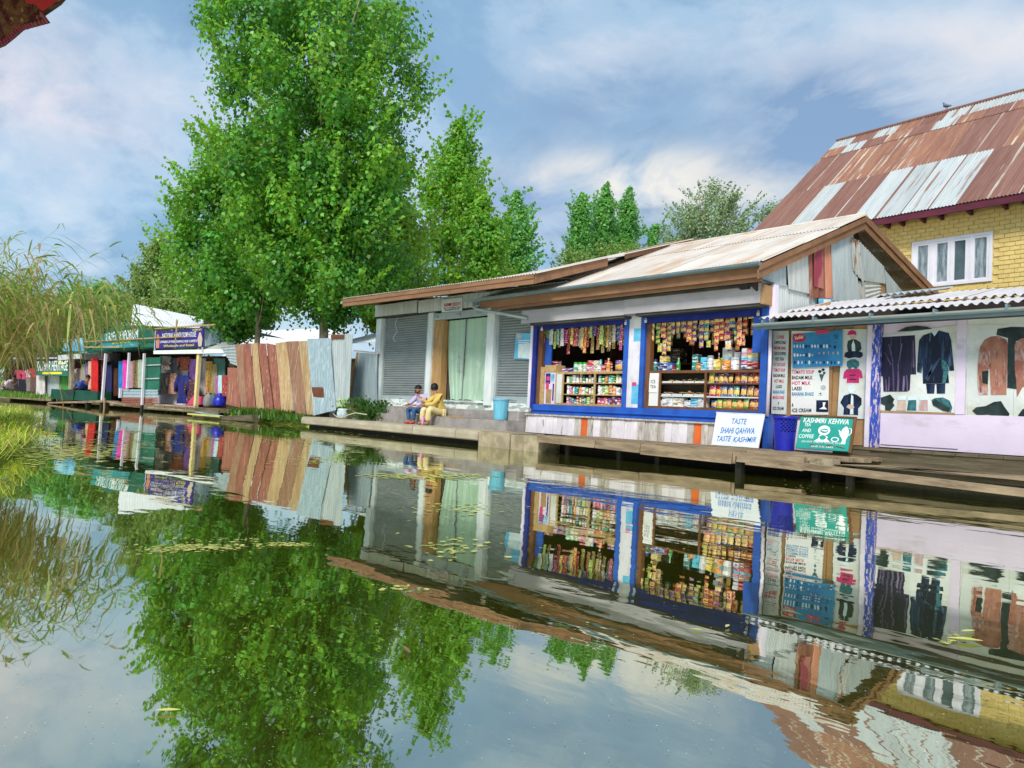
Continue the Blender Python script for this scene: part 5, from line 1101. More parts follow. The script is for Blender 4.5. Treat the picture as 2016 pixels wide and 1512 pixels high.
# ------------------------------------------------------------------ trees: trunk and limbs, crown of single leaves
def leaf_quads(C, size, down=.5, spread=1.0, g=None, N=None):
    g = g if g is not None else rng; n = len(C); s = size * g.uniform(.65, 1.3, (n, 1))
    if N is None: N = g.normal(size=(n, 3))
    w = N / np.linalg.norm(N, axis=1, keepdims=True) + g.normal(size=(n, 3)) * .42; w /= np.linalg.norm(w, axis=1, keepdims=True)
    v = g.normal(size=(n, 3)) * .8; v[:, 2] -= 1.0; v -= w * np.sum(v * w, axis=1, keepdims=True); v /= np.linalg.norm(v, axis=1, keepdims=True)
    u = np.cross(v, w)
    return np.stack([C - v * s * .45, C + u * s * .46 - v * s * .08 + w * s * .10, C + v * s * .58, C - u * s * .46 - v * s * .08 + w * s * .10], axis=1)
def tree(name, label, px, depth, y_top, prof, trunk_r, leaf, m, nclump, per, seed, trunk_to=.8, sigma=.42, lean=(0, 0), group=None, limbs=10, sprays=.25, base_z=.3, dens=.5, vert=1.35, m2=None):
    """prof: list of (image y, half width in px) down the crown; converted to metres at the tree's own distance."""
    g = np.random.default_rng(seed); base = ground(px, depth, base_z); k = depth / F_PX; hy = hor(px)
    Hs = np.array([.8 + (hy - y) * k for y, _ in prof])[::-1]; Rs = np.array([r * k for _, r in prof])[::-1]
    H = Hs[-1]; t = empty(name, tuple(base[:2]) + (base_z,), 0, label, 'tree', group)
    env = lambda h: np.interp(h, Hs, Rs, left=0, right=0)
    ax = lambda h: np.array([lean[0] * (h / H) ** 1.5, lean[1] * (h / H) ** 1.5])
    pts = [(*(ax(h) + g.normal(size=2) * .03 * (h > 1)), h - base_z) for h in np.linspace(base_z, H * trunk_to, 9)]
    tb_ = MB(); tb_.tube(pts, [trunk_r * (1.25 if i == 0 else 1 - .088 * i) for i in range(9)], 9)
    for i in range(limbs):
        h0 = Hs[0] + (H * .75 - Hs[0]) * (i + .3) / limbs; ph = i * 2.4 + g.uniform(-.4, .4); a0 = ax(h0); L_ = max(.6, env(h0 + 1.2) * .75)
        q = [(a0[0], a0[1], h0 - base_z), (a0[0] + math.cos(ph) * L_ * .4, a0[1] + math.sin(ph) * L_ * .4, h0 - base_z + L_ * .55), (a0[0] + math.cos(ph) * L_ * .85, a0[1] + math.sin(ph) * L_ * .85, h0 - base_z + L_ * 1.5)]
        tb_.tube(q, [trunk_r * .36, trunk_r * .22, trunk_r * .07], 5)
    tb_.build('trunk', mt['bark'], t, smooth=True)
    # leafy boughs: rounded clumps whose leaves face outward, so tops catch the light and hollows stay dark
    nl_ = max(12, nclump // 6); pl_ = per * 6; R_ = sigma * 2.0; hh = []
    while len(hh) < nl_:
        h = g.uniform(Hs[0] + R_ * .3, H - R_ * .4)
        if g.uniform() < env(h) / Rs.max() + .10: hh.append(h)
    hh = np.array(hh); ph = g.uniform(0, 2 * math.pi, nl_); lump = 1 + .10 * np.sin(3 * ph + hh * .9 + seed) + .08 * np.sin(5 * ph - hh * 1.7)
    rr = np.maximum(env(hh) * lump - R_ * .55, .05) * g.uniform(0, 1, nl_) ** dens
    cen = np.stack([rr * np.cos(ph), rr * np.sin(ph), hh - base_z], 1); cen[:, :2] += np.array([ax(h) for h in hh])
    rl = R_ * g.uniform(.6, 1.25, nl_) * np.clip(env(hh) / (R_ * 1.3), .35, 1)
    D_ = g.normal(size=(nl_ * pl_, 3)); D_ /= np.linalg.norm(D_, axis=1, keepdims=True); D_[:, 2] = D_[:, 2] * .9 + .12
    rad = np.repeat(rl, pl_)[:, None] * (g.uniform(0, 1, (nl_ * pl_, 1)) ** .45) * (1 + .14 * g.uniform(size=(nl_ * pl_, 1)) ** 3)
    C = np.repeat(cen, pl_, 0) + D_ * rad * np.array([1, 1, vert])
    N_ = D_ + np.array([0, 0, .35])
    nclump = nl_; ns = int(nl_ * sprays * 4); idx = g.choice(nl_, ns)
    sp_ = []
    for i in idx:
        d = np.array([math.cos(ph[i]), math.sin(ph[i]), g.uniform(.5, 1.5)]); d /= np.linalg.norm(d); r_ = env(hh[i]) * lump[i]
        st = np.array([r_ * .85 * math.cos(ph[i]) + ax(hh[i])[0], r_ * .85 * math.sin(ph[i]) + ax(hh[i])[1], hh[i] - base_z]); L_ = g.uniform(.5, 1.3) * sigma * 3
        tt = np.linspace(0, 1, 20)[:, None]; sp_.append(st + d * tt * L_ + g.normal(size=(20, 3)) * leaf * .62 * (1.25 - tt))
    if sp_:
        C = np.concatenate([C] + sp_); N_ = np.concatenate([N_, g.normal(size=(len(C) - len(N_), 3)) + [0, 0, .4]])
    C[:, 2] = np.maximum(C[:, 2], .1)
    me = quads_mesh('crown', leaf_quads(C, leaf, g=g, N=N_), mt[m])
    if m2:
        me.materials.append(mt[m2]); lump2 = g.uniform(size=nl_) < .27; mi = np.concatenate([np.repeat(lump2, pl_) ^ (g.uniform(size=nl_ * pl_) < .10), np.ones(len(C) - nl_ * pl_, bool)]).astype(np.int32)
        me.polygons.foreach_set('material_index', mi)
    o = place('crown', me, parent=t); o['kind'] = 'stuff'
    return t
LR = RT * np.array([1, 1, 0]); LR = LR / np.linalg.norm(LR)
tree('poplar_tree', 'tall dense poplar with pale trunk behind the grey tin sheets', 637, 31, -110,
     [(-110, 5), (-60, 100), (0, 180), (90, 218), (180, 228), (260, 215), (350, 192), (440, 182), (520, 172), (580, 135), (618, 70), (640, 20)], .22, .17, 'leaf_poplar', 2150, 36, 11, lean=tuple(LR[:2] * -1.75), sigma=.44, sprays=.24, m2='leaf_poplar_light')
tree('poplar_tree', 'broad poplar leaning over the roof left of the tallest poplar', 456, 37, 245,
     [(265, 8), (300, 45), (360, 95), (430, 125), (500, 138), (560, 122), (610, 90), (650, 40), (672, 12)], .20, .18, 'leaf_poplar', 1050, 34, 12, sigma=.46, lean=tuple(LR[:2] * -.9), sprays=.35, m2='leaf_poplar_light')
tree('poplar_tree', 'slim poplar with a bare grey trunk between the two big poplars', 498, 34, 250,
     [(250, 10), (330, 60), (430, 95), (520, 105), (590, 90), (640, 50), (662, 10)], .16, .20, 'leaf_poplar', 480, 22, 13, sigma=.42)
tree('poplar_tree', 'bright young poplar behind the left end of the shuttered shop roof', 770, 38, 400,
     [(380, 10), (430, 50), (500, 75), (570, 85), (625, 80), (660, 40)], .10, .19, 'leaf_yellow', 560, 22, 14, sigma=.45)
tree('poplar_tree', 'second tallest poplar right of the main crown', 872, 46, 225,
     [(225, 5), (260, 28), (320, 52), (400, 68), (470, 70), (530, 52), (575, 40)], .2, .22, 'leaf_poplar_light', 620, 22, 15, sigma=.45, sprays=.2)
tree('poplar_tree', 'low yellow green poplar in front of the second tallest one', 925, 44, 370,
     [(370, 6), (410, 30), (470, 45), (530, 58), (570, 60)], .12, .21, 'leaf_poplar_light', 300, 22, 16, sigma=.45)
tree('poplar_tree', 'narrow far poplar rising above the shuttered shop roof', 995, 66, 368,
     [(368, 5), (400, 22), (450, 36), (500, 42), (560, 50)], .2, .26, 'leaf_far', 420, 20, 17, sigma=.5)
for i, (px, yt, r, lb_) in enumerate(((1125, 372, 36, 'left hand poplar of the far trio above the roofs'), (1172, 358, 40, 'middle poplar of the far trio above the roofs'), (1218, 358, 38, 'right hand poplar of the far trio above the roofs'))):
    tree('poplar_tree', lb_, px, 72 + i * 2, yt, [(yt, 4), (yt + 30, r * .42), (yt + 75, r * .68), (yt + 140, r * .95), (yt + 200, r)], .22, .24, 'leaf_far', 560, 20, 20 + i, sigma=.36, vert=1.9, sprays=.12)
tree('poplar_tree', 'small dark poplar shoot between the trio and the willow', 1274, 66, 428, [(428, 3), (450, 12), (490, 18), (540, 22)], .1, .25, 'leaf_far', 130, 18, 24, sigma=.4)
tree('willow_tree', 'grey green willow seen over the cream roof', 1385, 50, 360,
     [(360, 12), (385, 45), (420, 72), (455, 95), (490, 100), (530, 70)], .22, .15, 'leaf_willow', 520, 20, 25, sigma=.42, limbs=16, trunk_to=.75, sprays=.3, dens=.6)
tree('willow_tree', 'second grey green willow against the brick house roof', 1505, 54, 385,
     [(385, 6), (410, 24), (450, 38), (500, 46), (540, 40)], .16, .16, 'leaf_willow', 260, 18, 26, sigma=.42, dens=.6, sprays=.3)
tree('willow_tree', 'hazy willow beyond the handloom shop roof', 292, 78, 470,
     [(470, 8), (500, 28), (540, 45), (590, 60), (640, 70), (690, 60)], .25, .26, 'leaf_olive', 620, 22, 27, sigma=.6, sprays=.3)
tree('willow_tree', 'rounded willow bush right of the hazy willow', 350, 72, 560, [(560, 10), (590, 60), (640, 80), (690, 70)], .2, .26, 'leaf_olive', 460, 20, 28, sigma=.6)
for i, (px, yt, r, m, lb_) in enumerate(((40, 580, 70, 'leaf_olive', 'low olive trees at the far left behind the reeds'), (120, 566, 60, 'leaf_far', 'round dark tree far behind the reed tops'), (185, 555, 40, 'leaf_far', 'small pointed tree on the far skyline'), (235, 580, 50, 'leaf_olive', 'low spreading tree left of the hazy willow'),
                                    (-60, 570, 80, 'leaf_far', 'spreading tree at the far left edge'))):
    tree('far_tree', lb_, px, 100, yt, [(yt, 6), (yt + 25, r * .8), (yt + 70, r * 1.1), (yt + 150, r * 1.15)], .25, .36, m, 330, 18, 30 + i, sigma=.8)
for i, (px, yt, r, lb_) in enumerate(((1120, 498, 60, 'pale bush at the foot of the far trio'), (1200, 490, 60, 'pale bush right of the far trio foot'), (1290, 478, 50, 'pale bush under the willow'), (970, 520, 55, 'light green bush above the shuttered shop eave'))):
    tree('bush', lb_, px, 48, yt, [(yt, 8), (yt + 15, r * .8), (yt + 50, r), (yt + 90, r)], .1, .16, 'leaf_olive' if i < 3 else 'leaf_yellow', 230, 20, 40 + i, sigma=.4, limbs=4)
# far mass of woodland along the horizon, reads as one
C = []
for i in range(900):
    p = ground(rng.uniform(-500, 2600), rng.uniform(115, 150), .3); C.append((p[0], p[1], rng.uniform(.5, 6.5)))
C = np.repeat(np.array(C), 9, 0) + rng.normal(size=(8100, 3)) * np.array([1.6, 1.6, .9])
place('far_woods', quads_mesh('far_woods', leaf_quads(C, .9), mt['leaf_far']))['kind'] = 'stuff'

# ------------------------------------------------------------------ ribbons: reeds, grass, weeds
def ribbons(name, rib, mats, parent=None):
    """rib: list of (points, widths, side vector, material index)."""
    V = []; F = []; Mi = []
    for pts, ws, sd_, mi in rib:
        b = len(V)
        for p, w in zip(pts, ws): V.append(tuple(p - sd_ * w / 2)); V.append(tuple(p + sd_ * w / 2))
        for i in range(len(pts) - 1): F.append((b + 2 * i, b + 2 * i + 1, b + 2 * i + 3, b + 2 * i + 2)); Mi.append(mi)
    return place(name, mkmesh(name, V, F, [mt[m] for m in mats], Mi), parent=parent)
def reed_ribs(root, hgt, lean, bend, g, nl=11, leaf=.5, straw=.4, stem=True, start=.35):
    """One reed: a bending stem with drooping blades."""
    lean = np.array(lean, float); rib = []; P = []
    for i in range(9):
        t = i / 8; P.append(root + np.array([lean[0], lean[1], 0]) * bend * t ** 2.0 + np.array([0, 0, hgt * (t - .105 * bend * t ** 3.2)]))
    P = np.array(P); sd = np.cross(lean, [0, 0, 1.0]); sd /= np.linalg.norm(sd)
    if stem: rib.append((P, [.016 * (1 - .7 * i / 8) for i in range(9)], sd, 1 if g.uniform() < .6 else 2)); rib.append((P, [.016 * (1 - .7 * i / 8) for i in range(9)], lean / np.linalg.norm(lean), 1))
    for k in range(nl):
        t = start + (1 - start) * (k + g.uniform(.1, .9)) / nl; x = t * 8; i = min(7, int(x)); p0 = P[i] + (P[i + 1] - P[i]) * (x - i)
        dr = (P[i + 1] - P[i]); dr /= np.linalg.norm(dr); a = g.uniform(-1, 1) * 1.3
        out = dr * .5 + (sd * math.sin(a) + lean * .5 * math.cos(a)) * .7 + g.normal(size=3) * .62; out /= np.linalg.norm(out)
        L_ = leaf * g.uniform(.5, 1.2); dead = g.uniform() < straw * (1.25 - t); dp = g.uniform(.3, 1.2) * (1.9 if dead else .8)
        q = [p0 + out * L_ * s - np.array([0, 0, dp * L_ * s ** 2]) for s in (0, .28, .58, .82, 1)]
        s2 = np.cross(out, [0, 0, 1.0]) + g.normal(size=3) * .25; s2 /= np.linalg.norm(s2); w = g.uniform(.020, .040)
        rib.append((np.array(q), [w * .5, w, w * .9, w * .5, w * .05], s2, (1 if dead else (0 if g.uniform() < .62 else 2))))
    return rib
g = np.random.default_rng(5); rib = []
for i in range(330):
    dp = g.uniform(9.5, 15.5); px = g.uniform(-420, -30); root = ground(px, dp, .1); ln = RT * g.uniform(.7, 1.1) + FW * g.uniform(-.35, .35); ln = ln * np.array([1, 1, 0]); ln /= np.linalg.norm(ln)
    rib += reed_ribs(root, g.uniform(2.5, 3.2), ln, g.uniform(.8, 2.5), g, nl=20, straw=.62, start=.46, leaf=.30)
for i in range(70):      # outer fringe arching low over the water, with straw blades hanging
    dp = g.uniform(11, 14.5); px = g.uniform(-170, -40); root = ground(px, dp, .1); ln = RT * 1.0 + FW * g.uniform(-.25, .25); ln = ln * np.array([1, 1, 0]); ln /= np.linalg.norm(ln)
    rib += reed_ribs(root, g.uniform(2.75, 3.15), ln, g.uniform(2.2, 3.2), g, nl=18, straw=.7, start=.45, leaf=.33)
ro = ribbons('reed_bed', rib, ('reed_green', 'reed_straw', 'reed_olive')); ro['kind'] = 'stuff'; tag(ro, 'thick bed of drooping green and straw reeds on the near left bank', 'reeds')
for i, (px, dp, h, bd, lb_) in enumerate(((-75, 12.0, 3.85, 1.25, 'tallest reed arching up against the sky at the left'), (-40, 12.5, 3.1, 1.6, 'reed with a nodding top right of the tallest reed'), (-20, 12.6, 2.75, 2.5, 'reed reaching farthest right over the water'), (-120, 11.2, 3.2, .9, 'upright thin reed behind the tallest reed'), (-60, 13.4, 2.75, 2.2, 'green reed bending in front of the heritage sign'))):
    root = ground(px, dp, .1); ln = (RT + FW * (.15 - .08 * i)) * np.array([1, 1, 0]); ln /= np.linalg.norm(ln)
    rb = [(np.asarray(p) - root, w, s, m_) for p, w, s, m_ in reed_ribs(root, h, ln, bd, np.random.default_rng(50 + i), nl=15, straw=.15, start=.5, leaf=.62)]
    o = ribbons('reed_stalk', rb, ('reed_green', 'reed_straw', 'reed_olive')); o.location = tuple(root); tag(o, lb_, 'reed')
# dry bent reed dipping into the water by the bank
root = onz(112, 842); b_ = [np.array(root) + RT * x + np.array([0, 0, z]) for x, z in ((-.55, 1.25), (-.25, 1.2), (-.02, .95), (.10, .5), (.12, .0))]
rb = [(np.array(b_) - root, [.02] * 5, np.array(FW * [1, 1, 0]), 1), (np.array(b_) - root, [.02] * 5, np.array(RT * [1, 1, 0]), 1)]
for k, (a, z, L_) in enumerate(((.05, .45, .5), (.1, .2, .35), (-.2, 1.1, .4), (.0, .8, .35))):
    p0 = RT * a + np.array([0, 0, z]); rb.append((np.array([p0 + RT * L_ * s * .6 + np.array([0, 0, .1 * s - L_ * .9 * s * s]) for s in (0, .35, .7, 1)]), [.015, .035, .03, .003], np.array(FW * [1, 1, 0]), 1))
o = ribbons('broken_reed', rb, ('reed_green', 'reed_straw', 'reed_olive')); o.location = tuple(root); tag(o, 'dry broken reed bent down to the water beside the bright grass', 'reed')

def in_poly(x, y, P):
    c_ = False; j = len(P) - 1
    for i in range(len(P)):
        if (P[i][1] > y) != (P[j][1] > y) and x < (P[j][0] - P[i][0]) * (y - P[i][1]) / (P[j][1] - P[i][1]) + P[i][0]: c_ = not c_
        j = i
    return c_
rib = []; g = np.random.default_rng(8); n = 0
while n < 5200:
    px, py = g.uniform(-160, 118), g.uniform(806, 950); p = onz(px, py, .16)
    if not in_poly(p[0] + .25, p[1] - .12, BANK): continue
    n += 1; d = g.normal(size=3) * np.array([1, 1, 0]); d /= np.linalg.norm(d); h = g.uniform(.05, .20) * (.5 + abs(math.sin(p[0] * 2.1) * math.cos(p[1] * 3.3))); w = g.uniform(.012, .026); l = g.uniform(.3, 1.2) * h
    rib.append((np.array([p, p + d * l * .3 + [0, 0, h * .65], p + d * l + [0, 0, h * g.uniform(.6, 1)]]), [w, w * .8, .001], np.cross(d, [0, 0, 1]), 0 if g.uniform() < .72 else 1))
# trailing tufts over the water's edge
for i in range(1500):
    t = g.uniform(); k = g.integers(0, 5); a, b_ = np.array(BANK[k]), np.array(BANK[k + 1]); q = a + (b_ - a) * t; p = np.array([q[0], q[1], .14]) + g.normal(size=3) * [.2, .2, .02] - [0, .12, 0]; d = np.array([.35, .94, 0]) + g.normal(size=3) * [.7, .7, 0]; d /= np.linalg.norm(d); h = g.uniform(.05, .18); l = g.uniform(.12, .34)
    rib.append((np.array([p, p + d * l * .5 + [0, 0, h], p + d * l + [0, 0, h * .2]]), [.014, .012, .002], np.cross(d, [0, 0, 1]), 0 if g.uniform() < .65 else 2))
gr = ribbons('bank_grass', rib, ('grass_lime', 'grass_green', 'reed_straw')); gr['kind'] = 'stuff'
# greener grass on the far bank and weeds below the fence
rib = []
for i in range(2600):
    p = FL.wld(g.uniform(-34, -12.5), g.uniform(-2.2, .6), .28); p[2] = .30; d = g.normal(size=3) * [1, 1, 0]; d /= np.linalg.norm(d); h = g.uniform(.15, .4)
    if p[0] > -52: continue
    rib.append((np.array([p, p + d * .1 + [0, 0, h]]), [.06, .01], np.cross(d, [0, 0, 1]), 0))
rib2 = []
for i in range(2600):
    x = g.uniform(-31, -24.5); y = 11.95 + g.normal() * .22; p = np.array([x, y, .12 + .15 * g.uniform()]); d = g.normal(size=3) * [1, 1, 0] + [0, -.4, 0]; d /= np.linalg.norm(d); h = g.uniform(.12, .42) * (1 if x < -26 else .6)
    rib2.append((np.array([p, p + d * h * .25 + [0, 0, h * .7], p + d * h * .6 + [0, 0, h * .8]]), [.03, .035, .004], np.cross(d, [0, 0, 1]), 0 if g.uniform() < .4 else 1))
ribbons('far_bank_grass', rib, ('grass_green',))['kind'] = 'stuff'
ribbons('fence_weeds', rib2, ('grass_green', 'leaf_weed'))['kind'] = 'stuff'
struct(MB().add([(-33, 11.7, -.2), (-22.3, 11.55, -.2), (-22.3, 12.5, .33), (-33, 12.9, .33)], [(0, 1, 2, 3)]).build('bank_slope', mt['bank']))
# leafy plants by the steps
def plant(name, label, px, py, Y, w, h, n, leaf, seed, m='leaf_weed'):
    g = np.random.default_rng(seed); b = at(px, py, Y); t = empty(name, tuple(b), 0, label, 'plant')
    C = g.normal(size=(n, 3)) * [w * .42, .18, 0]; C[:, 2] = g.uniform(0, 1, n) ** .8 * h * (1 - .5 * np.abs(C[:, 0]) / w)
    st = MB()
    for i in range(6): st.tube([(0, 0, 0), (C[i * 3, 0] * .5, C[i * 3, 1] * .5, h * .45), (C[i * 3, 0], C[i * 3, 1], h * .8)], .008, 4)
    st.build('stem', mt['leaf_weed'], t); o = place('foliage', quads_mesh('foliage', leaf_quads(C, leaf, g=g), mt[m]), parent=t); o['kind'] = 'stuff'
plant('leafy_weed', 'leafy weed with a tall shoot beside the stone steps', *c3(180, 1265), 12.3, .62, .75, 420, .10, 1)
plant('leafy_weed', 'bushy weed spreading at the end of the lower step', *c3(270, 1272), 12.25, .5, .45, 300, .10, 2)
plant('leafy_weed', 'small round weed on the upper step end', *c3(350, 1205), 12.75, .32, .40, 200, .09, 3)
plant('jar_plant', 'pale sprig growing out of the clear plastic jar', *c3(30, 1190), 12.1, .16, .40, 70, .08, 4, 'leaf_yellow')
# floating weed, specks and leaves on the water
Q = []
def flake(p, r, rot, asp): 
    a, b_ = np.array([math.cos(rot), math.sin(rot), 0]) * r, np.array([-math.sin(rot), math.cos(rot), 0]) * r * asp
    return np.array([p - a, p + b_ * .9, p + a * .8, p - b_])
g = np.random.default_rng(9)
def z3(p): return np.array([p[0], p[1], .004 + .003 * g.uniform()])
for (px, py, wx, wy, n, r) in ((390, 1078, 45, 4, 210, .017), (310, 1086, 30, 3, 60, .015), (560, 1073, 26, 2, 120, .015), (430, 1064, 60, 3, 50, .014), (850, 938, 55, 3, 240, .05), (905, 1000, 60, 8, 70, .03), (890, 1080, 40, 12, 70, .025), (200, 872, 70, 6, 260, .06), (130, 890, 60, 12, 500, .055), (240, 850, 70, 3, 140, .06), (620, 868, 60, 4, 120, .06), (640, 905, 50, 6, 120, .04), (660, 852, 70, 5, 160, .07), (350, 830, 90, 2, 120, .1), (480, 838, 70, 2, 120, .1), (1880, 1262, 16, 4, 12, .02), (1880, 1248, 9, 2, 5, .016), (1540, 962, 70, 6, 26, .02), (1400, 1080, 90, 6, 26, .012), (700, 1200, 220, 90, 60, .008), (790, 1160, 24, 3, 30, .016)):
    for i in range(n):
        p = onz(px + g.normal() * wx, py + g.normal() * wy)
        if p[0] < -60 or np.linalg.norm(p) > 90: continue
        Q.append(flake(z3(p), r * g.uniform(.4, 1.3), g.uniform(0, 6.3), g.uniform(.4, 1)))
place('floating_weed', quads_mesh('floating_weed', Q, mt['weed_float']))['kind'] = 'stuff'
Q = []
for i in range(1700):
    px, py = g.uniform(0, 2016), 1512 - 640 * g.uniform() ** .75
    if py < hor(px) + 45: continue
    p = onz(px, py); d = np.linalg.norm(p); Q.append(flake(z3(p), g.uniform(.0009, .0026) * (1 + .15 * d), g.uniform(0, 6.3), g.uniform(.4, 1)))
place('water_specks', quads_mesh('water_specks', Q, mt['speck']))['kind'] = 'stuff'
def floater(label, px, py, L_, wd, rot, m, curl=.15):
    p = onz(px, py); V = []; F = []
    for i in range(7):
        t = i / 6; w = wd * math.sin(math.pi * (t * .92 + .04)) ; z = .006 + curl * L_ * (t - .5) ** 2
        V += [((t - .5) * L_, -w, z + w * .5), ((t - .5) * L_, 0, z), ((t - .5) * L_, w, z + w * .5)]
    for i in range(6):
        for k in range(2): a = i * 3 + k; F.append((a, a + 1, a + 4, a + 3))
    tag(MB().add(V, F).build('floating_leaf', mt[m], loc=(p[0], p[1], 0), rot=(0, 0, rot)), label, 'leaf')
floater('curled brown dead leaf floating in the middle of the tree reflection', 800, 1283, .085, .007, R(165), 'tin_brown')
floater('yellow willow leaf floating low at the left of the tree reflection', 330, 1404, .06, .008, R(60), 'weed_float')
floater('yellow leaf floating on the eave reflection', 1372, 1243, .05, .007, R(30), 'weed_float')
floater('broad yellow leaf floating near the right edge', 1900, 1264, .13, .018, R(40), 'weed_float')
floater('slim yellow leaf floating above the broad yellow leaf', 1906, 1246, .08, .010, R(70), 'weed_float')
floater('pale leaf floating beneath the kiosk reflection', 1432, 1236, .05, .008, R(110), 'weed_float')
# ------------------------------------------------------------------ goods in the kiosk
ORD = ['first', 'second', 'third', 'fourth', 'fifth', 'sixth', 'seventh', 'eighth', 'ninth', 'tenth', 'eleventh', 'twelfth', 'thirteenth', 'fourteenth', 'fifteenth', 'sixteenth', 'seventeenth', 'eighteenth', 'nineteenth', 'twentieth',
       'twenty-first', 'twenty-second', 'twenty-third', 'twenty-fourth', 'twenty-fifth', 'twenty-sixth', 'twenty-seventh', 'twenty-eighth', 'twenty-ninth', 'thirtieth']
def pillow(w, h, d, nx=4, nz=5, y=0.0, z0=0.0, mi=0, pinch=.0):
    """Sealed foil packet: flat seams top and bottom, puffed middle."""
    V = []; F = []
    for s in (-1, 1):
        for j in range(nz + 1):
            for i in range(nx + 1):
                a, b = i / nx, j / nz; ed = math.sin(math.pi * min(1, max(0, (b - .07) / .86))) * math.sin(math.pi * a) ** .6 if 0 < i < nx else 0
                wz = 1 - .10 * math.sin(math.pi * b)
                V.append(((a - .5) * w * wz, y + s * d / 2 * ed, z0 + b * h))
    o = (nx + 1) * (nz + 1)
    for j in range(nz):
        for i in range(nx):
            k = j * (nx + 1) + i; F.append((k, k + 1, k + nx + 2, k + nx + 1)); F.append((o + k + nx + 1, o + k + nx + 2, o + k + 1, o + k))
    return V, F
def packet_mesh(w, h, d, band=.38):
    V, F = pillow(w, h, d); M_ = []
    for f in F:
        zc = sum(V[i][2] for i in f) / 4 / h; M_.append(0 if (zc > 1 - band or zc < .12) else 1)
    return mkmesh('packet', V, F, [mt['packet'], mt['packet_body']], M_, True)
PK = {}
def packet(key):
    if key not in PK: PK[key] = packet_mesh(*key)
    return PK[key]
CN = {'green': (.04, .38, .05), 'red': (.58, .03, .03), 'tan': (.50, .33, .17), 'purple': (.16, .06, .30), 'teal': (.02, .30, .27), 'blue': (.03, .13, .46), 'magenta': (.52, .03, .22), 'silver': (.60, .62, .66), 'pale green': (.56, .66, .52), 'mint': (.40, .66, .54),
      'lime': (.42, .60, .08), 'yellow': (.75, .55, .06), 'orange': (.76, .27, .03), 'brown': (.24, .13, .05), 'cream': (.72, .66, .48), 'white': (.78, .77, .76), 'gold': (.60, .42, .08), 'pink': (.74, .32, .42), 'cyan': (.10, .52, .68), 'grey': (.34, .35, .38), 'navy': (.03, .04, .20), 'maroon': (.30, .02, .05)}
def hang(name, label, xc, zt, zb, n, w, col, Y, col2=None, group=None, single=False):
    """A string of packets hanging from the lintel; each packet a part when it is big enough to pick out."""
    t = empty(name, (xc, Y, zb), 0, label, 'snack strip', group); H = zt - zb; h = H / n
    if single:
        me = packet((round(w, 2), round(h * 1.04, 2), .05, .42))
        for k in range(n):
            c_ = CN[col] if (col2 is None or k % 2 == 0) else CN[col2]
            o = place('packet', me, parent=t, loc=(random.uniform(-.006, .006), -.01 * (k % 2), k * h), rot=(random.uniform(-.08, .08), random.uniform(-.06, .06), random.uniform(-.25, .25)), color=c_)
    else:
        mb = MB(); nn = max(2, n)
        for k in range(nn):
            V, F = pillow(w * random.uniform(.9, 1.05), h * 1.02, .03, nx=2, nz=3, y=-.006 * (k % 2)); mb.mi = 0
            dx = random.uniform(-.006, .006); mb.add([(v[0] + dx, v[1], v[2] + k * h) for v in V], F)
        mb.build('packet_string', mt['packet'], t, smooth=True, color=CN[col])
    MB().tube([(0, .0, H), (0, .03, H + .06)], .003, 3).build('string', mt['ink_black'], t)
    return t
leftS = [(105, 310, 560, 45, 'magenta'), (160, 300, 450, 55, 'green'), (205, 300, 590, 58, 'pale green'), (258, 290, 590, 66, 'silver'), (322, 320, 670, 45, 'lime'), (378, 280, 590, 70, 'mint'), (470, 270, 615, 64, 'silver'), (540, 290, 560, 76, 'magenta'),
         (612, 260, 440, 48, 'red'), (664, 260, 580, 48, 'yellow'), (735, 260, 620, 84, 'red'), (812, 280, 620, 52, 'grey'), (862, 230, 650, 60, 'gold'), (922, 230, 755, 62, 'orange'), (978, 230, 640, 46, 'red'), (1040, 230, 450, 52, 'lime'), (1115, 230, 420, 80, 'purple'),
         (1185, 210, 560, 34, 'red'), (1252, 210, 585, 74, 'lime'), (1322, 200, 520, 44, 'brown'), (1370, 200, 640, 50, 'yellow'), (1424, 200, 670, 48, 'brown'), (1492, 190, 540, 70, 'cream'), (1575, 200, 510, 70, 'blue'), (1642, 190, 700, 56, 'magenta'), (1735, 190, 450, 58, 'tan'), (1795, 190, 790, 40, 'gold')]
seen = {}
for i, (x, t0, t1, w, cn) in enumerate(leftS):
    Y = 13.17 + .05 * (i % 3); a, b_ = at(*cA(x, t0), Y), at(*cA(x, t1), Y); ww = (at(*cA(x + w / 2, t0), Y)[0] - at(*cA(x - w / 2, t0), Y)[0]) * 1.12
    n = max(3, int(round((a[2] - b_[2]) / max(.055, min(.11, ww * .95)))))
    hang('sachet_strip', f'strip of {cn} sachets, {ORD[i]} from the left above the left counter', (a[0] + b_[0]) / 2, a[2], b_[2], n, ww, cn, Y, group='sachet strips hanging over the left counter')
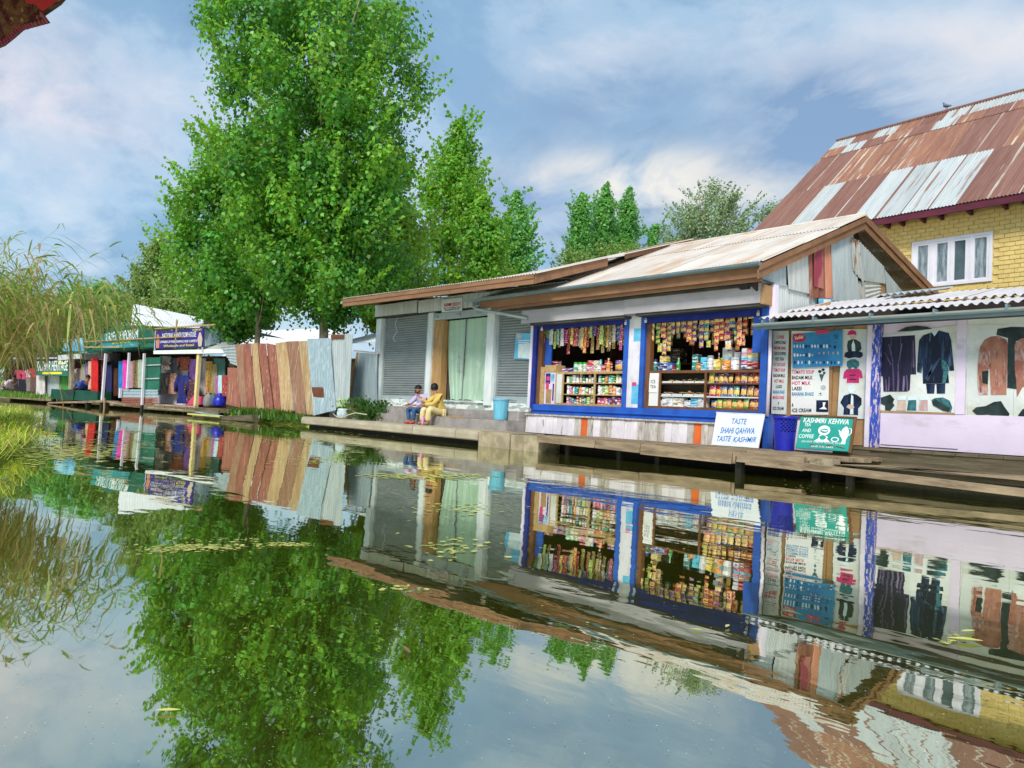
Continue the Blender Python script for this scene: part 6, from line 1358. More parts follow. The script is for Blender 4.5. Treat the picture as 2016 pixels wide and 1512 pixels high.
rightS = [(30, 280, 600, 3, 84, 'tan', 'gold'), (135, 262, 640, 5, 74, 'green', None), (160, 640, 780, 1, 64, 'lime', None), (222, 262, 545, 3, 80, 'red', None), (232, 560, 830, 3, 74, 'maroon', 'cream'), (308, 250, 765, 6, 84, 'tan', 'brown'), (378, 250, 490, 2, 78, 'purple', None), (462, 250, 480, 2, 70, 'tan', None), (555, 240, 455, 2, 90, 'purple', None),
          (650, 235, 610, 3, 86, 'red', None), (735, 220, 608, 4, 78, 'purple', None), (850, 215, 710, 4, 82, 'purple', None), (935, 210, 588, 3, 80, 'teal', None), (966, 592, 702, 1, 72, 'lime', None), (1022, 210, 470, 2, 76, 'navy', None), (1100, 200, 765, 5, 84, 'red', None), (1182, 200, 595, 4, 80, 'red', None),
          (1270, 200, 590, 3, 104, 'magenta', None), (1285, 600, 735, 1, 106, 'white', None), (1362, 190, 390, 2, 104, 'blue', 'teal'), (1410, 400, 600, 2, 50, 'teal', None), (1478, 170, 680, 4, 84, 'red', None), (1540, 480, 675, 2, 56, 'red', None), (1566, 170, 468, 3, 82, 'red', None), (1675, 175, 228, 1, 108, 'yellow', None)]
for i, (x, t0, t1, n, w, cn, c2_) in enumerate(rightS):
    Y = 13.17 + .04 * (i % 3); a, b_ = at(*cB(x, t0), Y), at(*cB(x, t1), Y); ww = at(*cB(x + w / 2, t0), Y)[0] - at(*cB(x - w / 2, t0), Y)[0]
    hang('chip_strip', f'strip of {cn} snack packets, {ORD[i]} from the left above the right counter', (a[0] + b_[0]) / 2, a[2], b_[2], n, ww, cn, Y, c2_, 'snack packet strips over the right counter', single=True)
rb_ = random.Random(77)
for i in range(16):      # a second, dimmer row behind
    X = -13.95 + i * .165 + rb_.uniform(-.02, .02); cn = rb_.choice(['red', 'gold', 'tan', 'brown', 'maroon', 'silver', 'green', 'orange']); L_ = rb_.uniform(.30, .62)
    hang('sachet_strip', f'back row strip of {cn} sachets, {ORD[i]} from the left behind the left strips', X, 2.93, 2.93 - L_, int(L_ / .08), .11, cn, 13.42, group='back row of sachet strips over the left counter')
for i in range(14):
    X = -10.52 + i * .185 + rb_.uniform(-.02, .02); cn = rb_.choice(['red', 'gold', 'tan', 'brown', 'maroon', 'purple', 'teal', 'orange']); n = rb_.choice([2, 3, 3, 4])
    hang('chip_strip', f'back row strip of {cn} packets, {ORD[i]} from the left behind the right strips', X, 2.92, 2.92 - n * .155, n, .13, cn, 13.45, None, 'back row of packet strips over the right counter', single=True)
for i, (cc, q) in enumerate(((c4, (236, 342)), (c4, (1068, 282)), (c5, (148, 245)), (c5, (1195, 178)))):   # padlocks on the lintels
    p = at(*cc(*q), 13.05); b = MB().box(-.028, .028, -.012, .012, -.04, .02).tube([(-.018, 0, .02), (-.018, 0, .05), (0, 0, .065), (.018, 0, .05), (.018, 0, .02)], .006, 4)
    tag(b.build('padlock', mt['cap_white'], loc=tuple(p)), ('white padlock at the left end of the left lintel', 'white padlock at the right end of the left lintel', 'white padlock at the left end of the right lintel', 'white padlock at the right end of the right lintel')[i], 'padlock', 'padlocks on the blue lintels')
# pouches on the shelves of the right cabinet
pouch = [(760, 725, 822, 52, 'lime'), (808, 730, 822, 40, 'navy'), (850, 735, 822, 48, 'tan'), (890, 728, 822, 42, 'purple'), (936, 735, 822, 50, 'brown'), (1000, 722, 822, 60, 'red'), (1062, 722, 822, 58, 'purple'), (1128, 726, 822, 56, 'maroon'), (1172, 728, 822, 44, 'red'), (1212, 720, 822, 40, 'pink'),
         (765, 836, 945, 64, 'magenta'), (822, 838, 945, 52, 'red'), (876, 842, 945, 56, 'blue'), (936, 842, 945, 58, 'blue'), (992, 846, 945, 52, 'teal'), (1056, 842, 945, 60, 'purple'), (1116, 850, 945, 58, 'brown'), (1180, 868, 945, 54, 'red'), (1222, 866, 945, 40, 'red'),
         (780, 978, 1066, 58, 'blue'), (832, 975, 1066, 48, 'lime'), (880, 972, 1066, 50, 'lime'), (922, 974, 1066, 44, 'orange'), (970, 970, 1066, 58, 'green'), (1014, 976, 1066, 42, 'orange'), (1040, 990, 1066, 34, 'orange'), (1076, 962, 1066, 54, 'green'), (1140, 968, 1066, 66, 'maroon'), (1194, 968, 1066, 56, 'maroon')]
cnt_ = {}
for i, (x, t0, t1, w, cn) in enumerate(pouch):
    r_ = 'top' if t1 < 830 else 'middle' if t1 < 950 else 'bottom'; k = cnt_.get(r_, 0); cnt_[r_] = k + 1
    zs = {'top': 1.633, 'middle': 1.363, 'bottom': 1.133}[r_]; Y = 13.20 + .03 * (i % 2); a, b_ = at(*c5(x, t0), Y), at(*c5(x, t1), Y); ww = at(*c5(x + w / 2, t0), Y)[0] - at(*c5(x - w / 2, t0), Y)[0]
    o = place('snack_pouch', packet((round(ww, 2), round(min(a[2] - zs, .235), 2), .09, .36)), loc=((a[0] + b_[0]) / 2, Y, zs), rot=(-.12, random.uniform(-.05, .05), random.uniform(-.2, .2)), color=CN[cn])
    tag(o, f'{cn} topped snack pouch, {ORD[k]} from the left on the {r_} shelf of right cabinet', 'snack pouch', 'snack pouches in the right cabinet')
# baked goods in trays at the left of the right cabinet
for r_, z in (('upper', 1.633), ('lower', 1.363)):
    for k in range(4):
        x0 = -10.30 + k * .28; t = empty('biscuit_tray', (x0 + .135, 13.30, z), 0, f'white tray of brown biscuits, {ORD[k]} from the left on the {r_} shelf', 'tray', 'biscuit trays in the right cabinet')
        MB().box(-.128, .128, -.14, .12, 0, .012).box(-.128, .128, -.145, -.138, 0, .035).build('tray', mt['frame_white'], t)
        b = MB()
        for q in range(15): cx, cy, cz = random.uniform(-.10, .10), random.uniform(-.10, .08), .015 + random.uniform(0, .05) * (1 if k != 2 else 1.4); b.lathe([(.032, 0), (.038, .008), (.03, .018)], 7, (cx, cy, cz))
        o = b.build('biscuits', mt['biscuit'], t); o['kind'] = 'stuff'
def item_box(name, label, cat, x0, x1, z0, h, Y, d, col, m='goods_print', group=None, lid=None):
    o = boxo(name, -(x1 - x0) / 2, (x1 - x0) / 2, 0, d, 0, h, mt[m], None, CN[col] if isinstance(col, str) else col); o.location = ((x0 + x1) / 2, Y, z0); o.rotation_euler = (0, 0, random.uniform(-.06, .06)); return tag(o, label, cat, group)
def bottle(name, label, cat, x, z0, h, r, Y, col, cap='white', shape='bottle', group=None):
    t = empty(name, (x, Y, z0), 0, label, cat, group)
    if shape == 'bottle': pr = [(r, 0), (r, h * .58), (r * .75, h * .70), (r * .38, h * .80), (r * .38, h * .88)]
    elif shape == 'jar': pr = [(r, 0), (r * 1.02, h * .1), (r * 1.02, h * .72), (r * .85, h * .82)]
    else: pr = [(r, 0), (r, h * .82), (r * .8, h * .86)]
    MB().lathe(pr, 9).build('body', mt['goods_print'], t, smooth=False, color=CN[col] if isinstance(col, str) else col)
    zt_ = pr[-1][1]; rc = pr[-1][0] * (1.25 if shape != 'jar' else 1.15)
    MB().lathe([(rc, zt_), (rc, h * .97), (rc * .8, h)], 9).build('cap', mt['goods'], t, color=CN[cap])
    return t
# rows of bottles and cartons in the left cabinet
palette = [['white', 'teal', 'cream', 'green', 'gold', 'mint', 'cyan', 'orange', 'white', 'silver'], ['lime', 'orange', 'cyan', 'white', 'pink', 'teal', 'silver', 'white', 'mint', 'white'], ['pink', 'grey', 'red', 'maroon', 'brown', 'lime', 'teal', 'blue', 'purple', 'navy', 'magenta']]
for ri, (rn, z, top) in enumerate((('top', 1.632, .215), ('middle', 1.357, .225), ('bottom', 1.132, .185))):
    x = -13.24; k = 0; rr_ = random.Random(40 + ri)
    while x < -11.42:
        w = rr_.uniform(.055, .105)
        if x < -12.26 < x + w + .02: x = -12.215; continue
        cn = rr_.choice(palette[ri]); h = top * rr_.uniform(.72, 1.0); lb_ = f'on the {rn} shelf of left cabinet, {ORD[k]} from the left'
        kind = rr_.choice(['bottle', 'tube', 'box', 'tube', 'jar', 'box'])
        if kind == 'box': item_box('carton', f'small {cn} carton {lb_}', 'carton', x, x + w, z, h, 13.20, .10, cn, group='cartons in the left cabinet')
        elif kind == 'jar': bottle('cream_jar', f'{cn} jar {lb_}', 'jar', x + w / 2, z, h * .8, w / 2, 13.24, cn, rr_.choice(['white', 'green', 'navy', 'teal']), 'jar', 'jars in the left cabinet')
        else: bottle('toiletry_bottle', f'{cn} {"slim bottle" if kind == "tube" else "necked bottle"} {lb_}', 'bottle', x + w / 2, z, h, w / 2, 13.24, cn, rr_.choice(['white', 'green', 'navy', 'red', 'silver', 'teal']), kind, 'bottles in the left cabinet')
        x += w + rr_.uniform(.008, .03); k += 1
# second rank, half hidden, in the dark of the cabinet
# lower left boxes of the right cabinet
def px_item(fn, cc, x0, y0, x1, y1, Y, z0): a, b_ = at(*cc(x0, y1), Y), at(*cc(x1, y0), Y); return a[0], b_[0], z0, max(.03, b_[2] - z0)
for i, (x0, x1, t, cn, lb_) in enumerate(((296, 400, 955, 'white', 'white fruit juice carton with coloured dots, left of the pair'), (402, 498, 958, 'cream', 'cream carton with coloured dots, right of the pair'), (505, 562, 985, 'silver', 'pale blue box at the left of the bottom shelf stack'), (564, 625, 962, 'cyan', 'blue white box in the middle of the bottom shelf stack'), (627, 672, 965, 'silver', 'pale blue box right of the blue white box'), (674, 702, 950, 'white', 'tall white carton at the cabinet divider'))):
    a0, a1, z0, h = px_item(0, c5, x0, t, x1, 1045, 13.2, 1.132); item_box('drink_carton', lb_ + ' in the right cabinet', 'carton', a0, a1, z0, h, 13.2, .16, cn)
for i, (x, cn) in enumerate(((240, 'white'), (262, 'red'), (284, 'silver'))): p = at(*c5(x, 1040), 13.22); bottle('spice_jar', f'small {cn} lidded jar, {ORD[i]} from the door on the bottom shelf of right cabinet', 'jar', p[0], 1.132, .16, .035, 13.25, cn, 'navy', 'jar')
# on the counters
def on_counter(cc, x, y0, y1, w, Y=13.26, z0=1.898):
    a, b_ = at(*cc(x - w / 2, y1), Y), at(*cc(x + w / 2, y0), Y); return (a[0] + b_[0]) / 2, b_[0] - a[0], max(.05, b_[2] - z0)
def cbx(cc, x, y0, y1, w, cn, name, label, cat, Y=13.26, d=.14, z0=1.898, m='goods_print'):
    xc, ww, h = on_counter(cc, x, y0, y1, w, Y, z0); return item_box(name, label, cat, xc - ww / 2, xc + ww / 2, z0, h, Y, d, cn, m)
def cbt(cc, x, y0, y1, w, cn, cap, shape, name, label, cat, Y=13.3):
    xc, ww, h = on_counter(cc, x, y0, y1, w, Y); return bottle(name, label, cat, xc, 1.898, h, ww / 2, Y, cn, cap, shape)
cbt(cB, 12, 930, 1060, 84, 'orange', 'maroon', 'jar', 'candy_jar', 'orange sweet jar at the left end of the right counter', 'jar')
cbt(cB, 90, 900, 1065, 60, 'teal', 'navy', 'jar', 'candy_jar', 'blue green sweet jar beside the orange jar', 'jar')
cbx(cB, 200, 950, 1065, 140, 'navy', 'sweet_box', 'deep blue box with a yellow box on top of it', 'box')
o = cbx(cB, 215, 858, 945, 108, 'yellow', 'sweet_box', 'yellow box standing on the deep blue box', 'box'); zz = at(*cB(215, 946), 13.28)[2]; o.location.z = zz; o.scale.z = .42
cbx(cB, 318, 960, 1065, 90, 'blue', 'sweet_box', 'bright blue box right of the deep blue box', 'box'); cbx(cB, 385, 1005, 1065, 50, 'maroon', 'sweet_box', 'small maroon box beside the bright blue box', 'box')
cbt(cB, 470, 880, 1065, 62, 'green', 'mint', 'bottle', 'drink_bottle', 'green drink bottle alone on the right counter', 'bottle')
cbx(cB, 742, 815, 1065, 100, 'teal', 'back_box', 'dull teal box standing at the back of the right counter', 'box', Y=13.5)
o = cbx(cB, 885, 865, 1062, 108, 'cyan', 'tea_carton', 'white and cyan carton standing open on the right counter', 'carton')
cbx(cB, 790, 965, 1062, 66, 'orange', 'snack_pack', 'orange packet leaning by the cyan carton', 'packet', Y=13.22, d=.05)
cbt(cB, 1000, 840, 1052, 100, 'silver', 'grey', 'jar', 'candy_jar', 'clear sweet jar with grey lid on the right counter', 'jar')
cbx(cB, 1100, 900, 1058, 110, 'yellow', 'snack_pack', 'stack of yellow and pink packets on the right counter', 'packet'); cbt(cB, 1135, 795, 1050, 50, 'red', 'white', 'bottle', 'sauce_bottle', 'red sauce bottle with white cap behind yellow packets', 'bottle', Y=13.45)
cbx(cB, 1272, 705, 1050, 170, 'white', 'display_card', 'large white carton at the back of the right counter', 'carton', Y=13.5, m='goods'); cbx(cB, 1440, 780, 1050, 110, 'white', 'display_card', 'smaller white carton at the back of the right counter', 'carton', Y=13.48, m='goods')
cbt(cB, 1262, 860, 1060, 130, 'orange', 'cyan', 'jar', 'lolly_tub', 'tub of orange sticks with a blue lid on the counter', 'tub'); cbt(cB, 1190, 880, 1055, 60, 'cyan', 'lime', 'jar', 'lolly_tub', 'small cyan tub with lime lid on the counter', 'tub', Y=13.4); cbt(cB, 1405, 870, 1062, 130, 'white', 'silver', 'jar', 'lolly_tub', 'tub of white wrapped sweets next to orange tub', 'tub')
for i, (cn, y0, y1) in enumerate((('blue', 985, 1055), ('magenta', 915, 985), ('cyan', 845, 915), ('pink', 780, 845), ('silver', 718, 780))):
    o = cbx(cB, 1550, y0, 1055, 96, cn, 'biscuit_box', f'{cn} packet, {ORD[i]} from the bottom of the narrow stack', 'packet', z0=1.898); zz = at(*cB(1550, y1), 13.26)[2]; h = at(*cB(1550, y0), 13.26)[2] - zz; o.scale.z = h / max(.001, o.dimensions.z); o.location.z = max(1.898, zz)
for i, (cn, y0, y1) in enumerate((('red', 990, 1055), ('red', 925, 988), ('cyan', 878, 923), ('yellow', 800, 876), ('red', 722, 798))):
    o = cbx(cB, 1692, y0, 1055, 185, cn, 'biscuit_box', f'{cn} wide packet, {ORD[i]} from the bottom of the right end stack', 'packet', z0=1.898, d=.2); zz = at(*cB(1692, y1), 13.26)[2]; h = at(*cB(1692, y0), 13.26)[2] - zz; o.scale.z = h / max(.001, o.dimensions.z); o.location.z = max(1.898, zz)
boxo('red_end_box', -.07, .07, 0, .2, 0, .16, mt['goods'], None, CN['maroon']).location = (-7.98, 13.3, 1.898); tag(bpy.data.objects['red_end_box'], 'dark red box at the right end of the right counter', 'box')
for i, x in enumerate((755, 840, 925)): cbt(cA, x, 940, 1108, (85, 80, 70)[i], 'mint' if i == 0 else 'pale green', 'green', 'jar', 'candy_jar', f'green lidded sweet jar, {ORD[i]} from the left on the left counter', 'jar')
cbx(cA, 1030, 1000, 1100, 150, 'pink', 'sweet_pack', 'red and white packet at the bottom of the left counter stack', 'packet'); o = cbx(cA, 1035, 905, 1100, 140, 'red', 'sweet_pack', 'red and white packet on top of the left counter stack', 'packet', Y=13.34)
cbx(cA, 1140, 905, 1095, 90, 'cream', 'sweet_pack', 'cream packet with a white top on the left counter', 'packet'); cbt(cA, 1236, 885, 1090, 44, 'cyan', 'cyan', 'tube', 'drink_bottle', 'slim sky blue bottle on the left counter', 'bottle', Y=13.36)
cbx(cA, 1205, 985, 1090, 60, 'silver', 'sweet_pack', 'pale blue packet before the slim blue bottle', 'packet', Y=13.22); cbx(cA, 1292, 1000, 1090, 80, 'red', 'sweet_pack', 'red patterned packet left of the ketchup bottle', 'packet', Y=13.24)
cbt(cA, 1392, 860, 1092, 72, 'orange', 'cream', 'bottle', 'sauce_bottle', 'orange sauce bottle on the left counter', 'bottle', Y=13.24); cbt(cA, 1345, 900, 1080, 60, 'maroon', 'maroon', 'jar', 'candy_jar', 'dark red jar behind the orange sauce bottle', 'jar', Y=13.45); cbt(cA, 1440, 930, 1085, 60, 'maroon', 'red', 'jar', 'candy_jar', 'dark red jar right of the orange sauce bottle', 'jar', Y=13.45)
xc, ww, h = on_counter(cA, 1565, 895, 1092, 155); o = place('sweet_bag', packet((round(ww, 2), round(h, 2), .18, .45)), loc=(xc, 13.32, 1.898), color=CN['purple']); tag(o, 'big purple foil bag at the right of the left counter', 'bag')
xc, ww, h = on_counter(cA, 560, 1050, 1108, 230); item_box('foil_tray', 'purple foil tray at the left of the left counter', 'tray', xc - ww / 2, xc + ww / 2, 1.898, h, 13.3, .2, 'purple')
xc, ww, h = on_counter(cA, 250, 930, 1015, 180); item_box('dark_carton', 'dark red carton on the wooden box at the far left', 'carton', xc - ww / 2, xc + ww / 2, 2.07, .12, 13.32, .15, 'maroon')
for i in range(7):   # goods on the dim back shelves
    x = -13.2 + i * .75; item_box('stock_carton', f'dim carton on the back shelf, {ORD[i]} from the left inside the kiosk', 'carton', x, x + random.uniform(.3, .5), 1.25 + .5 * (i % 3), random.uniform(.25, .4), 15.2, .3, random.choice(['navy', 'teal', 'maroon', 'brown', 'grey']))
bs = empty('back_shelf', (-11, 15.15, 0), 0, 'dark wooden stock shelf at the back of the kiosk', 'shelf')
for z in (1.20, 1.70, 2.20): boxo('shelf_board', -2.6, 2.9, 0, .45, z, z + .045, mt['brown_frame'], bs)
for x in (-2.6, 0, 2.85): boxo('upright', x, x + .05, 0, .45, .4, 2.9, mt['brown_frame'], bs)
# ICE TEA note
nt_ = empty('paper_note', (-10.48, 13.095, 1.42), 0, 'white paper note with ICE TEA on the cabinet door', 'note')
boxo('sheet', -.115, .115, .0, .003, 0, .32, mt['paper'], nt_)
text('ICE', nt_, (-.075, -.002, .20), (1, 0, 0), (0, 0, 1), .075, 'ink_black', bold=.0, width=.13); text('TEA', nt_, (-.085, -.002, .09), (1, 0, 0), (0, 0, 1), .075, 'ink_black', bold=.0, width=.16)
# floodlight under the eave
fl_ = empty('flood_lamp', tuple(at(*c8(85, 1215), 12.75)), 0, 'small black flood lamp under the right end of the kiosk eave', 'lamp')
MB().hexa([(-.10, -.06, -.07), (.10, -.06, -.07), (.10, .05, -.09), (-.10, .05, -.09)], [(-.10, -.10, .03), (.10, -.10, .03), (.10, .03, .05), (-.10, .03, .05)]).build('housing', mt['iron_dark'], fl_)
MB().tube([(-.11, 0, 0), (-.11, .02, .12), (.11, .02, .12), (.11, 0, 0)], .010, 5).build('bracket', mt['iron_dark'], fl_)

# ------------------------------------------------------------------ posters and notices
def poster(name, label, cat, corners, Y, m, th=.004, mats=None):
    """corners bl, br, tr, tl in picture terms on the plane Y."""
    P = [at(*q, Y) for q in corners]; o = np.array([(P[0][0] + P[1][0]) / 2, Y, min(P[0][2], P[1][2])]); t = empty(name, tuple(o), 0, label, cat)
    nx = 8; V = []; F = []
    for j in range(2):
        for i in range(nx + 1):
            a = i / nx; A = (P[0] if j == 0 else P[3]) * (1 - a) + (P[1] if j == 0 else P[2]) * a; V.append((A[0] - o[0], .002 * math.sin(a * 9 + j), A[2] - o[2]))
    for i in range(nx): F.append((i, i + 1, i + nx + 2, i + nx + 1))
    MB().add(V, F).build('sheet', mt[m], t); return t, o
def pprint_(t, o, name, pts, m, Y, th=.003, lift=.004):
    Q = [at(*q, Y) for q in pts]; return MB().prism([(q[0] - o[0], q[2] - o[2]) for q in Q], lambda a, z, d: (a, -lift - d, z), th).build(name, mt[m], t)
def pline(t, o, body, pa, pb, h, m, Y, bold=.006, lift=.0065, shear=0.0):
    a, b_ = at(*pa, Y) - o, at(*pb, Y) - o; a[1] = b_[1] = -lift
    return text(body, t, a, b_ - a, (0, 0, 1), h, m, width=float(np.linalg.norm(b_ - a)), bold=bold, shear=shear)
YP = 13.295
# narrow menu strip
t, o = poster('menu_strip', 'narrow grey menu strip in red and black capitals beside the corner pipe', 'menu', (cM(215, 1318), cM(440, 1330), cM(478, 85), cM(243, 85)), 13.24, 'poster_grey')
for i, (s, c_) in enumerate((('COFFEE', 'ink_red'), ('CAPPUCCINO', 'ink_black'), ('BADAM SHAKE', 'ink_red'), ('COLD COFFEE', 'ink_black'), ('ICE TEA', 'ink_black'), ('HOT CHOCOLATE', 'ink_pink'), ('TOMATO SOUP', 'ink_pink'), ('BADAM MILK', 'ink_black'), ('HOT MILK', 'ink_red'), ('LASSI', 'ink_black'), ('BANANA SHAKE', 'ink_cyan'), ('MANGO SHAKE', 'ink_pink'), ('&', 'ink_black'), ('ICE CREAM', 'ink_black'))):
    y = 200 + i * 81.5; sh = 2.2 * i; wdt = min(1.0, len(s) / 9.5)
    pline(t, o, s, cM(350 - 88 * wdt - sh, y), cM(350 + 88 * wdt - sh * 1.2, y + 4), .062, c_, 13.24)
# main menu
t, o = poster('menu_board', 'white menu sheet listing tomato soup, milk, lassi and shakes', 'menu', (cM(505, 1330), cM(1065, 1335), cM(1085, 95), cM(515, 85)), YP, 'paper')
for s, c_, x1, y in (('TOMATO SOUP', 'ink_pink', 850, 722), ('BADAM MILK', 'ink_black', 832, 805), ('HOT MILK', 'ink_pink', 800, 887), ('LASSI', 'ink_black', 665, 967), ('BANANA SHAKE', 'ink_cyan', 848, 1048), ('&', 'ink_black', 545, 1210), ('ICE CREAM', 'ink_black', 812, 1292)): pline(t, o, s, cM(522, y), cM(x1, y + 2), .068, c_, YP, bold=.01)
pprint_(t, o, 'printed_photo', [cM(885, 1290), cM(1065, 1293), cM(1065, 1118), cM(888, 1118)], 'print_navy', YP); pprint_(t, o, 'printed_splash', [cM(930, 1250), cM(1050, 1255), cM(1010, 1210), cM(1030, 1150), cM(985, 1150), cM(990, 1215)], 'ink_white', YP, lift=.008)
pprint_(t, o, 'printed_cone', [cM(930, 730), cM(1005, 732), cM(965, 845)], 'print_teal', YP)
for (x, y, r, m) in ((940, 690, 26, 'print_black'), (990, 665, 24, 'print_navy'), (1005, 712, 20, 'print_black'), (950, 1022, 30, 'print_pale'), (950, 1020, 14, 'print_black'), (990, 925, 40, 'print_strip')):
    pprint_(t, o, 'printed_scoop', [cM(x + r * math.cos(a), y + r * .85 * math.sin(a)) for a in np.linspace(0, 5.6, 9)], m, YP, lift=.004 + .001 * (r < 20))
# blue ice cream banner
t, o = poster('ice_cream_banner', 'blue ice cream banner with a red oval logo pinned over the menu', 'banner', (cM(530, 640), cM(1275, 605), cM(1272, 72), cM(530, 135)), 13.262, 'poster_blue')
pprint_(t, o, 'logo_oval', [cM(632 + 98 * math.cos(a), 192 + 62 * math.sin(a)) for a in np.linspace(0, 5.9, 16)], 'ink_red', 13.262); pline(t, o, 'Vadilal', cM(560, 222), cM(700, 196), .07, 'ink_white', 13.262, lift=.0085, shear=.3)
rr_ = random.Random(3)
for (y, n, x0, x1, m1) in ((318, 13, 560, 1090, 'print_pale'), (450, 7, 565, 830, 'ink_white'), (420, 5, 930, 1210, 'print_strip'), (560, 13, 565, 1220, 'ink_white'), (330, 1, 1165, 1166, 'print_navy')):
    for k in range(n):
        x = x0 + (x1 - x0) * (k / max(1, n - 1)); w, h = rr_.uniform(8, 18), rr_.uniform(15, 32); m = m1 if rr_.random() < .6 else rr_.choice(['print_navy', 'print_black', 'print_strip'])
        pprint_(t, o, 'printed_ice', [cM(x - w, y + h * .3), cM(x, y + h), cM(x + w, y + h * .3), cM(x + w * .7, y - h), cM(x - w * .7, y - h)], m, 13.262)
for (x, y, w) in ((1180, 150, 70), (1185, 175, 60), (1190, 200, 50), (1170, 262, 40)): pprint_(t, o, 'printed_text_bar', [cM(x - w / 2, y + 6), cM(x + w / 2, y + 2), cM(x + w / 2, y - 6), cM(x - w / 2, y - 2)], 'print_navy', 13.262)
pprint_(t, o, 'printed_corner', [cM(890, 140), cM(1090, 118), cM(1090, 75), cM(895, 75)], 'ink_pink', 13.275, lift=.0)
# children's coats poster
t, o = poster('coat_poster', "tall white poster of children's jackets between brown strips", 'poster', (cM(1195, 1380), cM(1610, 1400), cM(1645, 60), cM(1275, 62)), YP + .004, 'poster_pale')
YK = YP + .004
def blob(t, o, name, pts, m, Y, cc, lift=.004): return pprint_(t, o, name, [cc(*p) for p in pts], m, Y, lift=lift)
blob(t, o, 'printed_trousers', ((1300, 470), (1320, 410), (1380, 385), (1500, 385), (1575, 410), (1580, 460), (1540, 490), (1450, 480), (1370, 497)), 'print_navy', YK, cM)
blob(t, o, 'printed_jacket', ((1355, 390), (1345, 300), (1360, 235), (1420, 210), (1480, 215), (1545, 260), (1560, 350), (1530, 390)), 'print_black', YK, cM, .0045); blob(t, o, 'printed_shirt', ((1420, 388), (1415, 300), (1440, 225), (1465, 300), (1470, 388)), 'print_pale', YK, cM, .008)
blob(t, o, 'printed_face', ((1385, 165), (1400, 205), (1440, 215), (1475, 190), (1480, 140), (1390, 135)), 'print_skin', YK, cM); blob(t, o, 'printed_cap', ((1350, 150), (1370, 95), (1420, 72), (1470, 90), (1490, 150), (1440, 140)), 'print_magenta', YK, cM, .008)
blob(t, o, 'printed_coat', ((1285, 790), (1300, 700), (1345, 655), (1520, 650), (1560, 690), (1580, 780), (1545, 795), (1525, 760), (1522, 860), (1340, 860), (1342, 770), (1325, 800)), 'print_magenta', YK, cM); blob(t, o, 'printed_fur_hood', ((1340, 600), (1345, 545), (1400, 510), (1470, 508), (1525, 545), (1525, 600), (1480, 665), (1430, 620), (1380, 665)), 'print_teal', YK, cM, .008)
for y in (745, 810): blob(t, o, 'printed_toggle', ((1380, y - 8), (1480, y - 8), (1480, y + 8), (1380, y + 8)), 'print_black', YK, cM, .008)
blob(t, o, 'printed_jacket', ((1245, 1150), (1300, 1050), (1390, 1020), (1480, 1030), (1560, 1090), (1560, 1180), (1510, 1240), (1510, 1340), (1290, 1330), (1300, 1230)), 'print_navy', YK, cM); blob(t, o, 'printed_shirt', ((1390, 1330), (1400, 1180), (1410, 1030), (1440, 1060), (1440, 1330)), 'print_pale', YK, cM, .008); blob(t, o, 'printed_hand', ((1335, 1220), (1370, 1180), (1440, 1190), (1460, 1230), (1390, 1255)), 'print_skin', YK, cM, .0105); blob(t, o, 'printed_face', ((1355, 930), (1375, 1010), (1430, 1020), (1470, 960), (1460, 920), (1400, 905)), 'print_pale', YK, cM)
# garment posters on the lavender front
t, o = poster('garment_poster', 'pale poster of a dark curtain coat and a long black coat', 'poster', (cP(85, 1235), cP(1045, 1270), cP(1090, 130), cP(85, 270)), 13.275, 'poster_pale')
blob(t, o, 'poster_edge', ((85, 1262), (1062, 1292), (1062, 1268), (85, 1236)), 'ply_brown', 13.275, cP, .0)
blob(t, o, 'printed_velvet', ((100, 290), (535, 262), (552, 770), (480, 770), (470, 970), (440, 992), (130, 992), (120, 800), (100, 780)), 'print_stripe', 13.275, cP)
blob(t, o, 'printed_coat', ((562, 690), (590, 330), (640, 265), (755, 225), (790, 275), (840, 200), (975, 235), (1005, 330), (1045, 720), (985, 725), (955, 620), (978, 880), (640, 890), (632, 640), (620, 755), (565, 740)), 'print_navy', 13.275, cP); blob(t, o, 'printed_legs', ((680, 892), (695, 1018), (785, 1018), (795, 895), (815, 895), (820, 1018), (925, 1018), (930, 885)), 'print_navy', 13.275, cP)
blob(t, o, 'printed_sheen', ((880, 560), (950, 620), (975, 720), (930, 880), (890, 885), (905, 740), (880, 640)), 'print_teal', 13.275, cP, .008); blob(t, o, 'printed_collar', ((752, 220), (790, 278), (845, 200)), 'print_pale', 13.275, cP, .008)
blob(t, o, 'printed_hat', ((95, 1070), (215, 1030), (270, 1090), (250, 1140), (272, 1170), (215, 1240), (150, 1235), (150, 1175), (95, 1150)), 'print_black', 13.275, cP)
for (x, m) in ((355, 'print_skin'), (492, 'print_teal'), (640, 'print_strip')): blob(t, o, 'printed_glove', ((x - 60, 1235), (x - 40, 1110), (x - 25, 1060), (x + 50, 1050), (x + 60, 1110), (x + 62, 1240)), m, 13.275, cP); blob(t, o, 'printed_cuff', ((x - 45, 1105), (x - 48, 1060), (x + 60, 1045), (x + 62, 1100)), 'print_pale', 13.275, cP, .008)
blob(t, o, 'printed_fur_hat', ((750, 1100), (800, 1075), (900, 1068), (985, 1110), (1020, 1200), (1000, 1260), (960, 1250), (760, 1150)), 'print_teal', 13.275, cP); blob(t, o, 'printed_hat_crown', ((765, 1120), (800, 1090), (990, 1205), (975, 1258), (900, 1240), (770, 1170)), 'print_black', 13.275, cP, .008)
blob(t, o, 'printed_arc', ((300, 218), (420, 160), (560, 140), (700, 155), (760, 180), (600, 200)), 'print_black', 13.272, cP, .01)
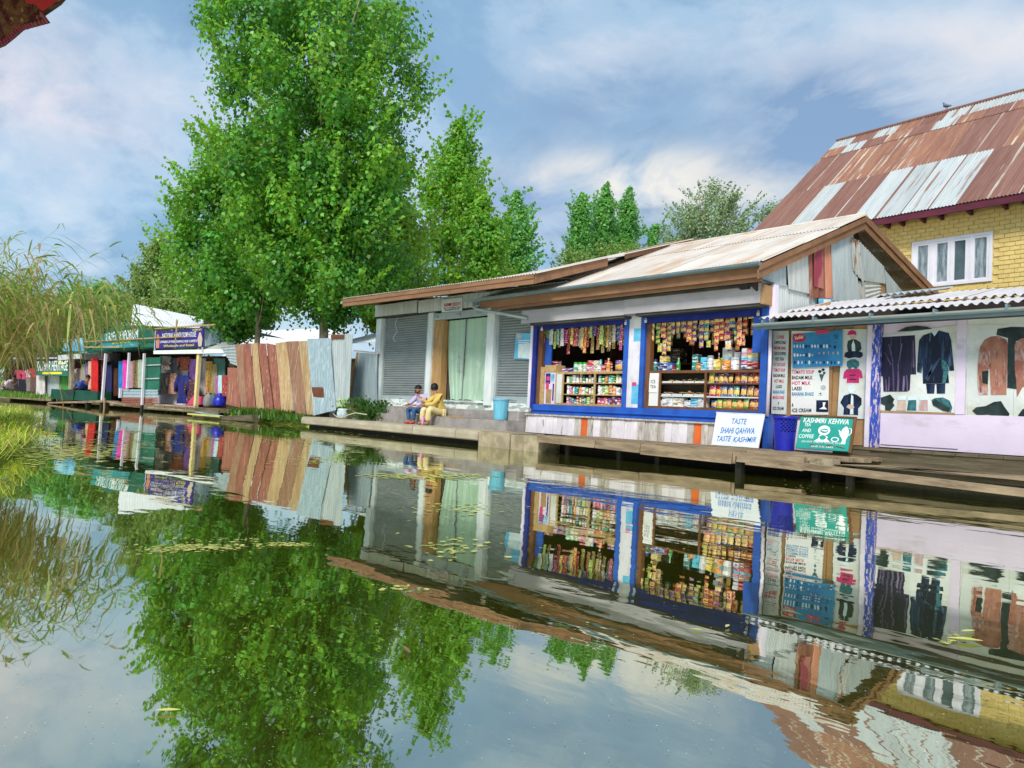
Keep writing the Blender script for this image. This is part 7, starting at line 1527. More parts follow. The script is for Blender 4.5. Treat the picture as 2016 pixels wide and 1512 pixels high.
for (x0, y0, x1, y1, w, m) in ((200, 380, 250, 600, 12, 'fold_violet'), (250, 600, 262, 985, 16, 'fold_violet'), (370, 370, 320, 640, 10, 'fold_violet'), (320, 640, 322, 985, 16, 'fold_violet'), (140, 480, 230, 650, 9, 'fold_violet'), (395, 790, 385, 985, 18, 'fold_violet'), (430, 780, 440, 985, 14, 'fold_violet'), (205, 800, 195, 985, 16, 'fold_violet'), (160, 830, 165, 985, 12, 'fold_violet'), (515, 330, 520, 680, 14, 'fold_violet'),
                           (690, 360, 680, 560, 22, 'fold_blue'), (900, 340, 890, 560, 26, 'fold_blue'), (860, 560, 680, 830, 26, 'fold_blue'), (610, 400, 590, 620, 18, 'fold_blue'), (1000, 420, 1015, 660, 18, 'fold_blue'), (760, 640, 700, 850, 20, 'fold_blue')):
    blob(t, o, 'printed_fold', ((x0 - w * .4, y0), (x0 + w * .4, y0), ((x0 + x1) / 2 + w, (y0 + y1) / 2), (x1 + w * .6, y1), (x1 - w * .6, y1), ((x0 + x1) / 2 - w * .6, (y0 + y1) / 2)), m, 13.275, cP, .0085)
t, o = poster('garment_poster', 'second pale poster of rust brown leather jackets and a cap', 'poster', (cP(1220, 1380), cP(2080, 1425), cP(2080, 110), cP(1180, 130)), 13.29, 'poster_pale')
blob(t, o, 'printed_jacket', ((1345, 900), (1350, 600), (1375, 420), (1440, 320), (1520, 280), (1620, 270), (1720, 320), (1750, 420), (1725, 780), (1720, 1035), (1520, 1035), (1505, 760), (1500, 610), (1480, 730), (1480, 1035), (1365, 1035)), 'print_rust', 13.29, cP); blob(t, o, 'printed_lining', ((1730, 945), (1740, 300), (1590, 260), (1605, 180), (1780, 155), (2060, 160), (2060, 280), (1840, 340), (1830, 600), (1850, 960)), 'print_black', 13.29, cP, .0045)
blob(t, o, 'printed_jacket', ((1830, 700), (1828, 380), (1900, 310), (2060, 280), (2060, 900), (1930, 930), (1860, 1060), (1852, 880)), 'print_rust', 13.29, cP, .009); blob(t, o, 'printed_sleeve_gap', ((1405, 730), (1490, 720), (1480, 900), (1410, 880)), 'print_black', 13.29, cP, .008)
blob(t, o, 'printed_cap', ((1278, 1240), (1330, 1195), (1450, 1180), (1560, 1125), (1650, 1115), (1695, 1190), (1760, 1280), (1750, 1315), (1640, 1330), (1480, 1290), (1340, 1300)), 'print_black', 13.29, cP); blob(t, o, 'printed_shoe', ((1870, 1300), (1930, 1220), (2060, 1180), (2060, 1300), (1910, 1345)), 'print_black', 13.29, cP); blob(t, o, 'fold_line', ((1815, 960), (1820, 960), (1820, 1405), (1815, 1405)), 'poster_grey', 13.29, cP)
for y in (1330, 1346): blob(t, o, 'printed_text_bar', ((1255, y - 4), (1365, y - 4), (1365, y + 4), (1255, y + 4)), 'print_pale', 13.29, cP)
for (x0, y0, x1, y1, w) in ((1420, 420, 1480, 600, 22), (1500, 460, 1510, 680, 20), (1560, 440, 1590, 560, 26), (1690, 500, 1690, 860, 20), (1400, 600, 1500, 700, 18), (1580, 700, 1600, 900, 22), (1380, 780, 1390, 1000, 18), (1900, 420, 1960, 600, 28), (1960, 600, 1940, 860, 26), (1640, 300, 1720, 380, 18)):
    blob(t, o, 'printed_fold', ((x0 - w * .4, y0), (x0 + w * .4, y0), ((x0 + x1) / 2 + w, (y0 + y1) / 2), (x1 + w * .6, y1), (x1 - w * .6, y1), ((x0 + x1) / 2 - w * .6, (y0 + y1) / 2)), 'fold_rust', 13.29, cP, .0125)
# sky poster on the right shutter, shop name board
t, o = poster('torn_poster', 'torn sky blue poster on the right hand roller shutter', 'poster', (c3(1520, 738), c3(1700, 748), c3(1698, 515), c3(1538, 515)), 13.19, 'poster_cyan')
for pts, m in ((((1560, 610), (1700, 600), (1698, 742), (1555, 730)), 'print_pale'), (((1545, 520), (1580, 520), (1588, 555), (1560, 565), (1542, 550)), 'print_skin'), (((1665, 520), (1695, 500), (1702, 570), (1680, 585)), 'print_skin'), (((1672, 590), (1700, 585), (1698, 640), (1680, 630)), 'print_navy')): pprint_(t, o, 'printed_patch', [c3(*p) for p in pts], m, 13.19)
for i, (y, w) in enumerate(((580, 110), (598, 90))): pprint_(t, o, 'printed_text_bar', [c3(1560, y + 5), c3(1560 + w, y + 3), c3(1560 + w, y - 4), c3(1560, y - 2)], 'ink_white', 13.19)
t, o = poster('name_board', 'white name board with red lettering over the curtained doorway', 'sign', (c3(886, 335), c3(1066, 318), c3(1066, 200), c3(888, 222)), 12.97, 'sign_white')
pline(t, o, 'KASHMIR DELIGHTS', c3(908, 285), c3(1058, 270), .10, 'ink_red', 12.97, bold=.015); pline(t, o, 'Dry Fruits Saffron Spices', c3(905, 305), c3(1058, 290), .045, 'ink_black', 12.97); pline(t, o, 'Floating Market Dal Lake', c3(915, 320), c3(1045, 308), .045, 'ink_black', 12.97)
t, o = poster('plate', 'small painted panel with the word ART half hidden by the gutter pipe', 'sign', (c3(1175, 282), c3(1248, 274), c3(1250, 232), c3(1177, 240)), 12.965, 'galv'); pline(t, o, 'ARTS', c3(1182, 274), c3(1244, 266), .09, 'ink_black', 12.965)

# ------------------------------------------------------------------ standing signboards on the deck
def leaning_board(name, label, bl, br, tr, tl, z, Yb, m):
    """Board leaning back; its foot stands on the deck at Yb. Returns root and a map (u, v) -> local point."""
    P0, P1 = at(*bl, Yb), at(*br, Yb); T0, T1 = at(*tl, Yb + .26), at(*tr, Yb + .26); o = (P0 + P1) / 2; o[2] = z; t = empty(name, tuple(o), 0, label, 'sign')
    c_ = [np.array(p) - o for p in (P0, P1, T1, T0)]; c_[0][2] = max(c_[0][2], .0)
    n_ = np.cross(c_[1] - c_[0], c_[3] - c_[0]); n_ /= np.linalg.norm(n_)
    MB().hexa([p - n_ * .02 for p in c_], c_).build('board', mt[m], t)
    fn = lambda u, v: (c_[0] * (1 - u) + c_[1] * u) * (1 - v) + (c_[3] * (1 - u) + c_[2] * u) * v
    return t, fn, n_
def bl_text(t, fn, n_, body, u0, v0, u1, v1, h, m, bold=.03, shear=0.0):
    h = h * float(np.linalg.norm(fn(u0, 1) - fn(u0, 0))); a, b_ = fn(u0, v0) + n_ * .002, fn(u1, v1) + n_ * .002; up = fn(u0, v0 + .1) - fn(u0, v0)
    return text(body, t, a, b_ - a, up, h, m, width=float(np.linalg.norm(b_ - a)), bold=bold, shear=shear)
t, fn, n_ = leaning_board('tea_sign', 'white signboard in blue capitals leaning on the kiosk skirting', cS(130, 600), cS(710, 642), cS(792, 226), cS(195, 200), .385, 12.60, 'sign_white')
bl_text(t, fn, n_, 'TASTE', .345, .665, .66, .672, .175, 'ink_blue', .009); bl_text(t, fn, n_, 'SHAHI QAHWA', .145, .365, .865, .40, .185, 'ink_blue', .009); bl_text(t, fn, n_, 'TASTE', .085, .115, .40, .135, .165, 'ink_blue', .008, .15); bl_text(t, fn, n_, 'KASHMIR', .445, .12, .925, .155, .165, 'ink_blue', .008, .2)
for (u0, v0, u1, v1) in ((-.012, -.01, 1.012, .012), (-.012, .985, 1.012, 1.01)): MB().hexa([fn(u0, v0), fn(u1, v0), fn(u1, v1), fn(u0, v1)], [fn(u0, v0) + n_ * .006, fn(u1, v0) + n_ * .006, fn(u1, v1) + n_ * .006, fn(u0, v1) + n_ * .006]).build('edge_strip', mt['poster_pale'], t)
t, fn, n_ = leaning_board('kehwa_sign', 'teal signboard with white kehwa lettering and teapots beside the blue basket', cS(1172, 640), cS(1822, 686), cS(1888, 282), cS(1240, 255), .385, 12.45, 'sign_teal')
bl_text(t, fn, n_, 'KASHMIRI', .06, .82, .50, .825, .155, 'ink_white', .012); bl_text(t, fn, n_, 'KEHWA', .55, .815, .935, .815, .165, 'ink_white', .012); bl_text(t, fn, n_, 'TEA', .10, .70, .225, .705, .10, 'ink_white', .008); bl_text(t, fn, n_, 'AND', .075, .515, .245, .52, .11, 'ink_white', .008); bl_text(t, fn, n_, 'COFFEE', .02, .32, .315, .335, .12, 'ink_white', .008)
bl_text(t, fn, n_, 'DO NOT THROW PLASTIC IN LAKE', .10, .19, .93, .20, .06, 'ink_white', .0); bl_text(t, fn, n_, 'SAVE DAL LAKE', .30, .06, .72, .065, .055, 'ink_white', .0)
def bl_shape(name, pts, m, lift): return MB().add([fn(u, v) + n_ * lift for u, v in pts], [tuple(range(len(pts)))]).build(name, mt[m], t)
def ell(cx, cy, rx, ry, n=16): return [(cx + rx * math.cos(a), cy + ry * math.sin(a)) for a in np.linspace(0, 2 * math.pi, n, endpoint=False)]
bl_shape('saucer', ell(.50, .60, .115, .155), 'ink_white', .002); bl_shape('saucer_ring', ell(.505, .585, .080, .072), 'sign_teal', .003); bl_shape('cup', [(.44, .615), (.575, .60), (.56, .575), (.52, .565), (.47, .575)], 'ink_white', .004)
bl_shape('cup', [(.335, .245), (.645, .25), (.575, .34), (.595, .40), (.50, .47), (.43, .45), (.415, .34)], 'ink_white', .002); bl_shape('tea', ell(.495, .375, .065, .075), 'sign_teal', .003); bl_shape('cup', ell(.73, .335, .075, .075), 'ink_white', .002); bl_shape('tea', ell(.73, .335, .055, .05), 'sign_teal', .003)
bl_shape('teapot', [(.845, .22), (.935, .225), (.925, .32), (.95, .42), (.965, .60), (.93, .72), (.90, .76), (.875, .73), (.835, .66), (.825, .56), (.79, .63), (.765, .64), (.78, .59), (.81, .46), (.845, .40), (.865, .32)], 'ink_white', .002)
V = MB(); V.tube([fn(.955, .70) + n_ * .004, fn(1.0, .68) + n_ * .004, fn(1.01, .56) + n_ * .004, fn(.965, .47) + n_ * .004], .009, 5); V.build('teapot_handle', mt['ink_white'], t)
for (u, v, s) in ((.16, .36, .03), (.33, .125, .07), (.5, .09, .08), (.66, .135, .09), (.82, .115, .08), (.90, .09, .05)): bl_shape('rust_tear', [(u - s, v), (u - s * .3, v + .025), (u + s * .2, v + .012), (u + s, v - .01), (u + s * .3, v - .02), (u - s * .5, v - .012)], 'rust_patch', .0035)
fr = MB()
for (u0, v0, u1, v1) in ((.02, 1.05, 1.03, 1.09), (1.0, -.02, 1.045, 1.09)):
    fr.hexa([fn(u0, v0) - n_ * .05, fn(u1, v0) - n_ * .05, fn(u1, v1) - n_ * .05, fn(u0, v1) - n_ * .05], [fn(u0, v0) - n_ * .02, fn(u1, v0) - n_ * .02, fn(u1, v1) - n_ * .02, fn(u0, v1) - n_ * .02])
fr.build('back_frame', mt['brown_frame'], t)

# ------------------------------------------------------------------ baskets, bin, bottle, jar, hose
def basket():
    Yb = 12.50; a, b_ = at(*cS(868, 655), Yb), at(*cS(1125, 668), Yb); c_, d_ = at(*cS(845, 240), Yb), at(*cS(1195, 255), Yb)
    r0, r1 = abs(b_[0] - a[0]) / 2 * 1.02, abs(d_[0] - c_[0]) / 2 * .98; h = c_[2] - .385; r0 *= .87; r1 *= .87; t = empty('laundry_basket', ((a[0] + b_[0]) / 2, Yb + .1, .388), 0, 'tall royal blue plastic basket with pierced sides on the deck', 'basket')
    n, m_ = 40, 16; b = MB()
    for j in range(m_):
        za, zb_ = .04 + (h - .10) * j / m_, .04 + (h - .10) * (j + 1) / m_
        for k in range(n):           # lattice of ribs: every other cell left open
            t0, t1 = 2 * math.pi * k / n, 2 * math.pi * (k + 1) / n; ra, rb = r0 + (r1 - r0) * za / h, r0 + (r1 - r0) * zb_ / h; ra *= .93; rb *= .93
            open_ = (k + (j % 2)) % 2 == 0 and j > 8 and math.cos(t0 + .35) > .45
            if open_: zc = za + (zb_ - za) * .35; zb2 = zc
            else: zb2 = zb_
            b.add([(ra * math.cos(t0), ra * math.sin(t0), za), (ra * math.cos(t1), ra * math.sin(t1), za), (rb * math.cos(t1), rb * math.sin(t1), zb2), (rb * math.cos(t0), rb * math.sin(t0), zb2)], [(0, 1, 2, 3)])
    b.build('mesh_side', mt['basket_blue'], t)['kind'] = 'stuff'
    MB().lathe([(r1 * .92, h - .06), (r1, h - .055), (r1 * 1.02, h - .01), (r1 * .97, h), (r1 * .90, h - .01)], 40).build('rim', mt['basket_blue'], t, smooth=True)
    bpy.data.objects[t.children[-1].name].data.polygons[-1].select = False
    MB().lathe([(r0 * .8, 0), (r0 * .94, .01), (r0 * .95, .05), (r0 * .9, .055)], 40).build('foot', mt['basket_blue'], t)
basket()
p = at(*c3(1395, 1262), 12.60); hb = at(*c3(1400, 1095), 12.6)[2] - .63; rb = (at(*c3(1470, 1100), 12.6)[0] - at(*c3(1328, 1100), 12.6)[0]) / 2 * .64
t = empty('plastic_bin', (p[0], 12.62, .634), 0, 'light blue ribbed plastic bin on the lower stone step', 'bin')
b = MB(); n = 40; V = []; F = []
for j, (r_, z) in enumerate(((.78, 0), (.84, .15 * hb), (.97, .90 * hb), (1.02, .92 * hb), (1.04, hb))):
    for k in range(n): q = r_ * (1 + (.022 if (k // 2) % 2 else 0) * (j < 3)); V.append((rb * q * math.cos(6.2832 * k / n), rb * q * math.sin(6.2832 * k / n), z))
for j in range(4):
    for k in range(n): F.append((j * n + k, j * n + (k + 1) % n, (j + 1) * n + (k + 1) % n, (j + 1) * n + k))
F.append(tuple(range(n - 1, -1, -1))); b.add(V, F).build('tub', mt['bin_sky'], t)
MB().lathe([(rb * .90, hb - .03), (rb * .95, hb + .004), (rb * 1.08, hb + .01), (rb * 1.08, hb - .025)], 32).build('rim', mt['bin_sky'], t)
boxo('liner', -rb * .6, rb * .6, -rb * .6, rb * .6, hb - .06, hb - .05, mt['soffit'], t)
p = at(*cP(0, 0), 12)
def cPP(x, y): return (760 + x * 160 / 2016, 740 + y * 160 / 2016)
p = at(*cPP(905, 1190), 12.0); tag(MB().lathe([(.033, 0), (.036, .02), (.036, .19), (.028, .215), (.018, .225), (.024, .228), (.024, .255), (.012, .26)], 12).build('pink_bottle', mt['pink_plastic'], loc=(p[0], 12.0, .37), smooth=True), 'pink water bottle standing by the men on the curb', 'bottle')
p = at(*c3(20, 1235), 12.05); t = empty('plastic_jar', (p[0], 12.05, .37), 0, 'clear plastic jar at the foot of the galvanised fence', 'jar')
MB().lathe([(.16, 0), (.19, .05), (.19, .22), (.17, .26), (.18, .29), (.15, .33)], 14).build('body', mt['clear_plastic'], t, smooth=True)
hs = MB().tube([tuple(at(*c2(*q), Yq)) for q, Yq in (((1380, 1265), 11.9), ((1420, 1300), 11.75), ((1480, 1310), 11.7), ((1540, 1280), 11.75), ((1620, 1258), 11.85), ((1700, 1270), 11.85), ((1740, 1275), 11.85))], .018, 6).build('garden_hose', mt['hose'], smooth=True); tag(hs, 'pale hose snaking past the plastic jar on the curb', 'hose')
tag(MB().hexa([(-.35, -.06, 0), (.35, -.05, 0), (.35, .08, 0), (-.35, .08, 0)], [(-.33, -.06, .03), (.30, -.05, .025), (.33, .08, .025), (-.33, .08, .03)]).build('wood_offcut', mt['pine_trim'], loc=(at(*c3(1010, 1250), 12.5)[0], 12.5, .632)), 'small pale wooden offcut lying on the step beside the seated man', 'plank')

# ------------------------------------------------------------------ the moored shikara prow, pigeon
bt = empty('shikara_boat', (-30.0, 11.15, 0), R(6), 'flat wooden boat with a pale blue decked prow moored under the fence', 'boat')
def hull():
    n = 14; V = []; F = []
    for i in range(n + 1):
        t_ = i / n; x = -2.6 + 5.0 * t_; w = .42 * math.sin(math.pi * min(1, .12 + t_ * .70)) * (1 - .55 * max(0, t_ - .6)); zr = .12 + .34 * max(0, (t_ - .45)) ** 1.4 * 1.2 + .28 * max(0, .35 - t_)
        for y, z in ((-w, zr), (-w * .75, zr * .4 - .06), (0, zr * .3 - .12), (w * .75, zr * .4 - .06), (w, zr)): V.append((x, y, z))
    for i in range(n):
        for k in range(4): a = i * 5 + k; F.append((a, a + 1, a + 6, a + 5))
    F.append(tuple(range(5))); F.append(tuple(n * 5 + 4 - k for k in range(5)))
    return V, F
V, F = hull(); MB().add(V, F).build('hull', mt['old_beam'], bt)
def deckp(t0, t1, m, lift, name):
    VV = []; FF = []; n = 6
    for i in range(n + 1):
        t_ = t0 + (t1 - t0) * i / n; a = t_ * 14; i0 = min(13, int(a)); f = a - i0
        A = np.array(V[i0 * 5]) * (1 - f) + np.array(V[i0 * 5 + 5]) * f; B = np.array(V[i0 * 5 + 4]) * (1 - f) + np.array(V[i0 * 5 + 9]) * f; VV += [tuple(A + [0, .02, lift]), tuple(B + [0, -.02, lift])]
    for i in range(n): FF.append((2 * i, 2 * i + 1, 2 * i + 3, 2 * i + 2))
    return MB().add(VV, FF).build(name, mt[m], bt)
deckp(.0, .36, 'print_pale', .012, 'prow_deck'); deckp(.08, .26, 'ink_cyan', .018, 'painted_panel')
for i in range(4): t_ = .10 + .045 * i; deckp(t_, t_ + .018, 'print_pale', .022, 'panel_bar')
boxo('rail', -2.4, .4, -.46, -.43, .10, .17, mt['weed_float'], bt)
pg = HF.wld(-1.70, 4.56, 11.25); t = empty('pigeon', tuple(pg), R(150), 'grey pigeon perched on the ridge of the brick house', 'pigeon')
b = MB(); b.tube([(-.20, 0, .07), (-.10, 0, .10), (0, 0, .14), (.08, 0, .18), (.11, 0, .23), (.13, 0, .27), (.15, 0, .285), (.18, 0, .28)], [.012, .035, .062, .060, .035, .030, .028, .008], 9); b.build('body', mt['cloth'], t, smooth=True, color=(.16, .19, .28))
for s in (-1, 1): b = MB(); b.tube([(.05, s * .055, .17), (-.04, s * .06, .13), (-.17, s * .03, .08)], [.02, .035, .008], 6); b.build('wing', mt['cloth'], t, smooth=True, color=(.25, .29, .38)); b = MB(); b.tube([(0, s * .02, .10), (.01, s * .025, .0)], .006, 4); b.build('leg', mt['ink_pink'], t)
# fringe of the boat canopy from under which the picture is taken
cp_ = EYE + ray(30, 20) * 1.15; t = empty('boat_canopy', tuple(cp_), 0, 'brown and red brocade canopy corner with a fringe at the upper left', 'canopy')
def cpt(px, py, d=1.15, back=0.0): return EYE + ray(px, py) * d + FW * back - cp_
edge = [(-260, 190), (-130, 140), (-60, 108), (0, 84), (20, 68), (38, 52), (60, 46), (90, 38), (80, 24), (112, 2), (140, -30), (160, -90), (-260, -90)]
V = [cpt(*p) for p in edge] + [cpt(*p, 1.15, .012) for p in edge]; n = len(edge)
MB().add(V, [tuple(range(n)), tuple(range(2 * n - 1, n - 1, -1))] + [(i, (i + 1) % n, (i + 1) % n + n, i + n) for i in range(n)]).build('valance', M('brocade', (.16, .085, .025), (.07, .012, .010), sc=(60, 60, 60), lo=.42, hi=.58, c=(.34, .22, .10), csc=(90, 90, 90), clo=.60, chi=.66, rough=.8, bump=.5, bsc=(150, 150, 150)), t)
red = [(46, -40), (50, 6), (68, 8), (84, 22), (112, 2), (140, -32), (150, -60)]
MB().add([cpt(*p, 1.146) for p in red] + [cpt(*p, 1.149) for p in red], [tuple(range(7)), tuple(range(13, 6, -1))] + [(i, (i + 1) % 7, (i + 1) % 7 + 7, i + 7) for i in range(7)]).build('red_scallop', mt['shoe_red'], t)
b = MB()
for k in range(34):
    u = k / 33; i = min(7, int(u * 8)); f = u * 8 - i; e0_, e1_ = np.array(edge[i]), np.array(edge[i + 1]); q = e0_ + (e1_ - e0_) * f; b.tube([cpt(*q), cpt(q[0] + 3, q[1] + 6), cpt(q[0] + 2 + (k % 3), q[1] + 10)], [.0022, .0016, .0006], 4)
b.build('fringe', mt['tin_maroon'], t)['kind'] = 'stuff'
MB().hexa([cpt(-260, -90), cpt(160, -90), cpt(160, -90, .55), cpt(-260, -90, .55)], [cpt(-260, -100), cpt(160, -100), cpt(160, -100, .55), cpt(-260, -100, .55)]).build('canopy_roof', mt['shoe_red'], t)
# ------------------------------------------------------------------ people: one skinned body each, clothes and hair as children
def skinned(name, J, E, m, parent, levels=2, root=0):
    """J: list of (x, y, z, radius[, radius2]); E: bones. Grown with a Skin modifier and baked to a plain mesh."""
    me = bpy.data.meshes.new(name); me.from_pydata([j[:3] for j in J], E, []); o = bpy.data.objects.new(name, me); lnk(o)
    md = o.modifiers.new('skin', 'SKIN'); md.use_smooth_shade = True
    if not me.skin_vertices: me.skin_vertices.new()
    for i, j in enumerate(J):
        sv = me.skin_vertices[0].data[i]; sv.radius = (j[3], j[4] if len(j) > 4 else j[3]); sv.use_root = (i == root)
    sb_ = o.modifiers.new('sub', 'SUBSURF'); sb_.levels = sb_.render_levels = levels
    bpy.context.view_layer.update(); dg = bpy.context.evaluated_depsgraph_get(); nm = bpy.data.meshes.new_from_object(o.evaluated_get(dg)); nm.name = name
    bpy.data.objects.remove(o, do_unlink=True); nm.materials.clear(); nm.materials.append(mt[m]); nm.polygons.foreach_set('use_smooth', [True] * len(nm.polygons))
    return place(name, nm, parent=parent)
def hand_joints(J, E, wrist, d, side, pinky=(0, 0, 1), point=False):
    """palm plus five unequal bent fingers rooted in the palm; wrist = index of the wrist joint."""
    w = Vector(J[wrist][:3]); d = Vector(d).normalized(); s = Vector(side).normalized(); nrm = d.cross(s)
    J.append((*(w + d * .055), .024, .016)); p = len(J) - 1; E.append((wrist, p))
    for k, (o_, L_, c_) in enumerate(((-.026, .060, .5), (-.009, .070, .5), (.009, .066, .55), (.026, .052, .6))):
        cu = 0.05 if (point and k == 0) else c_
        a = w + d * .085 + s * o_; b = a + d * L_ * .5 - nrm * L_ * .2 * cu; c2_ = b + d * L_ * .4 * (1 - cu) - nrm * L_ * .5 * cu
        i0 = len(J); J += [(*a, .0095), (*b, .0085), (*c2_, .007)]; E += [(p, i0), (i0, i0 + 1), (i0 + 1, i0 + 2)]
    a = w + d * .045 - s * .034; b = a + d * .03 - s * .018; i0 = len(J); J += [(*a, .011), (*b, .009)]; E += [(p, i0), (i0, i0 + 1)]
def person(label, loc, rz, P, cloth, hairp):
    """P: dict of joint positions in the person's own frame (facing -y)."""
    t = empty('person', loc, rz, label, 'person'); V = lambda k: P[k]
    J = [(*P['pelvis'], .13, .10)]; E = []
    def add(pt, r, par, r2=None): J.append((*pt, r, r2 or r)); E.append((par, len(J) - 1)); return len(J) - 1
    sp = add(P['spine'], .125, 0, .09); ch = add(P['chest'], .15, sp, .10); nk0 = add(P['neck'], .055, ch); nk1 = add(P['skull_base'], .058, nk0); hd = add(P['head'], .082, nk1, .092); tp = add(P['crown'], .066, hd, .07)
    fw = (Vector(P['face_dir'])).normalized(); h = Vector(P['head'])
    ears = fw.cross(Vector((0, 0, 1))).normalized()
    wr = []
    for s in ('l', 'r'):
        sh = add(P['sh_' + s], .055, ch); el = add(P['el_' + s], .042, sh); wi = add(P['wr_' + s], .028, el); wr.append((s, wi))
        hp_ = add(P['hip_' + s], .085, 0); kn = add(P['kn_' + s], .060, hp_); an = add(P['an_' + s], .038, kn); ft = add(P['toe_' + s], .032, an)
    for s, wi in wr: hand_joints(J, E, wi, P['hd_' + s], P.get('sd_' + s, (1, 0, 0)), point=P.get('point') == s)
    body = skinned('body', J, E, 'skin', t)
    # face: nose, eyes, mouth, ears on the head
    up = Vector((0, 0, 1)); f0 = h + fw * .088
    nb = MB(); nb.tube([f0 + up * .022, f0 + fw * .018 - up * .012, f0 - up * .022 + fw * .004], [.008, .014, .010], 6); nb.build('nose', mt['skin'], t, smooth=True)
    for s in (-1, 1):
        MB().lathe([(.0, -.006), (.009, -.003), (.009, .003), (.0, .006)], 8, tuple(f0 + ears * s * .032 + up * .022 - fw * .006)).build('eye', mt['ink_black'], t); MB().beam(f0 + ears * s * .018 + up * .042, f0 + ears * s * .048 + up * .040, .006, .008).build('eyebrow', mt['hair'], t)
        MB().tube([h + ears * s * .086 + up * .03, h + ears * s * .097, h + ears * s * .088 - up * .03], [.012, .018, .010], 6).build('ear', mt['skin'], t)
    MB().beam(f0 + ears * -.024 - up * .045, f0 + ears * .024 - up * .045, .010, .010).build('mouth', mt['tin_maroon'], t)
    # hair and beard
    hb_ = MB(); prof = []; c_ = h + up * .028 - fw * .014
    n_, m_ = 14, 7; VV = []; FF = []
    for j in range(m_ + 1):
        el = math.pi / 2 - j / m_ * (math.pi * hairp.get('drop', .60))
        for k in range(n_):
            az = 2 * math.pi * k / n_; dv = fw * math.cos(az) * math.cos(el) + ears * math.sin(az) * math.cos(el) + up * math.sin(el); fcut = max(0.0, dv.dot(fw)); rr = hairp.get('r', .112) * (1 + .05 * math.sin(5 * az + j))
            if dv.dot(fw) > .35 and el < .45: rr *= .78
            VV.append(c_ + Vector((dv.x * rr, dv.y * rr, dv.z * rr * 1.02)))
    for j in range(m_):
        for k in range(n_): FF.append((j * n_ + k, (j + 1) * n_ + k, (j + 1) * n_ + (k + 1) % n_, j * n_ + (k + 1) % n_))
    hb_.add(VV, FF).build('hair', mt['hair'], t, smooth=True)
    if hairp.get('beard'): MB().tube([h + ears * .075 - up * .02 + fw * .02, h + ears * .055 - up * .075 + fw * .055, h - up * .098 + fw * .075, h - ears * .055 - up * .075 + fw * .055, h - ears * .075 - up * .02 + fw * .02], [.012, .018, .022, .018, .012], 6).build('beard', mt['hair'], t, smooth=True)
    # clothes: looser skins over the same pose
    g_ = .020
    TJ = [(*P['pelvis'], .165, .135), (*P['spine'], .165, .13), (*P['chest'], .19, .14), (*P['collar'], .085, .075)]; TE = [(0, 1), (1, 2), (2, 3)]
    if cloth.get('hem'): TJ += [(*cloth['hem'], .17, .12), (0, .13, .05, .20, .13)]; TE += [(0, len(TJ) - 2), (0, len(TJ) - 1)]
    for s in ('l', 'r'):
        e_ = Vector(P['el_' + s]); w_ = Vector(P['wr_' + s]); cuff = e_ + (w_ - e_) * cloth.get('cuff', .85); i = len(TJ); TJ += [(*P['sh_' + s], .085), (*e_, .064), (*cuff, .052)]; TE += [(2, i), (i, i + 1), (i + 1, i + 2)]
    skinned('shirt', TJ, TE, cloth['top'], t)
    LJ = [(*P['pelvis'], .142, .115)]; LE = []
    for s in ('l', 'r'): k_ = Vector(P['kn_' + s]); a_ = Vector(P['an_' + s]); c3_ = k_ + (a_ - k_) * cloth.get('leg', .92); i = len(LJ); LJ += [(*P['hip_' + s], .10), (*k_, cloth.get('kr', .078)), (*(k_ + (c3_ - k_) * .5), cloth.get('kr', .078) * .92), (*c3_, cloth.get('ar', .058))]; LE += [(0, i), (i, i + 1), (i + 1, i + 2), (i + 2, i + 3)]
    skinned('trousers', LJ, LE, cloth['bottom'], t)
    for s in ('l', 'r'):
        a_, f_ = Vector(P['an_' + s]), Vector(P['toe_' + s]); dn = Vector((0, 0, -.03)); MB().tube([a_ + dn + (a_ - f_).normalized() * .05, a_ + dn, (a_ + f_) / 2 + dn * .7, f_ + dn * .4], [.030, .040, .042, .030], 8).build('shoe', mt[cloth['shoe']], t, smooth=True)
    return t
seat = .63
m1 = at(*cPP(940, 640), 12.52)
P1 = dict(pelvis=(0, .06, .13), spine=(0, .0, .30), chest=(-.01, -.10, .48), collar=(-.01, -.15, .585), neck=(-.01, -.165, .60), skull_base=(-.01, -.19, .665), head=(-.01, -.215, .735), crown=(-.01, -.20, .815), face_dir=(.55, -.85, -.05),
          sh_l=(-.19, -.10, .535), el_l=(-.25, -.30, .33), wr_l=(-.12, -.50, .27), hd_l=(.1, -1, -.1), sh_r=(.18, -.09, .535), el_r=(.24, -.27, .31), wr_r=(.04, -.47, .26), hd_r=(-.5, -1, -.1),
          hip_l=(-.10, .0, .11), kn_l=(-.17, -.42, .17), an_l=(-.12, -.38, -.19), toe_l=(-.13, -.53, -.225), hip_r=(.10, .0, .11), kn_r=(.15, -.42, .17), an_r=(.10, -.38, -.19), toe_r=(.10, -.53, -.225))
person('seated man in a lilac shirt and blue jeans, arms on his knees', (m1[0] + .02, 12.50, seat), R(0), P1, dict(top='shirt_lilac', bottom='jeans', cuff=.45, shoe='shoe_red', kr=.075, ar=.05), dict(r=.108, drop=.52, beard=True))
m2 = at(*cPP(1330, 700), 12.52)
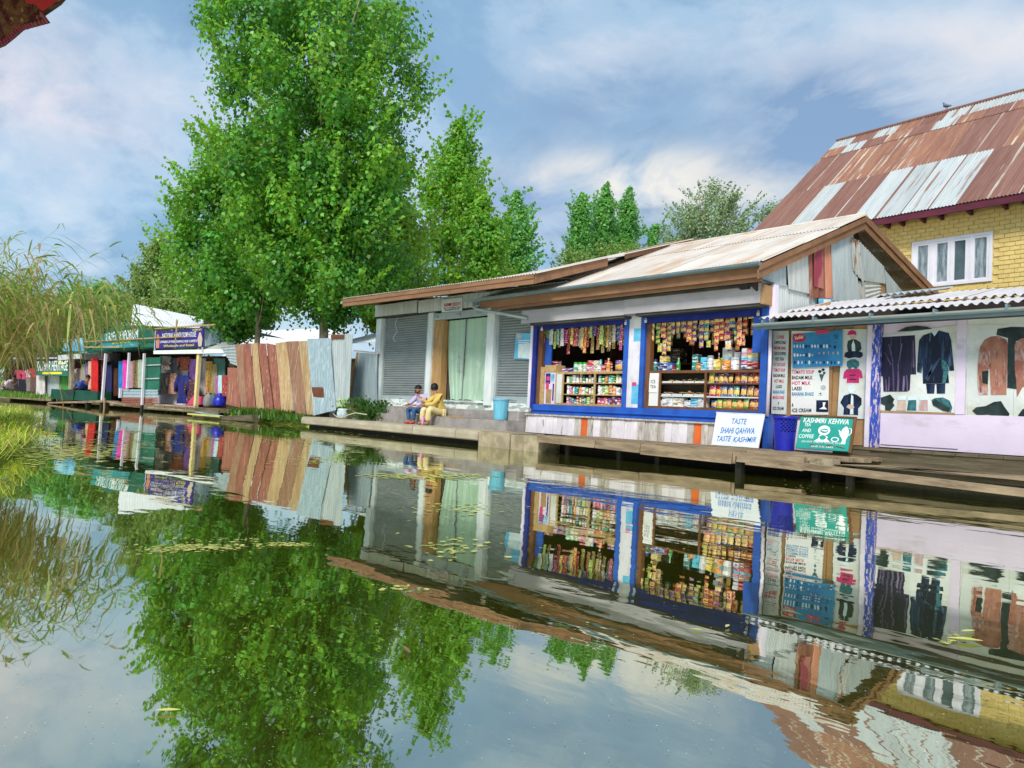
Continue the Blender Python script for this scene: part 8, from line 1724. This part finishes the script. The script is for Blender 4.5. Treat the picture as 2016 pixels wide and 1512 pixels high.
P2 = dict(pelvis=(0, .06, .13), spine=(-.01, .02, .31), chest=(-.04, -.05, .51), collar=(-.07, -.08, .615), neck=(-.08, -.085, .63), skull_base=(-.11, -.10, .70), head=(-.15, -.12, .775), crown=(-.15, -.115, .855), face_dir=(-.92, -.40, -.1),
          sh_l=(-.20, -.02, .56), el_l=(-.30, -.22, .36), wr_l=(-.40, -.36, .50), hd_l=(-.55, -.5, .55), sd_l=(.3, .3, 1), point='l', sh_r=(.15, -.10, .57), el_r=(.14, -.30, .34), wr_r=(-.12, -.44, .31), hd_r=(-.9, -.3, -.15), sd_r=(0, .4, 1),
          hip_l=(-.10, .0, .11), kn_l=(-.20, -.42, .20), an_l=(-.20, -.40, -.19), toe_l=(-.26, -.53, -.225), hip_r=(.10, .0, .11), kn_r=(.12, -.44, .20), an_r=(.10, -.43, -.19), toe_r=(.08, -.57, -.225))
person('seated man in a mustard kurta turned away, raising one hand', (m2[0] + .02, 12.50, seat), R(0), P2, dict(top='kurta', bottom='shalwar', cuff=.92, shoe='shoe_brown', kr=.098, ar=.088, hem=(0, -.16, .10)), dict(r=.122, drop=.70))
# man lounging on the green bench, and one further left
lx = fl(*cL(300, 606), .25); 
PL = dict(pelvis=(0, 0, .14), spine=(.14, 0, .22), chest=(.30, 0, .38), collar=(.36, 0, .48), neck=(.37, 0, .50), skull_base=(.385, 0, .57), head=(.385, 0, .65), crown=(.39, 0, .73), face_dir=(-.8, -.5, -.1),
          sh_l=(.28, -.20, .42), el_l=(.22, -.28, .18), wr_l=(.02, -.26, .14), hd_l=(-1, 0, -.1), sd_l=(0, 1, 0), sh_r=(.28, .20, .42), el_r=(.10, .25, .34), wr_r=(-.12, .15, .40), hd_r=(-1, -.2, .1), sd_r=(0, 1, 0),
          hip_l=(-.04, -.10, .13), kn_l=(-.42, -.12, .42), an_l=(-.66, -.13, .10), toe_l=(-.82, -.14, .10), hip_r=(-.04, .10, .13), kn_r=(-.40, .12, .50), an_r=(-.60, .13, .10), toe_r=(-.76, .13, .10))
zb_ = fl(*cL(240, 604), -.05)[2]
q = FL.wld(lx[0], .25, zb_)
t = person('man in a blue shirt and jeans lounging on the green bench', tuple(q), LZ, PL, dict(top='shirt_blue', bottom='jeans', cuff=.9, shoe='shoe_brown'), dict(r=.112, drop=.6)); t.scale = (1.15,) * 3
lx = fl(*cK(150, 975), .3); q = FL.wld(lx[0], .3, lx[2])
t = person('man in a lavender shirt reclining at the far left edge', tuple(q), LZ, PL, dict(top='shirt_lilac', bottom='shalwar', cuff=.9, shoe='shoe_brown'), dict(r=.112, drop=.6)); t.scale = (1.2,) * 3
